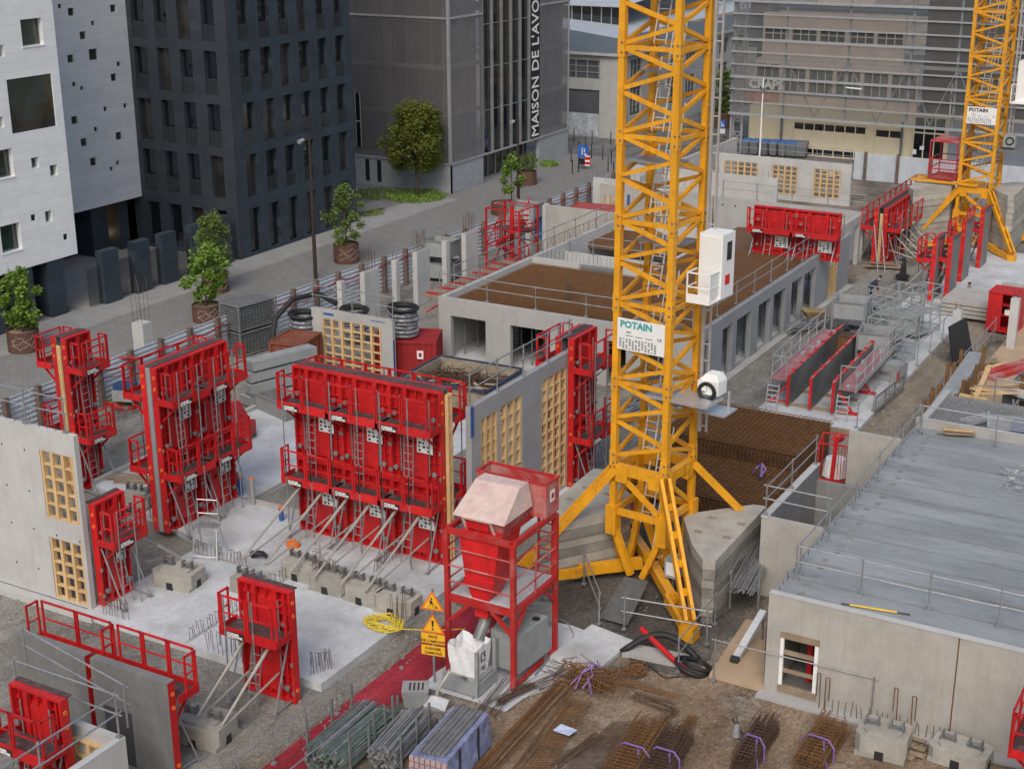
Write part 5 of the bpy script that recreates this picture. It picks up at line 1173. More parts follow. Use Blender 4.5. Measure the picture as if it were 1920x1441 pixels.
# bag and its stand
bp = Vector((mx0+.92, my0-.35, 0)); t = thing('bag_stand', 'grey perforated steel stand below the mixer chute', 'stand', bp)
mb = MB()
for x, y in ((-.55, -.5), (.55, -.5), (.55, .5), (-.55, .5)): mb.box(x-.05, y-.05, 0, x+.05, y+.05, .55 if x < 0 else 1.45)
mb.box(-.55, -.5, .42, .55, .5, .5); mb.box(-.6, -.56, .05, .6, -.51, .42); mb.box(.55, -.45, .05, .6, .45, .42); mb.build('frame', m_greyp, t)
t = thing('white_bag', 'open white bulk bag with a printed mark hanging under the mixer chute', 'bag', bp+Vector((0, 0, .51)))
mb = MB(); n = 9; sides = []
def bagp(i, f):
    cx_ = [(-.47, -.42), (.47, -.42), (.47, .42), (-.47, .42)]; e = i/n; k = int(e*4) % 4; q = e*4-int(e*4)
    return 0
P = []
N = 24
for lev in range(6):
    f = lev/5; ring = []
    for i in range(N):
        a_ = 2*math.pi*i/N+math.pi/4; c_, s_ = math.cos(a_), math.sin(a_); m_ = max(abs(c_), abs(s_)); x, y = c_/m_*.45, s_/m_*.40; b_ = 1-.04*math.cos(i*2.1+lev)-.05*f*(1-f)*4*(random.random())+.03*f
        ring.append((x*b_*(.93+.09*f), y*b_*(.93+.09*f), f*.92+(.05*math.sin(i*1.3) if lev == 5 else 0)))
    P.append(ring)
for lev in range(5):
    for i in range(N): j = (i+1) % N; mb.quad(P[lev][i], P[lev][j], P[lev+1][j], P[lev+1][i])
mb.poly([(x, y, .35) for x, y, z in P[2]]); bg_ = mb.build('sack', M('white_woven', (.72, .73, .74), .8, var=.06, scale=3, fine=20), t)
mb = MB(); mb.box(.462, -.12, .42, .47, .12, .45); mb.box(.462, -.12, .66, .47, .12, .69); mb.box(.462, -.12, .45, .47, -.09, .66); mb.box(.462, .05, .52, .47, .12, .62); mb.box(.462, -.1, .2, .47, .12, .24); mb.box(.462, -.05, .12, .47, .1, .15); mb.build('printed_mark', m_ink, bg_)
# machine box behind
q = at(955, 1255, 0); t = thing('grout_pump', 'grey steel cabinet on legs standing under the red mixer tower', 'machine', (-19.25, 32.5, 0), R(-4))
mb = MB(); mb.box(0, 0, .38, 1.0, 1.55, 1.55); bx_ = mb.build('cabinet', m_greyp, t); mb = MB(); [mb.box(x-.04, y-.04, 0, x+.04, y+.04, .379) for x in (.06, .94) for y in (.08, 1.47)]; mb.build('leg_frame', m_galvd, t); mb = MB(); mb.tube((.8, 1.2, 1.551), (.8, 1.2, 1.58), .12, 12); mb.build('filler_cap', m_ink, bx_); mb = MB(); mb.box(.06, -.012, .45, .47, -.001, 1.48); mb.box(.53, -.012, .45, .94, -.001, 1.48); mb.build('door', m_greyp, bx_)
def block(label, loc, rz, sx=1.35, sy=1.0, sz=.55, fit=True, group='prop counterweight blocks'):
    t = thing('counterweight_block', label, 'concrete block', loc, rz, group); x, y = sx/2, sy/2; c = .16; mb = MB()
    P = [(-x+c, -y), (x-c, -y), (x, -y+c), (x, y-c), (x-c, y), (-x+c, y), (-x, y-c), (-x, -y+c)]; mb.prism(P, .12, sz); mb.box(-x+.02, -y+.02, 0, -.12, y-.02, .1199); mb.box(.12, -y+.02, 0, x-.02, y-.02, .1199); mb.box(-.12, -y+.1, .05, .12, y-.1, .1198)
    mb.prism([(p[0]*.72, p[1]*.72) for p in P], sz+.001, sz+.07)
    b = mb.build('block', m_ball, t)
    mb = MB(); mb.box(-.12, -y-.004, .0, .12, -y+.019, .26); mb.box(x-.019, -.12, .0, x+.004, .12, .26); mb.build('fork_slot', m_ink, b)
    if fit:
        mb = MB()
        for s in (-1, 1): mb.box(s*sx*.24-.22, -.06, sz+.07, s*sx*.24+.22, .06, sz+.1); mb.box(s*sx*.24-.18, -.09, sz+.1, s*sx*.24-.13, .09, sz+.3); mb.box(s*sx*.24+.13, -.09, sz+.1, s*sx*.24+.18, .09, sz+.3); mb.tube((s*sx*.24-.2, 0, sz+.22), (s*sx*.24+.2, 0, sz+.22), .03, 6)
        mb.build('anchor_shoe', m_galvd, t)
    return t
for k, px in enumerate(((570, 1078), (625, 1102), (690, 1122), (748, 1142))):
    q = at(*px, ZS); block('concrete counterweight block under the long red row props, '+['before its street end', 'second from the street end', 'third from the street end', 'by the yellow hose'][k], q, R(-2+3*(k % 2)))
q = at(337, 1092, ZS); block('concrete counterweight block alone in the middle of the pale slab', q, R(8), 1.5, 1.15, .55)
q = at(385, 1380, 0); block('concrete counterweight block on the gravel at the foot of the single red panel props', q, R(6), 1.55, 1.2, .6)
q = at(1655, 1405, 0); block('moss stained concrete counterweight block on the brown earth before the windowed block', q, R(4), 1.35, 1.1, .65)
q = at(1800, 1425, 0); block('broken concrete counterweight block with scrap on it, beside the rusty starter bars', q, R(-5), 1.5, 1.0, .45, True)
q = at(470, 1105, ZS); block('concrete counterweight block half hidden behind the single red panel', q, R(0), 1.2, .9, .45)
q = at(262, 945, ZS); block('concrete counterweight block in shade behind the left lattice wall tower', q, R(10), 1.2, 1.0, .5)
q = at(1010, 1160, 0); block('concrete counterweight block behind the mixer tower legs', q, R(20), 1.1, 1.0, .6)
def prop(label, a, b, grp=None):
    a, b = Vector(a), Vector(b); t = thing('push_pull_prop', label, 'prop', a, 0, grp); m = a.lerp(b, .45)
    MB().tube((0, 0, 0), (m-a)*1.02, .05, 8).build('inner_tube', m_cream, t); MB().tube(m-a, b-a, .038, 8).build('outer_tube', m_galv, t)
q = at(337, 1080, ZS); prop('steel prop from the slab block up to the left formwork cage, upper one', q+Vector((.1, 0, .7)), (XR+.5, YW1+1.4, 2.6)); prop('steel prop from the slab block to the lower left formwork', q+Vector((-.3, 0, .65)), (XR+.55, YW1+2.0, 1.2))
# warning signs on a post
q = Vector((mx0-.05, my0-.75, 0)); t = thing('warning_sign_post', 'steel post with two orange triangular warning signs and two yellow plates', 'sign', q, R(12))
mb = MB(); mb.beam((0, .04, 0), (0, .04, 3.0), .06); mb.build('post', m_galv, t); m_sgn = M('sign_yellow', (.78, .42, .02), .5, var=.05); m_sgr = M('sign_orange_rim', (.7, .16, .02), .5, var=.05)
for z, ic in ((2.35, 0), (1.62, 1)):
    mb = MB(); mb.poly([(-.36, 0, z), (.36, 0, z), (0, 0, z+.62)]); mb.poly([(.36, .015, z), (-.36, .015, z), (0, .015, z+.62)]); sg = mb.build('triangle_sign', m_sgr, t); mb = MB(); mb.poly([(-.28, -.004, z+.05), (.28, -.004, z+.05), (0, -.004, z+.53)]); f = mb.build('sign_face', m_sgn, sg)
    mb = MB()
    if ic: mb.poly([(-.04, -.008, z+.40), (-.022, -.008, z+.20), (.022, -.008, z+.20), (.04, -.008, z+.40)]); mb.box(-.03, -.008, z+.1, .03, -.006, z+.16)
    else: mb.box(-.05, -.008, z+.33, 0, -.006, z+.39); mb.poly([(-.08, -.008, z+.31), (-.06, -.008, z+.19), (.01, -.008, z+.19), (.0, -.008, z+.31)]); mb.beam((-.05, -.007, z+.2), (-.1, -.007, z+.08), .03, .004); mb.beam((0, -.007, z+.2), (.03, -.007, z+.08), .03, .004); mb.beam((-.02, -.007, z+.28), (.1, -.007, z+.14), .022, .004); mb.poly([(.06, -.008, z+.08), (.18, -.008, z+.08), (.12, -.008, z+.15)])
    mb.build('symbol', m_ink, f)
for z, tx in ((1.28, ('PISTE', 'DE CAMIONS')), (.90, ('DANGER', 'CAMIONS'))):
    p_ = MB().box(-.36, -.01, z, .36, .01, z+.31).build('text_plate', m_sgn, t)
    for k in range(2): lettering(tx[k], .12, m_ink, (0, -.013, z+.18-k*.14), (1, 0, 0), (0, 0, 1), p_, .002, 'CENTER')
# ================================================================ vegetation, street furniture, hoarding
m_leaf = leaf_mat('maple_leaf', (.12, .22, .03), (.23, .35, .05)); m_leafd = leaf_mat('olive_leaf', (.095, .125, .016), (.19, .225, .034)); m_leaff = leaf_mat('feathery_leaf', (.11, .17, .035), (.21, .28, .06))
m_bark = M('bark', (.12, .095, .07), .9, var=.3, scale=5, fine=20, bump=.3)
def tree(label, loc, h, cr, cz, trunk=.1, lobes=9, leaves=2200, ls=.16, mat=None, sparse=1.0, seed=1, cat='tree', lean=(0, 0), base=.35, group=None, name='tree'):
    rg = random.Random(seed); t = thing(name, label, cat, loc, rg.uniform(0, 6), group); zc = h-cz; mb = MB()
    top = Vector((lean[0], lean[1], h*.86)); mb.path([(0, 0, -.05), Vector((lean[0]*.3, lean[1]*.3, h*.35)), top*.7, top], trunk, 7, trunk*.25)
    C = []
    for i in range(lobes):
        a = i*2.4+rg.uniform(-.4, .4); f = (i+.5)/lobes; zz = zc-cz*base*2+ (h*.97-(zc-cz*base*2))*f; r = cr*(.25+.75*math.sin(math.pi*min(.97, max(.12, f*.95+.05)))**.8)*rg.uniform(.45, 1.1)
        c = Vector((math.cos(a)*r*.75+lean[0]*f, math.sin(a)*r*.75+lean[1]*f, zz)); C.append((c, rg.uniform(.32, .55)*cr*sparse)); s0 = top*(.35+.5*f); mb.path([s0, s0.lerp(c, .6)+Vector((0, 0, .1)), c], trunk*.32, 5, trunk*.1)
    mb.build('trunk', m_bark, t, smooth=True)
    mb = MB()
    for k in range(leaves):
        c, r = C[k % lobes]; d = Vector((rg.gauss(0, 1), rg.gauss(0, 1), rg.gauss(0, .8))); d = d.normalized()*r*(rg.random()**.6); p = c+d
        u = Vector((rg.gauss(0, 1), rg.gauss(0, 1), rg.gauss(0, .5))).normalized(); v = u.cross(Vector((rg.gauss(0, .5), rg.gauss(0, .5), 1))).normalized(); s = ls*rg.uniform(.6, 1.3)
        mb.quad(p-u*s*.5, p+v*s*.38, p+u*s*.5, p-v*s*.38)
    mb.build('crown', mat or m_leaf, t); return t
def planter(label, p, r=.95, h=.95, graf=True, seed=3):
    t = thing('planter', label, 'planter', p, 0, 'round rusty planters'); mb = MB(); n = 28
    for i in range(n):
        a = 2*math.pi*i/n; b = 2*math.pi*(i+1)/n
        for R0, s in ((r, 1), (r-.05, -1)):
            P = [(R0*math.cos(a), R0*math.sin(a), 0), (R0*math.cos(b), R0*math.sin(b), 0), (R0*math.cos(b), R0*math.sin(b), h), (R0*math.cos(a), R0*math.sin(a), h)]; mb.quad(*(P if s > 0 else P[::-1]))
        mb.quad((r*math.cos(a), r*math.sin(a), h), (r*math.cos(b), r*math.sin(b), h), ((r-.05)*math.cos(b), (r-.05)*math.sin(b), h), ((r-.05)*math.cos(a), (r-.05)*math.sin(a), h))
    mb.build('tub', M('corten_steel', (.10, .05, .035), .85, var=.3, scale=3, fine=12) if 'corten_steel' not in bpy.data.materials else bpy.data.materials['corten_steel'], t)
    MB().prism([((r-.055)*math.cos(2*math.pi*i/18), (r-.055)*math.sin(2*math.pi*i/18)) for i in range(18)], h-.2, h-.12).build('soil', m_woodd, t)
    if graf:
        mb = MB(); rg = random.Random(seed)
        for j in range(3):
            pts = []; a0 = -1.5; 
            for k in range(26): a = a0+.075*k; pts.append(((r+.004)*math.cos(a), (r+.004)*math.sin(a), h*(.3+.2*j)+.09*math.sin(k*.5+j*1.7+seed)+.05*math.sin(k*1.3+seed*2)))
            mb.path(pts, .014, 4)
        mb.build('scribble', M('pale_spray', (.34, .27, .24), .9) if 'pale_spray' not in bpy.data.materials else bpy.data.materials['pale_spray'], t)
    return t
P1 = at(46, 655); P2 = at(388, 600); P3 = at(405, 545); P4 = at(650, 490); P5 = at(962, 405); P6 = at(988, 345)
planter('round rusty planter with pale wavy lines, behind the narrow column formwork', P1, .78, 1.05, True, 1); planter('round rusty planter half hidden by the white hoarding, with a leafy maple', P2, .74, .9, True, 2); planter('round rusty planter with bold pale loops, beside the stone slab screen', P3, .74, 1.05, True, 3); planter('round rusty planter with a pink tangle on it, before the dark office block', P4, .78, 1.15, True, 4); planter('round rusty planter with red flowers before the glazed entrance', P6, .75, 1.0, False)
planter('low rusty planter behind the hoarding at the foot of the second lamp post', at(945, 400), .9, .8, False)
tree('leafy light green maple in the planter behind the narrow column formwork', P1+Vector((0, 0, .8)), 3.3, 1.25, 1.3, .06, 22, 2900, .19, None, .66, 1, base=.62)
tree('leafy light green maple in the planter close to the hoarding', P2+Vector((0, 0, .7)), 3.2, 1.5, 1.2, .06, 22, 2800, .2, None, .64, 7, base=.62, lean=(.3, -.2))
tree('feathery olive green shrub tree beside the stone slab screen', P3+Vector((0, 0, .8)), 3.6, 1.4, 1.3, .05, 24, 4200, .14, m_leaff, .68, 5, base=.6)
tree('dark green slim tree in the planter before the dark office block', P4+Vector((0, 0, .9)), 3.8, 1.45, 1.6, .06, 24, 2700, .16, m_leaff, .6, 9, base=.6)
tree('slim light green tree beside the second lamp post', P5+Vector((-.4, .5, .2)), 4.0, 1.2, 1.6, .05, 11, 1500, .2, None, .75, 11)
tree('low green and pink flowering shrub in the planter by the glazed entrance', P6+Vector((0, 0, .8)), 1.5, .95, .7, .05, 9, 1400, .13, m_leaff, .9, 4, 'shrub', name='shrub')
tree('large round olive green tree before the polycarbonate building', at(783, 370), 6.9, 3.1, 2.75, .15, 70, 20000, .17, m_leafd, .48, 21, base=.36)
tree('dark tree in the gap beside the screened depot', at(1352, 235), 5.0, 1.9, 2.2, .1, 14, 2400, .3, m_leaff, .8, 31)
planter('square brown planter box under the dark tree beside the depot', at(1352, 238), 1.2, 1.4, False)
def patch(label, p, r, h, n, mat, seed=2, ls=.14):
    rg = random.Random(seed); mb = MB()
    for k in range(n):
        a = rg.uniform(0, 6.3); d = r*math.sqrt(rg.random()); q = Vector((p.x+math.cos(a)*d, p.y+math.sin(a)*d, p.z)); u = Vector((rg.gauss(0, .4), rg.gauss(0, .4), 1)).normalized(); s = Vector((rg.gauss(0, 1), rg.gauss(0, 1), 0)).normalized()*ls*.4; b = h*rg.uniform(.4, 1); mb.quad(q-s*.5, q+s*.5, q+u*b+s, q+u*b-s)
    o = mb.build('weeds', mat); o['kind'] = 'stuff'; return o
patch('', at(780, 370), 2.2, .35, 900, m_leaf, 1); patch('', at(1030, 310), .8, .4, 150, m_leaf, 2); patch('', at(700, 365), 2.0, .25, 500, m_leaff, 3); patch('', at(655, 745), 1.2, .35, 500, m_leaf, 4); patch('', at(215, 740), 1.6, .35, 500, m_leaf, 5); patch('', at(690, 400), 1.2, .2, 300, m_leaff, 6)
# lamp posts
def lamp(label, p, h):
    t = thing('lamp_post', label, 'lamp post', p, 0); m = bpy.data.materials.get('brown_steel') or M('brown_steel', (.055, .035, .03), .5, .3); mb = MB(); mb.tube((0, 0, 0), (0, 0, h*.62), .12, 10, .11); mb.tube((0, 0, h*.62), (0, 0, h), .075, 10, .06); mb.tube((0, 0, h), (-.1, -.5, h-.1), .03, 6); mb.build('pole', m, t)
    mb = MB(); mb.tube((-.1, -.38, h-.13), (-.16, -.75, h-.22), .09, 8, .14); mb.build('lamp_head', m_greyp, t); return t
q = at(592, 522); lamp('tall brown lamp post before the dark office block', q, 8.3); q = at(972, 400); lamp('brown lamp post by the slim tree, before the glazed entrance', q, 6.6)
for p, hh, lb in ((at(1424, 296), 6.6, 'slim white mast lamp beside the blue lidded bins'), (at(1772, 306), 6.4, 'slim white mast lamp before the depot entrance')):
    t = thing('mast_lamp', lb, 'lamp post', p); mb = MB(); mb.tube((0, 0, 0), (0, 0, hh), .085, 8, .05); mb.build('pole', m_white, t); mb = MB(); mb.tube((0, 0, hh-1.2), (0, 0, hh-.8), .16, 8); mb.tube((0, 0, hh), (0, 0, hh+.2), .04, 6); mb.build('lamp_head', m_galvd, t)
# hoarding of corrugated sheets
ha_ = at(-60, 775, 2.0); hb_ = at(180, 682, 2.0); hc_ = at(630, 513, 2.0); hd_ = at(1000, 385, 2.0); he_ = at(1168, 318, 2.0)
m_hoard = M('white_coated_sheet', (.52, .57, .62), .42, .1, var=.1, scale=1.2, fine=10, coord='POS', streak=((.35, .38, .42), .5)); m_post = M('rusty_post', (.14, .10, .085), .8, var=.3, scale=3)
hp_ = [Vector((p.x, p.y, 0)) for p in (ha_, hb_, hc_, hd_, he_)]
t = thing('hoarding', 'long white corrugated steel hoarding with brown posts and a red cable', 'fence', hp_[0]); o_ = hp_[0]; mb = MB(); pm = MB(); rc = []
prof = []; z = .0
while z < 2.0: prof += [(0, z), (0, z+.10), (.035, z+.13), (.035, z+.20)]; z += .23
prof = [(d, min(q, 2.0)) for d, q in prof]
for a, b in zip(hp_, hp_[1:]):
    dirv = (b-a).normalized(); nrm = dirv.cross(Vector((0, 0, 1))); n = max(1, round((b-a).length/2.0))
    for i in range(len(prof)-1):
        (d0, z0), (d1, z1) = prof[i], prof[i+1]; mb.quad(a-o_+nrm*d0+Vector((0, 0, z0)), b-o_+nrm*d0+Vector((0, 0, z0)), b-o_+nrm*d1+Vector((0, 0, z1)), a-o_+nrm*d1+Vector((0, 0, z1)))
    mb.quad(a-o_-nrm*.02, a-o_-nrm*.02+Vector((0, 0, 2.0)), b-o_-nrm*.02+Vector((0, 0, 2.0)), b-o_-nrm*.02); mb.quad(a-o_+Vector((0, 0, 2.0))-nrm*.02, a-o_+Vector((0, 0, 2.0))+nrm*.036, b-o_+Vector((0, 0, 2.0))+nrm*.036, b-o_+Vector((0, 0, 2.0))-nrm*.02)
    for k in range(n):
        p = a.lerp(b, k/n)-o_+nrm*.16; pm.box(p.x-.11, p.y-.11, 0, p.x+.11, p.y+.11, 2.12); 
        rc += [p+nrm*.16+Vector((0, 0, 1.75)), a.lerp(b, (k+.5)/n)-o_+nrm*.26+Vector((0, 0, 1.55+random.uniform(-.1, .06)))]
mb.build('corrugated_sheet', m_hoard, t); pieces(pm, 'post', m_post, t)
mb = MB(); mb.path(rc[4:], .035, 6); mb.path([q+Vector((0, 0, -.35)) for q in rc[4:30]], .02, 5); tag(mb.build('red_cable', M('red_cable', (.22, .012, .02), .5)), 'red site cable strung along the posts of the white hoarding', 'cable'); bpy.data.objects['red_cable'].location = o_
for k in range(16):
    f = (k+.5)/16; 
ft = []
for k, px in enumerate(((548, 700), (575, 735))): pass
# second hoarding at the far end
a = at(1605, 325, 0); b = at(1770, 335, 0); t = thing('hoarding', 'white sheet hoarding at the far end below the garage doors', 'fence', (onY(1600, 328, 111).x, 111, 0)); mb = MB()
for k in range(9): mb.box(0, 0, .0+k*.23, 23, .03, .0+k*.23+.20); mb.box(0, .005, k*.23+.2, 23, .025, k*.23+.23)
mb.build('corrugated_sheet', m_hoard, t); mb = MB(); [mb.box(.8+k*2.5, -.22, 0, 1.0+k*2.5, -.02, 2.2) for k in range(9)]; pieces(mb, 'post', m_post, t)
# bins
m_binlid = M('blue_lid', (.05, .13, .30), .5, var=.1); m_bin = M('grey_bin', (.14, .15, .16), .6, var=.12)
bl = ['grey wheelie container with a blue lid, nearest the lattice leg', 'second grey blue lidded container from the lattice leg', 'blue lidded container with its lid tilted, before the mast lamp', 'blue lidded container just past the mast lamp', 'narrow blue lidded container in the middle of the bins', 'wide blue lidded container next to the all grey one', 'all grey wheelie container at the end nearest the garage door']
for k in range(7):
    p = at(1400+k*17.0, 290+k*.9); t = thing('wheelie_container', bl[k], 'bin', p, R(random.uniform(-6, 6)), 'bins before the depot'); w = .62 if k < 5 else .95
    mb = MB(); mb.hexa([(-w*.42, -.4, .15), (w*.42, -.4, .15), (w*.42, .35, .15), (-w*.42, .35, .15), (-w/2, -.48, 1.15), (w/2, -.48, 1.15), (w/2, .45, 1.15), (-w/2, .45, 1.15)]); mb.build('body', m_bin, t)
    mb = MB(); mb.hexa([(-w/2-.03, -.5, 1.151), (w/2+.03, -.5, 1.151), (w/2+.03, .47, 1.151), (-w/2-.03, .47, 1.151), (-w/2, -.35, 1.25), (w/2, -.35, 1.25), (w/2, .45, 1.36), (-w/2, .45, 1.36)]); mb.build('lid', m_binlid if k < 6 else m_bin, t)
    mb = MB(); [mb.tube((x-.03, y, .09), (x+.03, y, .09), .09, 10) for x in (-w*.35, w*.35) for y in (-.3, .28)]; mb.build('wheel', m_rubber, t)
# bollards and signs on the plaza
bo = [(1076, 266), (1110, 270), (1145, 271), (1086, 290), (1073, 327), (1098, 282), (1105, 312), (1130, 300), (1146, 307), (1160, 268), (1192, 268), (1071, 303), (1085, 323), (1109, 297), (1140, 322), (1150, 330), (1325, 262), (1337, 268), (1348, 274), (1358, 280), (1368, 284)]
_or = 'first second third fourth fifth sixth seventh eighth'.split()
_bl = {}
for grp_, desc in (((0, 1, 2, 9, 10), 'before the old hall front, %s from the polycarbonate building'), ((3, 5, 11, 6, 13), 'on the paving between hall and blue sign, %s from the polycarbonate building'), ((4, 12, 7, 8), 'beside the blue plaza sign, %s counted away from the clad wall'), ((14, 15), 'behind the hoarding, %s past the red and white sign'), ((16, 17, 18, 19, 20), 'by the lattice leg of the depot, %s seen past the crane mast')):
    for i_, k_ in enumerate(sorted(grp_, key=lambda q: bo[q][0])): _bl[k_] = desc % _or[i_]
for k, (x, y) in enumerate(bo):
    p = at(x, y); t = MB().tube((0, 0, 0), (0, 0, 1.15), .045, 8).build('bollard', m_black); t.location = p; tag(t, 'thin black bollard '+_bl[k], 'bollard', 'thin black plaza bollards')
p = at(1093, 318); t = thing('pedestrian_sign', 'blue square pedestrian sign on two black legs on the plaza', 'sign', p); sg = MB().box(-.45, -.03, .95, .45, .03, 1.95).build('sign_face', M('sign_blue', (.03, .12, .45), .5), t); mb = MB(); [mb.box(x-.03, -.03, 0, x+.03, .03, .949) for x in (-.4, .4)]; mb.box(-.37, -.02, .4, .37, .02, .9); mb.build('leg_frame', m_black, t); mb = MB(); mb.box(-.12, -.036, 1.2, -.04, -.0305, 1.6); mb.box(-.13, -.036, 1.63, -.03, -.0305, 1.73); mb.box(.1, -.036, 1.2, .3, -.0305, 1.3); mb.box(.08, -.036, 1.4, .16, -.0305, 1.7); mb.build('symbol', m_white, sg)
MB().beam((-.4, -.034, 1.0), (.4, -.034, 1.9), .05, .004).build('red_stripe', m_red, sg)
p = at(1101, 348); t = thing('barrier_sign', 'small red and white sign on the hoarding line', 'sign', p); mb = MB(); mb.box(-.22, -.02, 1.5, .22, .02, 2.3); sg = mb.build('sign_face', m_red, t); mb = MB(); mb.box(-.2, -.026, 1.82, .2, -.021, 1.95); mb.box(-.22, -.026, 2.2, .22, -.0205, 2.28); mb.box(-.22, -.026, 1.52, .22, -.0205, 1.6); mb.build('white_bar', m_white, sg); mb = MB(); mb.tube((0, 0, 0), (0, 0, 1.5), .03, 6); mb.build('post', m_galv, t)
p = at(1353, 262); t = thing('pedestrian_sign', 'blue and white pedestrian sign by the corner of the depot', 'sign', p); mb = MB(); mb.box(-.3, -.02, 1.0, .3, .02, 1.75); sg = mb.build('sign_face', bpy.data.materials['sign_blue'], t); mb = MB(); mb.box(-.3, -.02, .55, .3, .02, .98); mb.build('lower_plate', m_white, t); mb = MB(); mb.box(-.08, -.026, 1.15, 0, -.0205, 1.45); mb.box(-.09, -.026, 1.48, .01, -.0205, 1.58); mb.box(.08, -.026, 1.15, .16, -.0205, 1.4); mb.build('symbol', m_white, sg); mb = MB(); mb.tube((0, .03, 0), (0, .03, 1.7), .03, 6); mb.build('post', m_galv, t)
q = at(690, 396); t = thing('bench', 'low dark stone bench on the paving beside the dark office block', 'bench', q, R(75)); MB().box(-1.3, -.25, .1, 1.3, .25, .5).build('seat', m_concd, t); MB().box(-1.0, -.15, 0, 1.0, .15, .099).build('plinth', m_ink, t)
# ================================================================ foreground formwork and stock
p = at(128, 1310, 3.45); 
formwork('red formwork panel with a guard rail cage, close to the low white wall', (p.x-1.75, p.y, 0), 0, 1.75, 'low', None, None, False)
q = at(235, 1380, 2.4); t = thing('concrete_wall', 'low white concrete corner wall cut by the picture edge, guard rail above', 'wall', (q.x, q.y, 0))
mb = MB(); mb.box(-2.2, -.2, 0, 0, 0, 2.4); mb.box(-.2, -9, 0, 0, -.201, 2.4); mb.build('wall', m_concw, t); lattice(t, (-1.5, -.36, 0), (1, 0, 0), 1.1, .2, 2.1, 2, 4)
guard_run('steel guard rail on the low white corner wall', [(q.x-3.5, q.y-.1, 2.4), (q.x-.1, q.y-.1, 2.4), (q.x-.1, q.y-5, 2.4)], 1.15, 3.0)
guard_run('long steel guard rail reaching past the cage before the grey faced panels', [(q.x-3.9, q.y+.6, 2.9), (q.x-.3, q.y+.4, 2.4)], 1.1, 3.4, foot=False)
MB().box(.0, .0, 0, .95, .02, 1.6).build('door_blockout', M('dark_form_board', (.07, .07, .072), .6, .2), bpy.data.objects['formwork_panel'] if False else [o for o in col.objects if o.get('label', '').startswith('formwork panel showing its stained grey face, in front')][0]); [o for o in col.objects if o.name.startswith('door_blockout')][0].location = (1.35, .001, 0)
p = at(1889, 1412, 2.25); formwork('red formwork panel cut by the picture edge, beside the broken block', (p.x+1.05, p.y+2.1, 0), -R90, 2.0, 'low', None, None, False)
def tubes_rack(label, a, dirn, L, W, H, n, mat, rack=True, group='racks of scaffold tubes', r=.034):
    t = thing('tube_rack', label, 'tube rack', a, math.atan2(dirn[1], dirn[0]), group); rg = random.Random(n); mb = MB()
    per = max(1, int(W/(r*2.3))); k = 0
    while k < n:
        row = k//per; y = (k % per)*r*2.3-W/2+r+rg.uniform(-.01, .01); z = .2+row*r*2.2+rg.uniform(0, .03); s = rg.uniform(-.15, .15); tl = rg.uniform(-.04, .08); mb.tube((s, y, z), (L+s, y+rg.uniform(-.05, .05), z+tl), r*rg.choice((.8, 1, 1)), 6)
        mb.cur = rg.choice((0, 0, 1, 2)) if isinstance(mat, list) else 0
        if k % 2 == 0: mb.box(s-.02, y-.045, z-.045, s+.005, y+.045, z+.045)
        k += 1
    mb.build('scaffold_tubes', mat, t)
    if rack:
        mb = MB()
        for x in (L*.12, L*.55, L*.9):
            for y in (-W/2-.05, W/2+.05): mb.beam((x, y, 0), (x, y, H), .06)
            mb.beam((x, -W/2-.05, .1), (x, W/2+.05, .1), .06)
        mb.build('rack_frame', m_galvd, t)
    return t
m_tube = M('green_grey_tube', (.17, .20, .19), .5, .45, var=.35, scale=2.5, fine=14); m_tubeg = M('green_tube', (.10, .17, .12), .6, .1, var=.35); m_tubel = M('grey_tube', (.33, .34, .345), .45, .5, var=.3, scale=2.5, fine=14)
def along(x0, y0, x1, y1, z=0): a = at(x0, y0, z); b = at(x1, y1, z); return a, (b-a).normalized(), (b-a).length
a, d, L = along(605, 1455, 725, 1352); tubes_rack('rack of green grey scaffold tubes beside the red walkway', a, d, 2.6, 1.25, 1.35, 120, [m_tube, m_tubel, m_tubeg])
a, d, L = along(715, 1445, 800, 1350); tubes_rack('smaller rack of grey scaffold tubes between the green tubes and the wrapped pack', a, d, 2.1, .85, 1.1, 66, [m_tubel, m_tube, m_galv])
# wrapped pack of grey channels
a, d, L = along(765, 1475, 855, 1372); t = thing('wrapped_pack', 'pack of grey channels wrapped in clear bluish film, on bricks', 'wrapped pack', a+Vector((.55, .1, 0)), math.atan2(d.y, d.x)); mb = MB()
mb.hexa([(0, -.62, .05), (2.5, -.62, .05), (2.5, .58, .05), (0, .58, .05), (0, -.56, 1.02), (2.5, -.56, 1.02), (2.5, .5, .98), (0, .5, .98)]); pk = mb.build('film', M('blue_film', (.22, .26, .42), .2, var=.45, scale=1.6, fine=6, bump=.9, dirt=(.50, .46, .52), dirt_amt=.35, dirt_scale=2), t)
mb = MB()
for k in range(6): mb.box(.12, -.42+k*.13, 1.03, 2.46, -.42+k*.13+.11, 1.09+.012*(k % 2))
mb.build('steel_channel', m_galvd, t); mb = MB()
for i in range(7):
    for j in range(5): mb.box(-.05, -.55+i*.155, .1+j*.18, -.001, -.55+i*.155+.12, .1+j*.18+.14)
mb.build('brick_end', M('pink_brick', (.42, .30, .30), .8, var=.25), t); mb = MB()
for x in (.6, 1.7): mb.box(x, -.635, .04, x+.05, -.60, 1.03); mb.box(x, .585, .04, x+.05, .61, 1.0)
mb.build('strap', m_black, t)
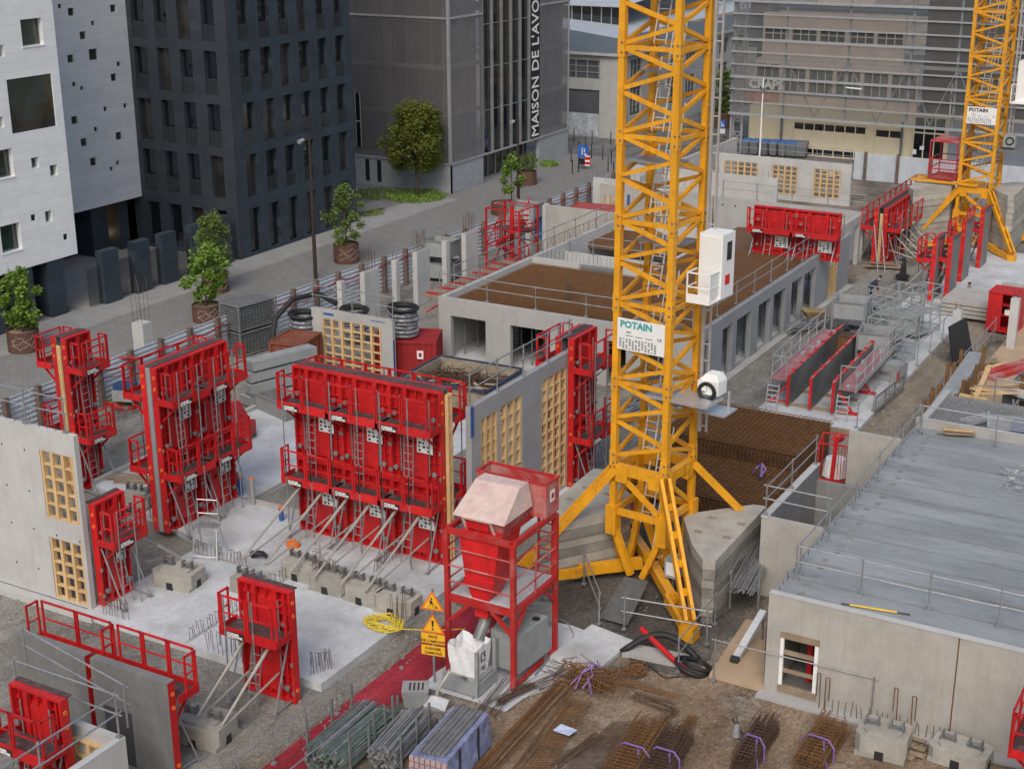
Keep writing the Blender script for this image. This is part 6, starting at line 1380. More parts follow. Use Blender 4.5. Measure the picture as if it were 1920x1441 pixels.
# rusty mats, cages and loose bars on the earth
def mat_flat(label, pts, nx, ny, z=.05, w=.022, mat=None, layers=1, droop=0):
    A, B, Cc, D = [at(*p, z) for p in pts]; t = thing('mesh_mat', label, 'steel mesh', A, 0, 'rusty steel on the brown earth'); mb = MB(); L = Vector((0, 0, 0))
    for l in range(layers):
        o = Vector((random.uniform(-.05, .05), random.uniform(-.05, .05), l*.07))
        for i in range(nx+1): f = i/nx; mb.bar(A.lerp(B, f)-A+o, D.lerp(Cc, f)-A+o, w)
        for j in range(ny+1): f = j/ny; mb.bar(A.lerp(D, f)-A+o+Vector((0, 0, w)), B.lerp(Cc, f)-A+o+Vector((0, 0, w)), w)
    mb.build('bars', mat or m_rust, t); return t
mat_flat('flat rusty mesh mat lying open beside the long loose bars', [(985, 1441), (1030, 1441), (1110, 1315), (1065, 1310)], 8, 30, .06)
mat_flat('dark rusty mesh mats spread flat before the bent bar frame', [(1040, 1460), (1130, 1460), (1205, 1352), (1150, 1352)], 12, 24, .06, .018, m_rustd, 1)
def cage(label, p0, p1, W, H, n, m, strap=True, seed=1, group='rusty reinforcement cages'):
    a = at(*p0); b = at(*p1); d = (b-a); L = d.length; t = thing('rebar_cage', label, 'rebar cage', a, math.atan2(d.y, d.x), group); rg = random.Random(seed); mb = MB()
    for k in range(n):
        y = rg.uniform(-W/2, W/2); z = rg.uniform(.04, H); mb.bar((rg.uniform(-.15, .1), y, z), (L+rg.uniform(-.2, .25), y+rg.uniform(-.06, .06), z+rg.uniform(-.03, .05)), .022)
    s = 0; 
    for l in range(3):
        hh = H*(l+1)/3; ww = W*(1-.12*l)/2; x = 0
        while x < L: mb.bar((x, -ww, .03), (x, -ww, hh), .018); mb.bar((x, ww, .03), (x, ww, hh), .018); mb.bar((x, -ww, hh), (x, ww, hh), .018); x += .16
    mb.build('bars', m, t)
    if strap: mb = MB(); x = L*.35; mb.path([(x, -W/2-.03, .03), (x, -W/2-.03, H*.8), (x+.1, -W*.3, H+.04), (x+.15, W*.3, H+.04), (x+.2, W/2+.04, H*.7), (x+.2, W/2+.04, .02)], .03, 4); mb.path([(x, -W*.2, H+.05), (x-.3, -W*.35, H*.6), (x-.5, -W*.55, .1)], .022, 4); mb.build('purple_strap', m_purple, t)
    return t
cage('low rusty cage bundle with a purple strap, nearest the counterweight block', (1512, 1450), (1562, 1372), .85, .55, 70, m_rust, True, 3)
cage('narrow rusty cage bundle beside the grey vibrator tool', (1390, 1452), (1440, 1372), .62, .6, 70, m_rustd, True, 4)
cage('wide rusty cage pile with a loose purple strap, before the bent bar frame', (1160, 1470), (1225, 1372), .9, .5, 90, m_rust, True, 5)
cage('dark rusty cage beside the wide pile, a long tip sticking out', (1225, 1470), (1275, 1385), .8, .45, 70, m_rustd, True, 6)
cage('thin rusty lattice girder lying past the dark cage', (1235, 1440), (1298, 1350), .22, .22, 10, m_rust, False, 7)
def loose(label, runs, mat=None, w=.024, name='loose_bars', seed=1):
    rg = random.Random(seed); o_ = at(*runs[0][:2]); mb = MB()
    for x0, y0, x1, y1, n, sp in runs:
        a = at(x0, y0); b = at(x1, y1); s = (b-a).normalized().cross(Vector((0, 0, 1)))
        for k in range(n): f = rg.uniform(-sp, sp); mb.bar(a+s*f+Vector((0, 0, .03+rg.random()*.12))-o_+(b-a)*rg.uniform(-.05, .05), b+s*(f+rg.uniform(-.12, .12))+Vector((0, 0, .03+rg.random()*.12))-o_+(b-a)*rg.uniform(-.08, .05), w)
    t = thing(name, label, 'steel bars', o_, 0, 'rusty steel on the brown earth'); mb.build('bars', mat or m_rust, t); return t
loose('long loose rusty bars lying from the ladder toward the wrapped pack', [(925, 1441), (925, 1441)][:0]+[(905, 1450, 1060, 1285, 26, .3), (965, 1450, 1075, 1300, 8, .12)])
loose('thin tangled bars and wire between the mixer foot and the strapped heap', [(900, 1345, 960, 1270, 12, .5), (930, 1330, 1010, 1285, 9, .4), (1000, 1290, 1070, 1262, 14, .3)], m_rustd, .018, seed=2)
loose('short pile of straight rusty bars by the mixer foot', [(935, 1320, 995, 1288, 16, .12)], m_rustd, .03, seed=3)
loose('single long bars lying past the strapped heap', [(1160, 1278, 1270, 1308, 5, .12)], m_rust, .022, seed=4)
loose('bent bar frame of many thin bars lying flat on the earth', [(1185, 1308, 1262, 1335, 14, .22), (1262, 1335, 1228, 1368, 14, .2)], m_rustd, .018, seed=5)
loose('bundle of grey long bars close to the flat mesh mats', [(1040, 1441, 1120, 1380, 8, .1)], m_rustd, .03, seed=8)
a = at(1040, 1290); b = at(1150, 1275); t = thing('strapped_heap', 'heap of rusty stirrups tied with purple straps beside the ladder', 'rebar heap', at(1105, 1285)); rg = random.Random(9); mb = MB()
for k in range(120): 
    p = Vector((rg.gauss(0, .45), rg.gauss(0, .22), .08+rg.random()*.5)); u = Vector((rg.gauss(0, 1), rg.gauss(0, .5), rg.gauss(0, .35))).normalized()*rg.uniform(.2, .5); mb.bar(p-u, p+u, .026)
for k in range(16): x = -.6+k*.09; mb.bar((x, -.35, .05), (x+.05, -.3, .5), .025); mb.bar((x+.05, -.3, .5), (x+.05, .3, .5), .025)
mb.build('bars', m_rust, t); mb = MB(); mb.path([(-.2, -.5, .1), (-.1, -.3, .55), (.1, .0, .66), (.05, .35, .5)], .035, 4); mb.path([(.0, -.45, .15), (.2, -.2, .5), (-.05, .1, .7), (.3, .2, .6)], .03, 4); mb.path([(-.35, -.5, .2), (-.05, -.1, .62), (.1, -.3, .45), (.35, -.55, .1)], .028, 4); mb.build('purple_strap', m_purple, t)
t = thing('wire_coil', 'tangled coil of rusty wire on the earth before the pit', 'wire coil', at(1188, 1262)); mb = MB(); rg = random.Random(4)
for k in range(22): mb.torus((rg.gauss(0, .18), rg.gauss(0, .14), .08+rg.random()*.16), (rg.gauss(0, .5), rg.gauss(0, .5), 1), rg.uniform(.12, .3), .015, 10, 4)
mb.build('wire', m_rust, t)
t = thing('vibrator_tool', 'grey concrete vibrator with a black hose on the bare earth', 'tool', at(1380, 1382)); mb = MB(); mb.path([(0, 0, .05), (0, 0, .3), (.02, 0, .42)], .12, 10, .05); mb.build('motor', m_greyp, t); mb = MB(); mb.path([(.02, 0, .42), (-.05, .1, .6), (-.15, .05, .5), (.05, .2, .1), (.3, .15, .03)], .02, 5); mb.build('hose', m_rubber, t)
t = thing('paper_sheet', 'crumpled pale blue plastic sheet on the flat mesh mat', 'sheet', at(1058, 1370, .12)); mb = MB(); mb.quad((-.3, -.12, 0), (.25, -.2, .04), (.3, .2, .02), (-.2, .2, .06)); mb.build('sheet', M('pale_blue_sheet', (.45, .52, .68), .6), t)
def ladder_thing(label, a, b, w=.42, mat=None):
    a = Vector(a); b = Vector(b); t = thing('ladder', label, 'ladder', a); d = b-a; s = d.normalized().cross(Vector((0, 0, 1)));  s = s.normalized()*w/2 if s.length > .1 else Vector((w/2, 0, 0)); mb = MB(); mb.beam(s, d+s, .04, .07); mb.beam(-s, d-s, .04, .07); n = int(d.length/.3)
    for k in range(1, n): mb.tube(d*k/n+s, d*k/n-s, .016, 5)
    mb.build('frame', mat or m_galv, t); return t
ladder_thing('aluminium ladder lying flat on the ground by the mixer tower', at(1020, 1268, .06), at(1057, 1222, .06), .55)
# slab props: hose coil, trestle, caps, drum
t = thing('hose_coil', 'loose coil of yellow hose on the slab edge by the starter bars', 'hose', at(720, 1172, ZS)); mb = MB(); rg = random.Random(2)
pts = []
for k in range(150): a = k*.42; rr = .38+.16*math.sin(k*.9)+rg.uniform(-.04, .04); pts.append((math.cos(a)*rr*1.25, math.sin(a)*rr*.9, .04+.14*rg.random()))
pts += [(1.0, .2, .03), (1.6, .5, .02), (2.2, 1.2, -.1)]
mb.path(pts, .017, 5); mb.build('hose', M('yellow_hose', (.68, .52, .03), .5), t)
t = thing('trestle', 'aluminium folding work platform standing on the slab among starter bars', 'work platform', at(393, 1040, ZS), R(20)); mb = MB()
for s in (-.45, .45):
    mb.tube((s, -.5, 0), (s*.8, -.12, 1.1), .025, 6); mb.tube((s, .5, 0), (s*.8, .12, 1.1), .025, 6)
    for f in (.25, .5, .75): mb.tube((s*(1-.2*f), -.5+.38*f, 1.1*f), (s*(1-.2*f), .5-.38*f, 1.1*f), .016, 4)
    mb.tube((s*.8, .12, 1.1), (s*.8, .12, 2.0), .02, 5)
for z in (1.5, 2.0): mb.tube((-.36, .12, z), (.36, .12, z), .02, 5)
mb.tube((-.45, -.45, .15), (.45, -.45, .15), .018, 5); mb.build('frame', m_alu, t); MB().box(-.4, -.2, 1.1, .4, .2, 1.15).build('platform', m_galv, t)
for p, c, h, lb in (((452, 927), m_bluep, .7, 'blue pipe stub standing in the gravel cut out'), ((475, 945), m_greyp, 1.0, 'grey pipe stub with an orange cap in the gravel cut out'), ((528, 975), m_bluep, .5, 'short blue pipe stub nearest the long red row'), ((444, 915), m_bluep, .6, 'thin blue pipe stub beside the free standing pair')):
    t = thing('pipe_stub', lb, 'pipe', at(*p, ZS), 0, 'pipe stubs in the slab'); MB().tube((0, 0, 0), (0, 0, h), .09, 10).build('pipe', c, t); MB().tube((0, 0, h), (0, 0, h+.05), .1, 10).build('cap', m_orange, t)
t = thing('orange_cap', 'round orange plastic cap on the slab joint before the long row', 'cap', at(550, 1024, ZS)); MB().tube((0, 0, 0), (0, 0, .14), .24, 14).build('base', m_orange, t); MB().tube((0, 0, .14), (0, 0, .22), .15, 14).build('top', m_orange, t)
wobbly([(-33.1, 38.7), (-30.6, 38.7), (-30.6, 41.2), (-33.1, 41.2)], ZS+.006, 'gravel_cutout', gm_gravel, .05)
mb = MB(); mb.box(-33.2, 38.55, ZS-.01, -30.5, 38.69, ZS+.14); mb.box(-33.2, 38.7, ZS-.01, -33.1, 41.3, ZS+.14); mb.box(-33.09, 41.2, ZS-.01, -30.5, 41.3, ZS+.14); mb.build('cutout_kerb', m_conc, SL)
mb = MB(); mb.tube((0, 0, .05), (0, 0, .28), .14, 8); t = thing('black_bag', 'small black sack dropped on the slab beside the floor channel', 'bag', at(485, 1047, ZS)); mb = MB(); mb.path([(-.25, 0, .1), (-.05, 0, .2), (.15, .05, .22), (.3, .1, .1)], .14, 8, .06); mb.build('sack', m_black, t)
# between the red trolley and the hoarding
t = thing('hand_trolley', 'red steel trolley on castors between the two red formwork groups', 'trolley', at(455, 822, ZS), R(15)); mb = MB(); mb.box(-.45, -.4, .2, .45, .4, .75); mb.hexa([(-.45, -.4, .751), (.2, -.4, .751), (.2, .4, .751), (-.45, .4, .751), (-.45, -.4, 1.5), (-.2, -.4, 1.5), (-.2, .4, 1.5), (-.45, .4, 1.5)]); mb.build('body', m_red, t); mb = MB(); [mb.beam((-.4, y, 1.5), (-.4, y, 2.2), .06) for y in (-.35, .35)]; mb.beam((-.4, -.35, 2.2), (-.4, .35, 2.2), .06); mb.build('handle', m_red, t); mb = MB(); [mb.tube((x, y-.03, .1), (x, y+.03, .1), .1, 10) for x in (-.38, .38) for y in (-.34, .34)]; mb.build('castor', m_galvd, t)
def crate_cage(label, p, rz, L, W, H, n, group):
    t = thing('mesh_crate', label, 'mesh crate', p, rz, group); mb = MB()
    for x in (0, L):
        for y in (0, W): mb.beam((x, y, 0), (x, y, H), .06)
    for z in (.12, H-.05):
        for y in (0, W): mb.beam((0, y, z), (L, y, z), .05)
        for x in (0, L): mb.beam((x, 0, z), (x, W, z), .05)
    mb.build('frame', m_galv, t); mb = MB()
    for k in range(n): z = .18+k*(H-.2)/n; mb.box(.05, .06, z, L-.05, W-.06, z+(H-.2)/n*.55)
    for k in range(12): x = .08+k*(L-.16)/11; mb.bar((x, -.015, .15), (x, -.015, H), .02)
    mb.build('stacked_frames', m_galvd, t)
p = at(453, 672); crate_cage('lower galvanised crate of stacked guard frames before the hoarding', p, R(80), 2.4, 1.4, 1.25, 9, 'galvanised crates before the hoarding'); crate_cage('upper galvanised crate of stacked guard frames before the hoarding', p+Vector((0, 0, 1.28)), R(80), 2.4, 1.4, 1.35, 9, 'galvanised crates before the hoarding')
p = at(460, 762); 
for k in range(4):
    t = thing('steel_beam', 'long dark grey box beam, '+['lowest of the stack', 'second from the ground in the stack', 'third from the ground in the stack', 'topmost of the stack'][k]+' beside the brown container', 'beam', p+Vector((.1*(k % 2), .1*k, .08+k*.52)), R(72), 'stack of grey box beams'); mb = MB(); mb.box(0, -.35, 0, 3.4, .35, .42); mb.build('beam', m_greyp if k == 0 else m_greyp, t); mb = MB(); [mb.box(x, -.3, -.079, x+.1, .3, -.001) for x in (.4, 2.8)]; mb.build('spacer', m_woodd, t); MB().box(-.02, -.33, .02, -.001, .33, .40).build('end_plate', m_galv, t)
t = thing('stillage', 'low grey steel stillage with mud stained side panels, before the box beams', 'stillage', at(480, 775), R(-18)); mb = MB(); mb.box(0, 0, .15, 2.3, .05, .95); mb.box(0, 1.15, .15, 2.3, 1.2, .95); mb.box(0, .051, .15, .05, 1.149, .95); mb.box(2.25, .051, .15, 2.3, 1.149, .95); mb.box(.051, .051, .15, 2.249, 1.149, .2); mb.build('side_panel', m_concd, t); mb = MB(); [mb.beam((x, y, 0), (x, y, 1.05), .08) for x in (0, 2.3) for y in (0, 1.2)]; [mb.beam((0, y, .98), (2.3, y, .98), .06) for y in (-.03, 1.23)]; mb.build('frame', m_galv, t)
def container(label, p, rz, L, W, H, mat, graf=False):
    t = thing('site_container', label, 'container', p, rz, 'small site containers'); mb = MB()
    def corr(a, b, n):
        a = Vector(a); b = Vector(b); d = (b-a)/n; nr = d.normalized().cross(Vector((0, 0, 1)))*.035
        for k in range(n):
            q = a+d*k; s = [q, q+d*.3, q+d*.4+nr*-1, q+d*.8-nr, q+d*.9]
            s.append(q+d)
            for u, v in zip(s, s[1:]): mb.quad(u+Vector((0, 0, .12)), v+Vector((0, 0, .12)), v+Vector((0, 0, H-.1)), u+Vector((0, 0, H-.1)))
    corr((0, 0, 0), (L, 0, 0), int(L/.28)); corr((L, 0, 0), (L, W, 0), int(W/.28)); corr((L, W, 0), (0, W, 0), int(L/.28)); corr((0, W, 0), (0, 0, 0), int(W/.28))
    mb.box(.05, .05, H-.12, L-.05, W-.05, H-.04); bd = mb.build('shell', mat, t); mb = MB()
    for x in (0, L):
        for y in (0, W): mb.box(x-.06, y-.06, 0, x+.06, y+.06, H)
    for z in (.06, H-.05):
        for y in (0, W): mb.beam((.06, y, z), (L-.06, y, z), .1, .12)
        for x in (0, L): mb.beam((x, .06, z), (x, W-.06, z), .1, .12)
    mb.build('corner_frame', mat, t); return t
m_brownc = M('brown_container_paint', (.20, .062, .035), .6, var=.2, scale=1.5, fine=12, dirt=(.33, .3, .3), dirt_amt=.18, dirt_scale=1.6); m_redc = M('red_container_paint', (.30, .018, .02), .55, var=.15, scale=1.5, fine=12)
container('small brown ribbed container with pale graffiti beside the single storey wall', (-41.5, 50.4, 0), R(12), 1.6, 2.0, 2.0, m_brownc)
q2 = at(812, 641, 1.75); ct = container('low red ribbed container behind the single storey wall, carrying a cable drum', (q2.x-2.6, q2.y-1.1, 0), R(24), 2.9, 2.0, 1.75, m_redc); mb = MB(); mb.box(2.05, -.05, .9, 2.35, -.04, 1.3); mb.build('white_label', m_plate, ct); mb = MB(); mb.box(2.13, -.056, 1.0, 2.27, -.0505, 1.2); mb.build('label_print', m_redc, ct)
def coil(label, p, r=.85, n=6, wrap=True, tilt=0.0):
    t = thing('cable_coil', label, 'cable coil', p, 0, 'wrapped coils'); mb = MB()
    for k in range(n): mb.torus((0, 0, .1+k*.19), (0.02, .03, 1), r+.04*math.sin(k*2), .1, 22, 6)
    mb.build('wrapped_turns', M('silver_film', (.20, .21, .235), .18, .15, var=.6, scale=3, fine=6, bump=.6) if 'silver_film' not in bpy.data.materials else bpy.data.materials['silver_film'], t, smooth=True); mb = MB()
    for j in range(3): mb.torus((0, 0, .12+n*.19+j*.05), (.03*j, .02, 1), r-.02+.05*j*(-1)**j, .075, 22, 6)
    mb.build('black_hose', m_rubber, t, smooth=True); return t
coil('film wrapped coil topped with black hose, on the red container', at(757, 628, 1.77), .62, 6); coil('film wrapped coil half hidden behind the single storey wall', at(572, 640, 1.2), .62, 6); coil('film wrapped coil low behind the single storey wall', at(640, 640, .4)+Vector((0, 1.2, 0)), .62, 6)
t = thing('black_hose', 'thick black hose arching over the brown container toward the coil', 'hose', at(520, 640, 1.5)); mb = MB(); mb.path([(-.1, -.3, 0), (-.3, .3, 1.0), (-.1, 1.4, 1.7), (.5, 2.6, 1.8), (1.2, 3.2, 1.2)], .13, 8); mb.build('hose', m_rubber, t)
t = thing('skip', 'dark blue open skip full of brown scrap between the walls', 'skip', (-34.4, 50.6, 0), R(2)); mb = MB(); L, W_, H = 4.2, 3.4, 1.35
for a, b in (((0, 0), (L, .08)), ((0, W_-.08), (L, W_)), ((0, .081), (.08, W_-.081)), ((L-.08, .081), (L, W_-.081))): mb.box(a[0], a[1], .1, b[0], b[1], H)
mb.box(.081, .081, .1, L-.081, W_-.081, .2); mb.build('shell', M('worn_beige_steel', (.30, .26, .19), .8, var=.3, dirt=(.12, .09, .06), dirt_amt=.4), t); mb = MB(); mb.beam((-.04, -.04, H), (L+.04, -.04, H), .12); mb.beam((-.04, W_+.04, H), (L+.04, W_+.04, H), .12); mb.beam((-.04, .02, H), (-.04, W_-.02, H), .12); mb.beam((L+.04, .02, H), (L+.04, W_-.02, H), .12); mb.build('rim', M('dark_blue_paint', (.03, .04, .075), .6, var=.3), t); rg = random.Random(5); mb = MB()
for k in range(420): p = Vector((rg.uniform(.3, L-.3), rg.uniform(.3, W_-.3), .75+rg.random()*.4)); u = Vector((rg.gauss(0, 1), rg.gauss(0, 1), rg.gauss(0, .25))).normalized()*rg.uniform(.1, .5); mb.bar(p-u, p+u, rg.choice((.02, .03, .06)))
mb.box(.1, .1, .3, L-.1, W_-.1, .7); mb.build('scrap', m_rustd, t); mb = MB()
for k in range(26): p = Vector((rg.uniform(.3, L-.5), rg.uniform(.3, 1.4), .9+rg.random()*.3)); mb.beam(p, p+Vector((rg.gauss(0, .5), rg.gauss(0, .5), .05)), .15, .03)
mb.build('broken_boards', m_ply, t)
# grey bins beside the columns
def bin_(label, p, rz, sx, sy, sz, z0=.25, group='grey steel site bins', mat=None):
    t = thing('steel_bin', label, 'steel bin', p, rz, group); mb = MB(); x, y = sx/2, sy/2; mb.box(-x, -y, z0, x, -y+.04, sz); mb.box(-x, y-.04, z0, x, y, sz); mb.box(-x, -y+.041, z0, -x+.04, y-.041, sz); mb.box(x-.04, -y+.041, z0, x, y-.041, sz); mb.box(-x+.041, -y+.041, z0, x-.041, y-.041, z0+.04); mb.build('tub', mat or m_greyp, t); mb = MB()
    for a in (-x, x):
        for b in (-y, y): mb.box(a-.05, b-.05, 0, a+.05, b+.05, sz+.1)
    for b in (-y, y): mb.beam((-x+.05, b*1.03, sz), (x-.05, b*1.03, sz), .06)
    for a in (-x, x): mb.beam((a*1.03, -y+.05, sz), (a*1.03, y-.05, sz), .06)
    mb.build('frame', m_galv, t); return t
p = at(830, 525); bin_('lower grey steel bin of the stack behind the wide pier', p, R(5), 1.7, 1.3, 1.15); bin_('upper grey steel bin of the stack behind the wide pier', p+Vector((0, 0, 1.27)), R(5), 1.7, 1.3, 1.15); bin_('pale green steel bin on stacked frames behind the spiral stair', at(985, 455), R(5), 1.8, 1.4, 2.6, 1.7); 
t = thing('water_tank', 'blue plastic tank on a frame beside the pale end wall', 'tank', at(1015, 450), R(5)); MB().box(-.6, -.5, .15, .6, .5, 1.5).build('tank', M('blue_plastic', (.02, .13, .30), .45, var=.15), t); MB().box(-.65, -.55, 0, .65, .55, .149).build('pallet', m_woodd, t); MB().tube((0, 0, 1.5), (0, 0, 1.6), .15, 10).build('cap', m_black, t)
a_ = at(1058, 452, 0); container('low red container behind the shell, under a mesh of guard rails', at(1062, 455), R(8), 3.0, 2.2, 2.2, M('faded_red', (.34, .06, .045), .6, var=.2))
t = thing('green_figure', 'small green rebar cap rack standing on the inner wall of the shell', 'rack', at(1157, 482, 2.55)); mb = MB(); mb.path([(0, 0, 0), (.02, 0, .6), (0, 0, 1.2)], .16, 8, .08); mb.build('post', M('green_plastic', (.05, .35, .08), .5), t); MB().box(-.2, -.15, -.05, .2, .15, 0).build('base', m_black, t)
# red spiral stair tower
sp_ = Vector((-41.3, 72.6, 0)); t = thing('spiral_stair', 'red steel spiral stair tower beside the brown slab', 'stair tower', sp_, 0); mb = MB()
for x, y in ((-1.1, -1.1), (1.1, -1.1), (1.1, 1.1), (-1.1, 1.1)): mb.beam((x, y, 0), (x, y, 4.2), .1)
mb.tube((0, 0, 0), (0, 0, 4.2), .13, 8)
for z in (1.0, 2.0, 3.0, 4.15):
    for a, b in (((-1.1, -1.1), (1.1, -1.1)), ((1.1, -1.1), (1.1, 1.1)), ((1.1, 1.1), (-1.1, 1.1)), ((-1.1, 1.1), (-1.1, -1.1))): mb.beam((*a, z), (*b, z), .06)
for z in (0.0, 2.0):
    for a, b in (((-1.1, -1.1), (-1.1, 1.1)), ((1.1, 1.1), (1.1, -1.1))): mb.beam((*a, z), (*b, z+2.0), .05)
mb.build('frame', m_red, t); mb = MB()
for k in range(17): a = k*.42; z = .22+k*.21; c, s = math.cos(a), math.sin(a); c2, s2 = math.cos(a+.46), math.sin(a+.46); mb.prism([(c*.12, s*.12), (c*1.0, s*1.0), (c2*1.0, s2*1.0), (c2*.12, s2*.12)], z, z+.04); mb.bar((c, s, z), (c, s, z+1.0), .04)
mb.path([(math.cos(k*.21), math.sin(k*.21), 1.25+k*.105) for k in range(34)], .03, 5); mb.build('tread', m_red, t); mb = MB(); mb.box(-1.05, .0, 2.7, 1.05, 1.05, 2.76); mb.build('landing', m_grate, t)
# ---------------------------------------------------------------- mats, platform and the right half
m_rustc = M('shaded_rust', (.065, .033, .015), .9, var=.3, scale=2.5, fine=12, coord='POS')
def mat_stack(label, x0, y0, x1, y1, z1, n):
    t = thing('mesh_stack', label, 'mesh stack', (x0, y0, 0), 0, 'stacked rusty mesh sheets'); mb = MB()
    for k in range(n):
        z = .08+(z1-.1)*k/(n-1); ox, oy = random.uniform(-.06, .06), random.uniform(-.06, .06)
        if k < n-2:
            for i in range(int((x1-x0)/.16)): xx = i*.16+ox; mb.bar((xx, oy-.05, z), (xx, oy+.5, z), .026); mb.bar((xx, oy-.05, z-.04), (xx+.02, oy-.05, z+.06), .026)
            for j in range(int((y1-y0)/.2)): yy = j*.2+oy; mb.bar((x1-x0-.5, yy, z), (x1-x0+.05, yy, z), .02)
        else:
            for i in range(int((x1-x0)/.21)+1): mb.bar((i*.21+ox, oy, z), (i*.21+ox, y1-y0+oy, z), .034)
            for j in range(int((y1-y0)/.21)+1): mb.bar((ox, j*.21+oy, z+.03), (x1-x0+ox, j*.21+oy, z+.03), .034)
    mb.build('mesh_sheets', m_rust, t); mb = MB(); mb.box(.1, .1, .02, x1-x0-.1, y1-y0-.1, z1-.12); mb.build('gap_shade_core', m_rustc, t); return t  # filler box added inside, coloured as the shade between the sheets
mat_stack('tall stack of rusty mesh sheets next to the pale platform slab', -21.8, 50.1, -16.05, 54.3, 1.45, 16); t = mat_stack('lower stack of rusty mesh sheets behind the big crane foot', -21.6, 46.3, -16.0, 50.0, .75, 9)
mb = MB(); mb.path([(0, 0, 0), (.15, -.1, .25), (.3, .1, .4), (.35, -.1, .1), (.45, -.3, .0)], .05, 4); mb.path([(.3, .1, .4), (.5, .0, .2), (.4, -.35, .02)], .04, 4); o = mb.build('purple_strap', m_purple); o.location = at(1412, 885, .95); tag(o, 'loose purple strap lying on the lower stack of mesh sheets', 'strap')
m_formd = M('stained_form_face', (.13, .135, .135), .5, .2, var=.3, scale=.5, fine=6, dirt=(.26, .265, .26), dirt_amt=.55, dirt_scale=.35)
# three big forms stored upright on the platform
for k, (x, lb) in enumerate(((-19.35, 'beside the gravel lane, with a railed walkway'), (-18.35, 'in the middle, without a walkway'), (-17.35, 'with a railed walkway over the tan gravel side'))):
    t = thing('stored_form', 'long steel wall form stored upright, '+lb, 'wall form', (x, 58.3, .16), R(2), 'forms stored on the platform'); L = 8.6
    mb = MB(); mb.box(-.05, 0, .12, .05, L, 1.5); mb.build('form_face', m_formd, t); mb = MB(); mb.box(-.06, .0, 1.501, .06, L, 1.53); mb.build('edge_frame', m_dusty, t)
    mb = MB(); [mb.box(-.08, .6+j*1.15, 1.53, .08, .74+j*1.15, 1.59) for j in range(7)]; mb.box(-.06, -.04, .12, .06, -.001, 1.5); mb.build('red_clamp', m_red, t); mb = MB(); [mb.box(-.5, .3+j*1.9, 0, .5, .42+j*1.9, .12) for j in range(5)]; mb.build('bearer', m_woodd, t)
    if k != 1:
        s = -1 if k == 0 else 1; mb = MB(); mb.box(s*.11, .3, 1.1, s*.85, L, 1.16); wk = mb.build('walkway', M('pink_stained_deck', (.33, .14, .15), .8, var=.3, scale=1.2, fine=8, dirt=(.4, .37, .36), dirt_amt=.4) if 'pink_stained_deck' not in bpy.data.materials else bpy.data.materials['pink_stained_deck'], t)
        mb = MB(); mb.box(min(s*.86, s*.9), .3, 1.05, max(s*.86, s*.9), L, 1.3)
        for j in range(7): mb.beam((s*.88, .4+j*1.35, 1.1), (s*.88, .4+j*1.35, 2.2), .045)
        for z in (1.7, 2.2): mb.beam((s*.88, .35, z), (s*.88, L, z), .045)
        mb.beam((s*.2, .3, 1.1), (s*.2, .3, 2.2), .045); mb.beam((s*.2, .3, 2.2), (s*.88, .3, 2.2), .045); mb.build('guard_rail', m_alu, t)
        mb = MB(); ladder_mesh(mb, s*.55, -.35, .0, 1.15, .5, -.25, .028, .22); mb.build('ladder', m_alu, t); mb = MB()
        for j in (.4, 3.4, 6.4, 8.3): mb.beam((s*.12, j, 1.0), (s*.8, j, .1), .08); mb.beam((s*.1, j, .1), (s*1.05, j, .1), .1)
        mb.build('brace', m_red, t); mb = MB(); rg = random.Random(k+3)
        for j in range(7): xx, yy = s*rg.uniform(.2, .7), rg.uniform(.5, L-.4); mb.box(xx-.09, yy-.14, 1.17, xx+.09, yy+.14, 1.17+rg.uniform(.05, .18))
        mb.build('clutter', m_alu, t)
for k, (px, lb, z, s) in enumerate((((1592, 640), 'grey steel bin on the platform behind the stored forms, raised on a brown box', 2.2, 1.6), ((1638, 690), 'grey steel bin on the platform end of the walkway form', 1.9, 1.5))):
    bin_(lb, at(*px, .16), R(8), s, 1.5, z, z-.85)
t = thing('brown_crate', 'rusty brown steel box under the grey bin on the platform', 'box', at(1578, 672, .16), R(5)); MB().box(-.6, -.4, 0, .6, .4, 1.2).build('body', m_rust, t); MB().box(-.62, -.42, 1.2, .62, .42, 1.25).build('lid', m_rustd, t)
def scaf(label, p, rz, L, W, H, decks, stairs=False):
    t = thing('scaffold_tower', label, 'scaffold', p, rz, 'small scaffold stairs on the platform'); mb = MB()
    for x in (0, L/2, L):
        for y in (0, W): mb.tube((x, y, 0), (x, y, H+random.uniform(-.2, .3)), .036, 5)
    for z in decks:
        for dz in (0, .5, 1.0):
            if z+dz < H+.2:
                for y in (0, W): mb.tube((0, y, z+dz), (L, y, z+dz), .03, 5)
                for x in (0, L): mb.tube((x, 0, z+dz), (x, W, z+dz), .03, 5)
    mb.build('tubes', m_greyp, t); mb = MB()
    for z in decks: mb.box(.05, .05, z-.06, L*.6, W-.05, z)
    mb.build('deck', m_greyp, t)
    if stairs: mb = MB(); [mb.box(L*.1+k*.22, .08, .15+k*.2, L*.1+.2+k*.22, W-.08, .19+k*.2) for k in range(7)]; mb.build('step', m_galv, t)
    return t
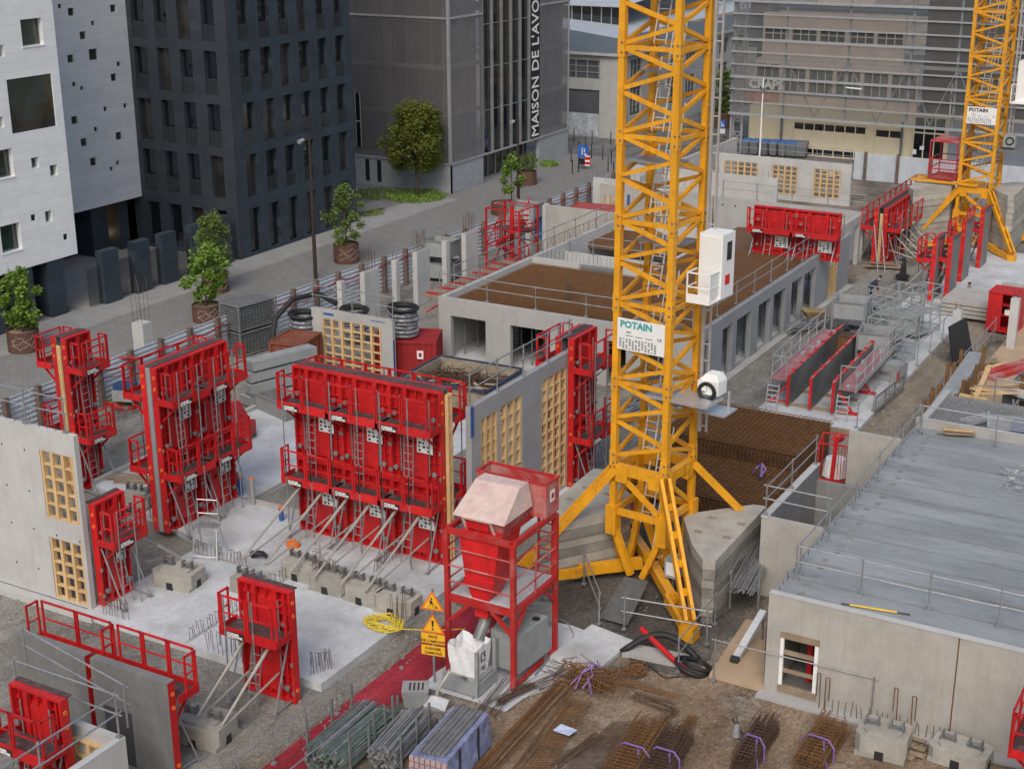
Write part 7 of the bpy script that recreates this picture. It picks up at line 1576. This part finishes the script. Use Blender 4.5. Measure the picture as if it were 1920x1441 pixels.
scaf('grey scaffold stair with an old timber board, on the platform beside the tan gravel', at(1668, 700, .16), R(80), 2.6, 1.3, 2.6, (.3, 1.5), True); scaf('grey scaffold frame holding a flat lid, on the platform behind the bins', at(1628, 625, .16), R(80), 2.4, 1.4, 1.8, (.3, 1.3)); scaf('tallest grey scaffold frame on the platform, holding a bin', at(1680, 640, .16), R(80), 3.0, 1.4, 2.3, (.3, 1.2)); scaf('grey mesh sided scaffold frame at the platform edge before the red panels', at(1722, 640, .16), R(80), 2.4, 1.1, 2.4, (.3, 1.4)); scaf('low scaffold frame with a timber post, near the worker', at(1650, 588, .16), R(80), 2.0, 1.2, 1.1, (.3,))
bin_('grey bin held inside the tallest scaffold frame', at(1693, 622, 1.4), R(8), 1.3, 1.1, .8, .05); t = thing('stencil_box', 'long grey steel box with faded lettering on the platform', 'box', at(1683, 720, .16), R(82)); mb = MB(); mb.box(0, -.05, 0, .9, 1.45, .85); mb.build('body', m_greyp, t); MB().box(-.02, .45, .3, -.001, .95, .5).build('faded_mark', m_galvd, t)
t = thing('barrow', 'wheelbarrow tipped on the gravel lane by the shell doors', 'wheelbarrow', at(1522, 610, .0), R(40)); mb = MB(); mb.hexa([(-.3, -.25, .45), (.35, -.25, .4), (.35, .25, .4), (-.3, .25, .45), (-.55, -.42, .85), (.65, -.42, .8), (.65, .42, .8), (-.55, .42, .85)]); mb.build('tray', M('ochre_tray', (.30, .22, .10), .7, var=.3), t); mb = MB(); [mb.tube((.7, y, .25), (-1.1, y*1.3, .6), .025, 5) for y in (-.2, .2)]; mb.tube((-.4, -.25, .4), (-.5, -.3, 0), .02, 5); mb.tube((-.4, .25, .4), (-.5, .3, 0), .02, 5); mb.build('handle', m_galvd, t); MB().tube((.75, -.05, .2), (.75, .05, .2), .2, 12).build('wheel', m_rubber, t)
def pile(label, p, r, h, n, L, mat, w=.05, seed=1, ang=None, cat='tube pile'):
    t = thing('tube_pile', label, cat, p, 0, 'loose piles of steel tubes'); rg = random.Random(seed); mb = MB()
    for k in range(n): a = (ang if ang is not None else rg.uniform(0, 3.1))+rg.gauss(0, .15); c = Vector((rg.gauss(0, r*.4), rg.gauss(0, r*.4), w+rg.random()*h)); u = Vector((math.cos(a), math.sin(a), rg.gauss(0, .05)))*L/2*rg.uniform(.7, 1.1); mb.tube(c-u, c+u, w/2, 5)
    mb.build('tubes', mat, t); return t
pile('untidy pile of grey clamps and tubes on the gravel lane past the barrow', at(1558, 618), .9, .4, 46, 1.2, m_galvd, .06, 2); pile('heap of props leaning below the barrow by the shell doors', at(1508, 625), .5, .5, 14, 2.2, m_galv, .06, 3, 1.2); pile('bundle of long grey tubes on the gravel behind the big crane mast', at(1160, 790), .6, .3, 34, 4.0, m_galv, .06, 4, 1.35); pile('bundle of tubes on the gravel beside the wall end formwork', at(1195, 760), .5, .3, 26, 3.6, m_galv, .06, 6, 1.45)
t = thing('gas_bottle', 'grey gas bottle standing on the far part of the platform', 'bottle', at(1815, 562, .16)); mb = MB(); mb.path([(0, 0, 0), (0, 0, .75), (0, 0, .9)], .15, 10, .06); mb.build('bottle', m_concd, t); MB().tube((0, 0, .9), (0, 0, 1.0), .07, 8).build('valve', m_black, t)
t = thing('compactor', 'black hand compactor standing on the edge of the far platform', 'compactor', at(1692, 520, .16)); mb = MB(); mb.box(-.35, -.25, 0, .35, .25, .15); mb.build('base_plate', m_black, t); mb = MB(); mb.path([(0, 0, .15), (.02, 0, .6), (0, 0, 1.15)], .2, 9, .12); mb.build('engine', m_ink, t); mb = MB(); mb.tube((-.3, -.2, .9), (-.3, .2, .9), .03, 6); mb.tube((-.3, -.2, .9), (0, -.1, .9), .03, 6); mb.build('handle', m_galvd, t)
# worker
t = thing('person', 'worker in dark blue jacket and trousers, bending over with orange gloves', 'person', at(1628, 572, 0), R(20))
me = bpy.data.meshes.new('body'); V = [(0, 0, .86), (.05, 0, 1.02), (.2, 0, 1.22), (.33, 0, 1.36), (.43, 0, 1.44), (.5, 0, 1.52), (.05, .1, .82), (.1, .12, .48), (-.02, .13, .08), (.12, .14, .04), (-.05, -.1, .82), (.0, -.12, .48), (-.12, -.13, .08), (.02, -.14, .04), (.33, .19, 1.3), (.42, .21, 1.02), (.55, .14, .84), (.33, -.19, 1.3), (.42, -.21, 1.02), (.55, -.12, .84), (.55, 0, 1.6)]
Ed = [(0, 1), (1, 2), (2, 3), (3, 4), (4, 5), (5, 20), (0, 6), (6, 7), (7, 8), (8, 9), (0, 10), (10, 11), (11, 12), (12, 13), (3, 14), (14, 15), (15, 16), (3, 17), (17, 18), (18, 19)]; Rd = [.15, .16, .17, .16, .07, .1, .1, .075, .055, .05, .1, .075, .055, .05, .075, .055, .04, .075, .055, .04, .085]
me.from_pydata(V, Ed, [])
o = bpy.data.objects.new('body', me); col.objects.link(o); o.modifiers.new('skin', 'SKIN')
for i, r_ in enumerate(Rd): me.skin_vertices[0].data[i].radius = (r_, r_)
me.skin_vertices[0].data[0].use_root = True
m_ = o.modifiers.new('sub', 'SUBSURF'); m_.levels = 1; m_.render_levels = 1
dg = bpy.context.evaluated_depsgraph_get(); bm_ = bpy.data.meshes.new_from_object(o.evaluated_get(dg)); bpy.data.objects.remove(o); bm_.materials.clear()
for mm in (M('navy_workwear', (.022, .03, .055), .8, var=.2), M('skin_tone', (.42, .25, .18), .6, var=.1), m_orange, m_black): bm_.materials.append(mm)
for p_ in bm_.polygons:
    c = p_.center; p_.material_index = 1 if c.z > 1.47 and c.x > .42 else 2 if (c.x > .47 and c.z < 1.0) else 3 if c.z < .12 else 0
    p_.use_smooth = True
o = bpy.data.objects.new('body', bm_); col.objects.link(o); o.parent = t
mb = MB(); mb.path([(.50, 0, 1.60), (.55, 0, 1.66), (.575, 0, 1.70)], .10, 10, .05); mb.build('hair', m_ink, t, smooth=True)
mb = MB()
for sy in (.14, -.12):
    for f in range(4): mb.path([(.56, sy+.018*(f-1.5), .82), (.59, sy+.02*(f-1.5), .77), (.58, sy+.02*(f-1.5), .73)], .011, 5)
    mb.path([(.55, sy+(.04 if sy > 0 else -.04), .84), (.585, sy+(.055 if sy > 0 else -.055), .80)], .012, 5)
mb.build('glove', m_orange, t)
# panels at the far right
for k in range(5):
    formwork('red formwork panel of the long far pair, lane side, '+['nearest end with a timber stop', 'second from the timber stop', 'middle panel', 'fourth from the timber stop', 'last, under the red cage'][k], (-23.1, 85.3+2.46*k, 0), R90, 2.46, 'single', 'wood' if k == 0 else None, 'long far pair of red formwork', False, 1.9, (int(k == 0), int(k == 4)))
for k in range(5):
    formwork('red formwork panel of the long far pair, shell side, '+['nearest end', 'second', 'middle', 'fourth', 'farthest'][k], (-23.4, 85.3+2.46*(k+1), 0), -R90, 2.46, 'single', None, 'long far pair of red formwork', False, None, (int(k == 4), int(k == 0)))
ladder_thing('step ladder leaning at the near end of the long far formwork', (-22.6, 83.9, 0), (-23.3, 84.9, 2.6), .45)
for k, (x, y, lb) in enumerate(((-18.2, 78.4, 'grey faced formwork panel with a red edge, nearest the scaffold frames'), (-17.5, 79.0, 'grey faced formwork panel close behind its twin, nearer the red locker'), (-17.8, 83.3, 'grey faced formwork panel before the farther crane, leaning prop at its side'), (-17.6, 87.0, 'grey faced formwork panel deepest among the crane struts'))):
    formwork(lb, (x, y+1.7, .16), -R90, 1.7, 'single', None, 'grey faced panels at the far platform', False, 1.6 if k in (0, 2) else None)
t = thing('concrete_wall', 'tall grey wall with a white sloping edge at the picture edge, behind the red locker', 'wall', (-13.6, 79.0, 0)); mb = MB(); mb.hexa([(0, 0, 0), (5, 0, 0), (5, .25, 0), (0, .25, 0), (.0, 0, .4), (5, 0, 5.2), (5, .25, 5.2), (.0, .25, .4)]); mb.build('wall', m_concd, t)
mb = MB(); mb.hexa([(-.2, -.03, .0), (.02, -.03, .0), (.02, .28, .0), (-.2, .28, 0), (-.02, -.03, .55), (4.9, -.03, 5.4), (4.9, .28, 5.4), (-.02, .28, .55)]); 
mb = MB(); mb.beam((-.1, .12, .3), (5, .12, 5.3), .34, .2); mb.build('edge', m_concw, t)
t = thing('concrete_wall', 'low pale wall panel behind the red locker', 'wall', (-14.5, 77.6, 0)); MB().box(0, 0, 0, 4, .2, 1.9).build('wall', m_conct, t)
t = thing('site_locker', 'red steel site locker with an open dark front, on the plywood floor', 'locker', (-14.5, 74.6, 0), R(-3)); mb = MB(); mb.box(0, 0, .1, .08, 1.4, 2.1); mb.box(1.45, 0, .1, 1.53, 1.4, 2.1); mb.box(.081, 1.32, .1, 1.449, 1.4, 2.1); mb.box(-.02, -.05, 2.101, 1.55, 1.45, 2.18); mb.box(.081, 0, .1, 1.449, 1.31, .18); mb.build('body', m_red, t); mb = MB(); mb.box(.0, -.05, .12, .72, -.002, 2.08); mb.build('door', m_red, t); mb = MB(); mb.box(.09, .2, .9, 1.44, 1.3, .95); mb.box(.09, .2, 1.45, 1.44, 1.3, 1.5); mb.build('shelf', m_redd, t); MB().box(.8, .3, .96, 1.3, .9, 1.2).build('stored_cloth', m_plate, t)
for k, (px, h, lb) in enumerate((((1790, 650), 1.9, 'square concrete post on the plywood floor, before the red locker'), ((1895, 650), 2.5, 'taller concrete post beside the red locker'))):
    t = thing('concrete_post', lb, 'post', at(*px, .12)); MB().box(-.2, -.2, 0, .2, .2, h).build('shaft', m_concw, t); rebars(t, [(-.12, -.12, h), (.12, -.12, h), (.12, .12, h), (-.12, .12, h)], .4, False)
for k in range(4):
    t = thing('precast_slab', ['lowest', 'second', 'third', 'topmost'][k]+' precast slab of the flat stack between the platform and the red locker', 'slab', (-17.2, 76.0, .17+.22*k), R(-2), 'flat stack of precast slabs'); MB().box(0, 0, .03, 2.7, 3.0, .2).build('slab', m_conct, t); mb = MB(); [mb.box(x, .1, 0, x+.1, 2.9, .029) for x in (.3, 2.3)]; mb.build('batten', m_woodd, t)
# trough beam and rusty posts
a = at(1752, 775, 1.6); b = at(1832, 660, 1.6); d = (b-a); t = thing('trough_beam', 'long grey steel trough form clamped between rusty posts', 'beam form', (a.x, a.y, 0), math.atan2(d.y, d.x)); L = d.length; mb = MB(); mb.box(0, -.35, 1.0, L, .35, 1.6); mb.build('trough', m_greyp, t); mb = MB(); mb.box(-.02, -.3, 1.05, -.001, .3, 1.5); mb.build('end_opening', m_ink, t); mb = MB(); rg = random.Random(3)
for k in range(6):
    for s in (-.48, .48): x = .3+k*L/6; mb.box(x-.08, s-.08, 0, x+.08, s+.08, rg.uniform(1.7, 2.3))
mb.build('rusty_post', m_rust, t); mb = MB(); [mb.beam((x, -.5, .95), (x, .5, .95), .1) for x in (.5, L*.5, L-.5)]; mb.build('bearer', m_woodd, t)
t = thing('plastic_sheet', 'black plastic covered panel leaning by the tan gravel path', 'panel', at(1788, 690, .0), R(70)); mb = MB(); mb.hexa([(0, 0, 0), (1.7, 0, 0), (1.7, .08, 0), (0, .08, 0), (.1, .5, 1.9), (1.5, .5, 2.1), (1.5, .58, 2.1), (.1, .58, 1.9)]); mb.build('sheet', m_black, t); MB().beam((.8, .9, 0), (.8, .45, 1.5), .06).build('stay', m_galvd, t)
t = thing('timber_beam', 'pine beam laid across the mesh floor of the unfinished pit', 'timber', at(1830, 745, 2.75)); b = at(1850, 700, 2.75)-at(1830, 745, 2.75); MB().beam((0, 0, 0), b*1.3, .2, .2).build('beam', m_wood, t); mb = MB(); mb.beam((-.7, .3, -.1), (.4, .2, -.1), .12); mb.beam((-.5, 1.3, -.1), (.4, 1.3, -.1), .12); mb.build('cross_piece', m_wood, t)
t = thing('alu_pallet', 'pale slatted aluminium pallet on the mesh slab behind the plank roof', 'pallet', at(1850, 805, 3.2), R(12)); mb = MB(); [mb.box(0, k*.24, 0, 1.5, k*.24+.08, .08) for k in range(7)]; [mb.box(x, -.02, .081, x+.08, 1.6, .14) for x in (0, 1.42)]; mb.build('slats', m_alu, t); 
t = thing('alu_ladder_beam', 'short pale lattice beam on the mesh slab behind the plank roof', 'lattice beam', at(1812, 800, 3.2), R(60)); mb = MB(); mb.box(0, 0, 0, 1.3, .06, .2); mb.box(0, .3, 0, 1.3, .36, .2); [mb.box(x, .061, .02, x+.06, .299, .18) for x in (0, .3, .6, .9, 1.2)]; mb.build('beam', m_alu, t)
t = thing('spring_coils', 'pile of shiny wire coils at the edge of the plank roof', 'wire pile', at(1910, 905, 3.08)); mb = MB(); rg = random.Random(6)
for k in range(40): mb.torus((rg.gauss(0, .3), rg.gauss(0, .5), .1+rg.random()*.25), (rg.gauss(0, .3), rg.gauss(0, .3), 1), .12, .012, 8, 3)
mb.build('wire', m_alu, t)
# red cage hoist beside the stub wall
t = thing('hoist_cage', 'low red steel cage hoist holding a white bag, beside the tan wall stub', 'hoist', at(1566, 905, 0), R(10)); mb = MB()
for x in (-.65, .55):
    for y in (-.5, .7): mb.beam((x, y, 0), (x, y, 1.75), .055)
for z in (.3, 1.75):
    for y in (-.5, .7): mb.beam((-.65, y, z), (.55, y, z), .05)
    for x in (-.65, .55): mb.beam((x, -.5, z), (x, .7, z), .05)
mb.beam((-.1, -.54, 0), (.0, -.54, 2.1), .15); [mb.bar((.1+.11*k, -.5, .3), (.1+.11*k, -.5, 1.75), .025) for k in range(5)]; mb.build('frame', m_red, t); mb = MB(); mb.path([(-.15, -.1, 1.7), (0, 0, 1.95), (.1, .1, 1.8)], .17, 10); mb.build('winch', m_redd, t); mb = MB(); mb.path([(-.05, .05, .32), (-.05, .05, .7), (-.05, .05, 1.0)], .5, 12, .38); mb.build('white_sack', m_plate, t)
# pit edge: rails, hose, pipe, timber deck
guard_run('steel guard rail around the crane pit, beside the gangway plate', [at(1095, 1095, .1), at(1123, 1170, .1)], 1.1, 2.0); guard_run('steel guard rail at the crane pit from the gangway plate to the crane foot', [at(1170, 1180, .1), at(1325, 1208, .1)], 1.1, 3.4); guard_run('steel guard rail at the pit corner beside the black hose', [at(1272, 1258, .02), at(1340, 1170, .02)], 1.05, 3.0)
t = thing('black_hose', 'thick black hose bent in an arch over the dark pit', 'hose', at(1225, 1240, 0)); mb = MB(); a = at(1165, 1225, .02)-at(1225, 1240, 0); b = at(1310, 1240, .02)-at(1225, 1240, 0); pts = [a.lerp(b, k/12)+Vector((-.1, .4, 0))*math.sin(math.pi*k/12)+Vector((0, 0, .06+.5*math.sin(math.pi*k/12))) for k in range(13)]; mb.path(pts, .10, 8); mb.build('hose', m_rubber, t, smooth=True)
t = thing('black_hose', 'smaller black hose loop at the edge of the timber deck', 'hose', at(1298, 1255, 0)); mb = MB(); mb.torus((0, 0, .1), (.3, .2, 1), .5, .07, 18, 7); mb.torus((.1, .1, .16), (.2, .3, 1), .42, .06, 18, 7); mb.build('hose', m_rubber, t, smooth=True)
a = at(1203, 1178, .6); b = at(1290, 1262, .05); t = thing('red_pipe', 'red pipe slanting down into the dark pit', 'pipe', b); MB().tube((0, 0, 0), a-b, .085, 10).build('pipe', m_red, t); MB().tube((a-b)*.96, (a-b)*1.0, .1, 10).build('collar', m_redd, t)
wobbly([at(1168, 1215)[:2], at(1300, 1210)[:2], at(1330, 1235)[:2], at(1290, 1272)[:2], at(1190, 1252)[:2]], .002, 'hose_pit', gm_pit, .08)  # no real hole: a flat sheet with the pit's shade in its colour
dk_ = [at(x, y, .14) for x, y in ((1330, 1262), (1432, 1290), (1436, 1165), (1398, 1160))]; slab('timber_deck', [(p.x, p.y) for p in dk_], .0, .14, m_ply)
t = thing('conveyor_arm', 'dusty slanting conveyor arm with a small wheel on the timber deck', 'conveyor', at(1378, 1236, .2)); b = at(1432, 1145, 1.1)-at(1378, 1236, .2); mb = MB(); mb.beam((0, 0, 0), b, .22, .12); mb.build('arm', m_slab, t); mb = MB(); mb.tube((-.12, 0, .0), (.12, 0, .0), .12, 10); mb.build('wheel', m_rubber, t); mb = MB(); mb.beam(b, b-Vector((0, 0, 1.1)), .06); mb.build('stand', m_galvd, t)
t = thing('tube_bench', 'trestle bench loaded with long steel tubes beside the right ballast stack', 'trestle bench', at(1392, 1150, .1)); b = at(1440, 1055, .1)-at(1392, 1150, .1); mb = MB(); s = b.normalized().cross(Vector((0, 0, 1)))*.45
for f in (0.05, .55, 1.0):
    for g in (-1, 1): mb.beam(b*f+s*g, b*f+s*g+Vector((0, 0, 1.35)), .06)
    mb.beam(b*f-s+Vector((0, 0, .8)), b*f+s+Vector((0, 0, .8)), .07)
mb.beam(-s+Vector((0, 0, 1.3)), b-s+Vector((0, 0, 1.3)), .05); mb.build('frame', m_galv, t); mb = MB(); rg = random.Random(8)
for k in range(26): o = s*rg.uniform(-.85, .85); mb.tube(o+Vector((0, 0, .88+rg.random()*.2))-b*.1, o+b*rg.uniform(.9, 1.15)+s*rg.uniform(-.1, .1)+Vector((0, 0, .9+rg.random()*.2)), .028, 5)
mb.build('tubes', m_galv, t)
# guard rails along the platform and tan gravel, chains
pt_ = [(1613, 803), (1660, 757), (1705, 712), (1730, 690), (1768, 645), (1790, 590)]
guard_run('posts with red and white tape along the platform edge beside the tan gravel', [(-15.95, 57.3, .16), (-15.95, 74, .16)], 1.05, 2.3, (), r=.016); guard_run('steel guard rail along the far side of the tan gravel path', [(-13.7, 49.5, .05), (-13.7, 73, .05)], 1.2, 2.1)
guard_run('posts along the gravel lane edge of the platform', [(-20.3, 57.3, .16), (-20.3, 60.5, .16)], 1.0, 1.6, (), r=.016); guard_run('posts with a taped line before the window of the plank roofed block', [at(1338, 1275, .02), at(1632, 1350, .02)], 1.3, 5.5, (), r=.018)
guard_run('steel rail beside the red walkway next to the green tubes', [(-21.95, 24.4, 0), (-21.95, 28.6, 0)], .95, 1.6, (), r=.02); guard_run('steel rail beside the red walkway next to the grey tubes', [(-20.65, 24.2, 0), (-20.65, 28.2, 0)], .8, 1.9, (), r=.02)
t = thing('mesh_barrier', 'grey mesh barrier with a small red sign at the platform edge', 'barrier', at(1640, 775, .16), R(86)); mb = MB(); mb.beam((0, 0, .75), (3.6, 0, .75), .05); mb.beam((0, 0, .1), (3.6, 0, .1), .05); [mb.beam((x, 0, 0), (x, 0, .8), .05) for x in (0, 1.2, 2.4, 3.6)]; [mb.bar((.1*k, 0, .1), (.1*k, 0, .75), .018) for k in range(36)]; mb.build('frame', m_galvd, t); MB().box(2.4, -.05, .75, 2.75, -.03, 1.2).build('red_sign', m_dusty, t)
pq = at(780, 1318); t = thing('slotted_box', 'small grey slotted concrete gully box beside the bag stand', 'gully box', pq, R(30)); mb = MB(); mb.hexa([(-.3, -.25, 0), (.3, -.25, 0), (.3, .25, 0), (-.3, .25, 0), (-.38, -.32, .55), (.38, -.32, .55), (.38, .32, .55), (-.38, .32, .55)]); b_ = mb.build('box', m_greyp, t); mb = MB(); [mb.box(-.18+k*.12, -.2, .551, -.13+k*.12, .2, .556) for k in range(4)]; mb.build('slot', m_ink, b_)
t = thing('hose_stub', 'beige hose end standing on a mortar lump beside the bag stand', 'hose', at(815, 1325)); mb = MB(); mb.path([(0, 0, 0), (.05, .1, .5), (.25, .4, 1.0), (.5, .9, .6)], .05, 7); mb.build('hose', m_cream, t, smooth=True); mb = MB(); mb.path([(-.3, 0, .05), (0, 0, .15), (.35, .1, .05)], .22, 8); mb.build('mortar', m_slab, t)
for lb, pts, m in (('thin beige cable looped on the concrete pad beside the mixer tower', [(1050, 1160), (1075, 1185), (1050, 1215), (1080, 1235), (1110, 1230)], m_cream), ('thin dark cable trailing over the earth behind the strapped heap', [(1060, 1230), (1110, 1235), (1140, 1262), (1195, 1240), (1250, 1270), (1330, 1262)], m_rubber)):
    P = [at(*p, .03) for p in pts]; mb = MB(); Q = []
    for a, b in zip(P, P[1:]):
        for k in range(6): f = k/6; Q.append(a.lerp(b, f)+Vector((math.sin(f*3.14)*.12, math.sin(f*6.28)*.06, 0))-P[0])
    mb.path(Q, .018, 5); o = mb.build('cable', m); o.location = P[0]; tag(o, lb, 'cable')
# rubble
m_grub = M('grey_rubble', (.26, .245, .225), .9, var=.2, coord='POS')
def rubble(spots, n, name, mat, s0=.02, s1=.09, seed=1):
    rg = random.Random(seed); mb = MB()
    for k in range(n):
        x, y, r = spots[k % len(spots)]; p = at(x, y); a = rg.uniform(0, 6.3); d = r*math.sqrt(rg.random()); s = rg.uniform(s0, s1)*rg.choice((.6, .8, 1, 1.3)); c = p+Vector((math.cos(a)*d, math.sin(a)*d, s*.25)); P = [Vector((rg.uniform(.6, 1)*sx*s, rg.uniform(.6, 1)*sy*s, rg.uniform(.4, .8)*sz*s))+c for sz in (-1, 1) for sx, sy in ((-1, -1), (1, -1), (1, 1), (-1, 1))]; mb.hexa(P)
    o = mb.build(name, mat); o['kind'] = 'stuff'; return o
rubble([(430, 1250, 2.5), (700, 1230, 1.2), (760, 1180, .8), (260, 1170, 2), (600, 1330, 1), (850, 1330, 1.0), (500, 1400, 3), (120, 1150, 2), (360, 1200, 2)], 700, 'rubble', m_grub, .012, .045, 2)
rubble([(1000, 1300, 1.8), (1150, 1300, 2.0), (1350, 1340, 2.5), (1080, 1400, 2.0), (1600, 1380, 1.5), (1720, 1390, 1.5), (1230, 1130, 1.5), (1440, 1300, 1)], 500, 'rubble', m_grub, .01, .035, 3)
rubble([(1400, 700, 3), (1450, 650, 3), (1600, 560, 4), (1700, 780, 2), (1200, 800, 2), (1760, 640, 2), (560, 740, 2), (690, 560, 3), (580, 800, 1.5)], 800, 'rubble', m_grub, .02, .06, 4)
rebars(rb, rowpts((XP+1.9, YP-.25), (XP+5.6, YP-.25), 22, 0), .5, False); rebars(rb, [(XP+1.7, YP-.2, 0), (XP+1.85, YP-.2, 0), (XP+3.9, YP-.3, 0), (XP+4.3, YP-.3, 0)], 1.2, True, .016, 'hooked_bar', m_rust)
MB().box(XP-.1, YP-.45, -.05, XP+9, YP-.01, .06).build('footing', m_conc, rb)

# ---------------------------------------------------------------- clutter round the unfinished pit and the far yard
def planks(label, p, rz, n, L, mat=None, w=.2, group='loose timber'):
    t = thing('plank_pile', label, 'timber', p, rz, group); rg = random.Random(n*7+int(L*10)); 
    for k in range(n): a = rg.gauss(0, .12); x, y, z = rg.uniform(-.2, .2), rg.uniform(-.5, .5), .03+.05*(k//3); d = Vector((math.cos(a), math.sin(a), rg.gauss(0, .02)))*L/2*rg.uniform(.7, 1); MB().beam(Vector((x, y, z))-d, Vector((x, y, z))+d, w*rg.uniform(.5, 1), .04).build('plank', mat or rg.choice((m_wood, m_ply, m_woodd)), t)
    return t
planks('loose boards on the mesh floor beside the pine beam', at(1870, 735, 2.7), R(30), 9, 2.2); planks('boards and battens lying on the plywood floor near the concrete posts', at(1850, 690, .15), R(70), 8, 2.6); planks('grey boards stacked at the near end of the trough form', at(1765, 800, .1), R(60), 7, 2.0, m_woodd); planks('scattered offcuts on the mesh slab behind the plank roof', at(1790, 812, 3.15), R(10), 8, 1.1); planks('offcut boards against the crane pit rail', at(1265, 1150, .05), R(-40), 5, 1.6, m_woodd); planks('few boards on the earth before the windowed block', at(1690, 1395, .02), R(-10), 6, 1.4, m_woodd); planks('boards lying beside the step ladder of the far formwork', at(1660, 500, .1), R(15), 7, 2.4, m_woodd); planks('boards and battens on the slab behind the free standing formwork pair', at(250, 900, ZS), R(20), 6, 2.0, m_woodd)
for k, (x, y, lb) in enumerate(((1905, 700, 'rusty'), (1880, 655, 'grey'))): pass
for k in range(7):
    x = -9.6+k*1.35; t = thing('rusty_post', 'rusty steel post standing over the mesh floor, '+['first', 'second', 'third', 'fourth', 'fifth', 'sixth', 'seventh'][k]+' from the trough form', 'post', (x, 58.0+.4*(k % 2), .0), 0, 'rusty posts in the unfinished pit'); MB().box(-.09, -.09, 0, .09, .09, 3.3+.3*(k % 3)).build('shaft', m_rust, t); MB().box(-.13, -.13, 3.3+.3*(k % 3), .13, .13, 3.34+.3*(k % 3)).build('cap_plate', m_rustd, t)
scaf('grey scaffold before the formed wall of the unfinished pit', (-9.6, 56.3, .1), 0, 4.2, 1.1, 2.5, (.9, 1.9)); scaf('second grey scaffold farther along the formed wall of the pit', (-5.0, 56.3, .1), 0, 4.2, 1.1, 2.5, (.9, 1.9))
t = thing('blue_panel', 'dark blue sheet lying on the mesh slab at the picture edge', 'sheet', at(1890, 815, 3.2), R(5)); MB().box(0, 0, 0, 2.5, 1.6, .06).build('board', M('navy_board', (.04, .06, .12), .6, var=.2), t); MB().box(.02, .02, -.04, 2.48, .06, -.001).build('batten', m_woodd, t)
t = thing('red_beam', 'pair of dusty red beams lying across the pale slab of the unfinished pit', 'beam', at(1862, 715, 2.6), R(65)); mb = MB(); mb.box(0, 0, 0, 3.2, .3, .18); mb.box(.2, .5, 0, 3.4, .8, .18); pieces(mb, 'beam', m_dusty, t)
t = thing('pale_slab_panel', 'pale slab panel on the mesh floor beside the dusty red beams', 'slab', at(1880, 735, 2.65), R(65)); MB().box(0, -1.6, 0, 3.5, -.1, .12).build('slab', m_slab, t); MB().box(.1, -1.5, -.06, 3.4, -1.4, -.001).build('batten', m_woodd, t)
for k, (x, y, lb) in enumerate(((1585, 330, 'grey rubble heap and block behind the long lattice wall end'),)):
    t = thing('heap', lb, 'heap', at(x, y), 0); rg = random.Random(k); mb = MB()
    for j in range(26): c = Vector((rg.gauss(0, .8), rg.gauss(0, .5), .1+rg.random()*.3)); s = rg.uniform(.1, .35); mb.hexa([c+Vector((rg.uniform(.6, 1)*a*s, rg.uniform(.6, 1)*b*s, rg.uniform(.3, .7)*g*s)) for g in (-1, 1) for a, b in ((-1, -1), (1, -1), (1, 1), (-1, 1))])
    mb.build('lumps', m_ball if k == 0 else m_black, t)
t = thing('generator', 'blue topped generator on a grey stand behind the narrow column formwork', 'generator', at(238, 760), R(20)); MB().box(-.5, -.35, .3, .5, .35, .8).build('casing', m_greyp, t); MB().box(-.45, -.3, .801, .45, .3, 1.05).build('motor', M('blue_motor', (.02, .06, .14), .5), t); mb = MB(); [mb.box(x-.03, y-.03, 0, x+.03, y+.03, .299) for x in (-.45, .45) for y in (-.3, .3)]; mb.build('stand', m_galvd, t)
t = thing('red_tarp', 'crumpled red tarpaulin on the gravel past the narrow column formwork', 'tarpaulin', at(232, 775)); mb = MB(); rg = random.Random(3)
for j in range(14): c = Vector((rg.gauss(0, .3), rg.gauss(0, .2), .1)); mb.poly([c+Vector((rg.uniform(-.3, .3), rg.uniform(-.3, .3), rg.uniform(0, .35))) for _ in range(3)])
mb.build('cloth', m_redd, t)
t = thing('red_hose', 'thick red hose looping down from the hoarding cable', 'hose', at(160, 745, .3)); mb = MB(); mb.path([(0, 0, .6), (.6, 1.2, 1.6), (1.2, 2.0, 1.5), (1.6, 2.2, .4), (2.6, 1.6, .05), (3.4, .4, .05)], .07, 7); mb.build('hose', m_redd, t, smooth=True)
# ================================================================ countable pieces become parts of their own
_seen = {}
for o in [o for o in col.objects if o.type == 'MESH' and o.parent is not None and o.name.split('.')[0] in ('pin', 'plinth', 'door_frame', 'rack_frame', 'print', 'tie_hardware', 'frame_bar', 'sign_post', 'landing', 'window_frame', 'side_trim', 'deck', 'lifting_socket', 'partition', 'slab_prop', 'socket', 'tie_hole', 'bearer', 'castor', 'wheel', 'stud', 'mullion', 'shelf', 'lifting_pocket', 'floor_edge', 'downpipe', 'slot_window', 'sign_bar', 'ladder_cage', 'white_bar', 'strap', 'batten', 'spacer', 'slot', 'fork_slot', 'anchor_shoe', 'entrance_pier', 'clutter', 'red_clamp', 'stored_frames', 'steel_channel', 'inner_tube', 'rusty_post', 'cross_piece', 'brace', 'wall_opening')]:
    me = o.data
    if me.name not in _seen:
        m = MB(); m.v = [tuple(v.co) for v in me.vertices]; m.f = [tuple(p.vertices) for p in me.polygons]; m.mi = [0]*len(m.f)
        tmp = pieces(m, o.name.split('.')[0], me.materials[0]); _seen[me.name] = [q.data for q in tmp]
        for q in tmp: bpy.data.objects.remove(q)
    ms = _seen[me.name]
    if not 1 < len(ms) <= 100 or len(o.children): continue
    o.data = ms[0]
    for d in ms[1:]:
        q = bpy.data.objects.new(o.name.split('.')[0], d); col.objects.link(q); q.parent = o.parent; q.matrix_basis = o.matrix_basis
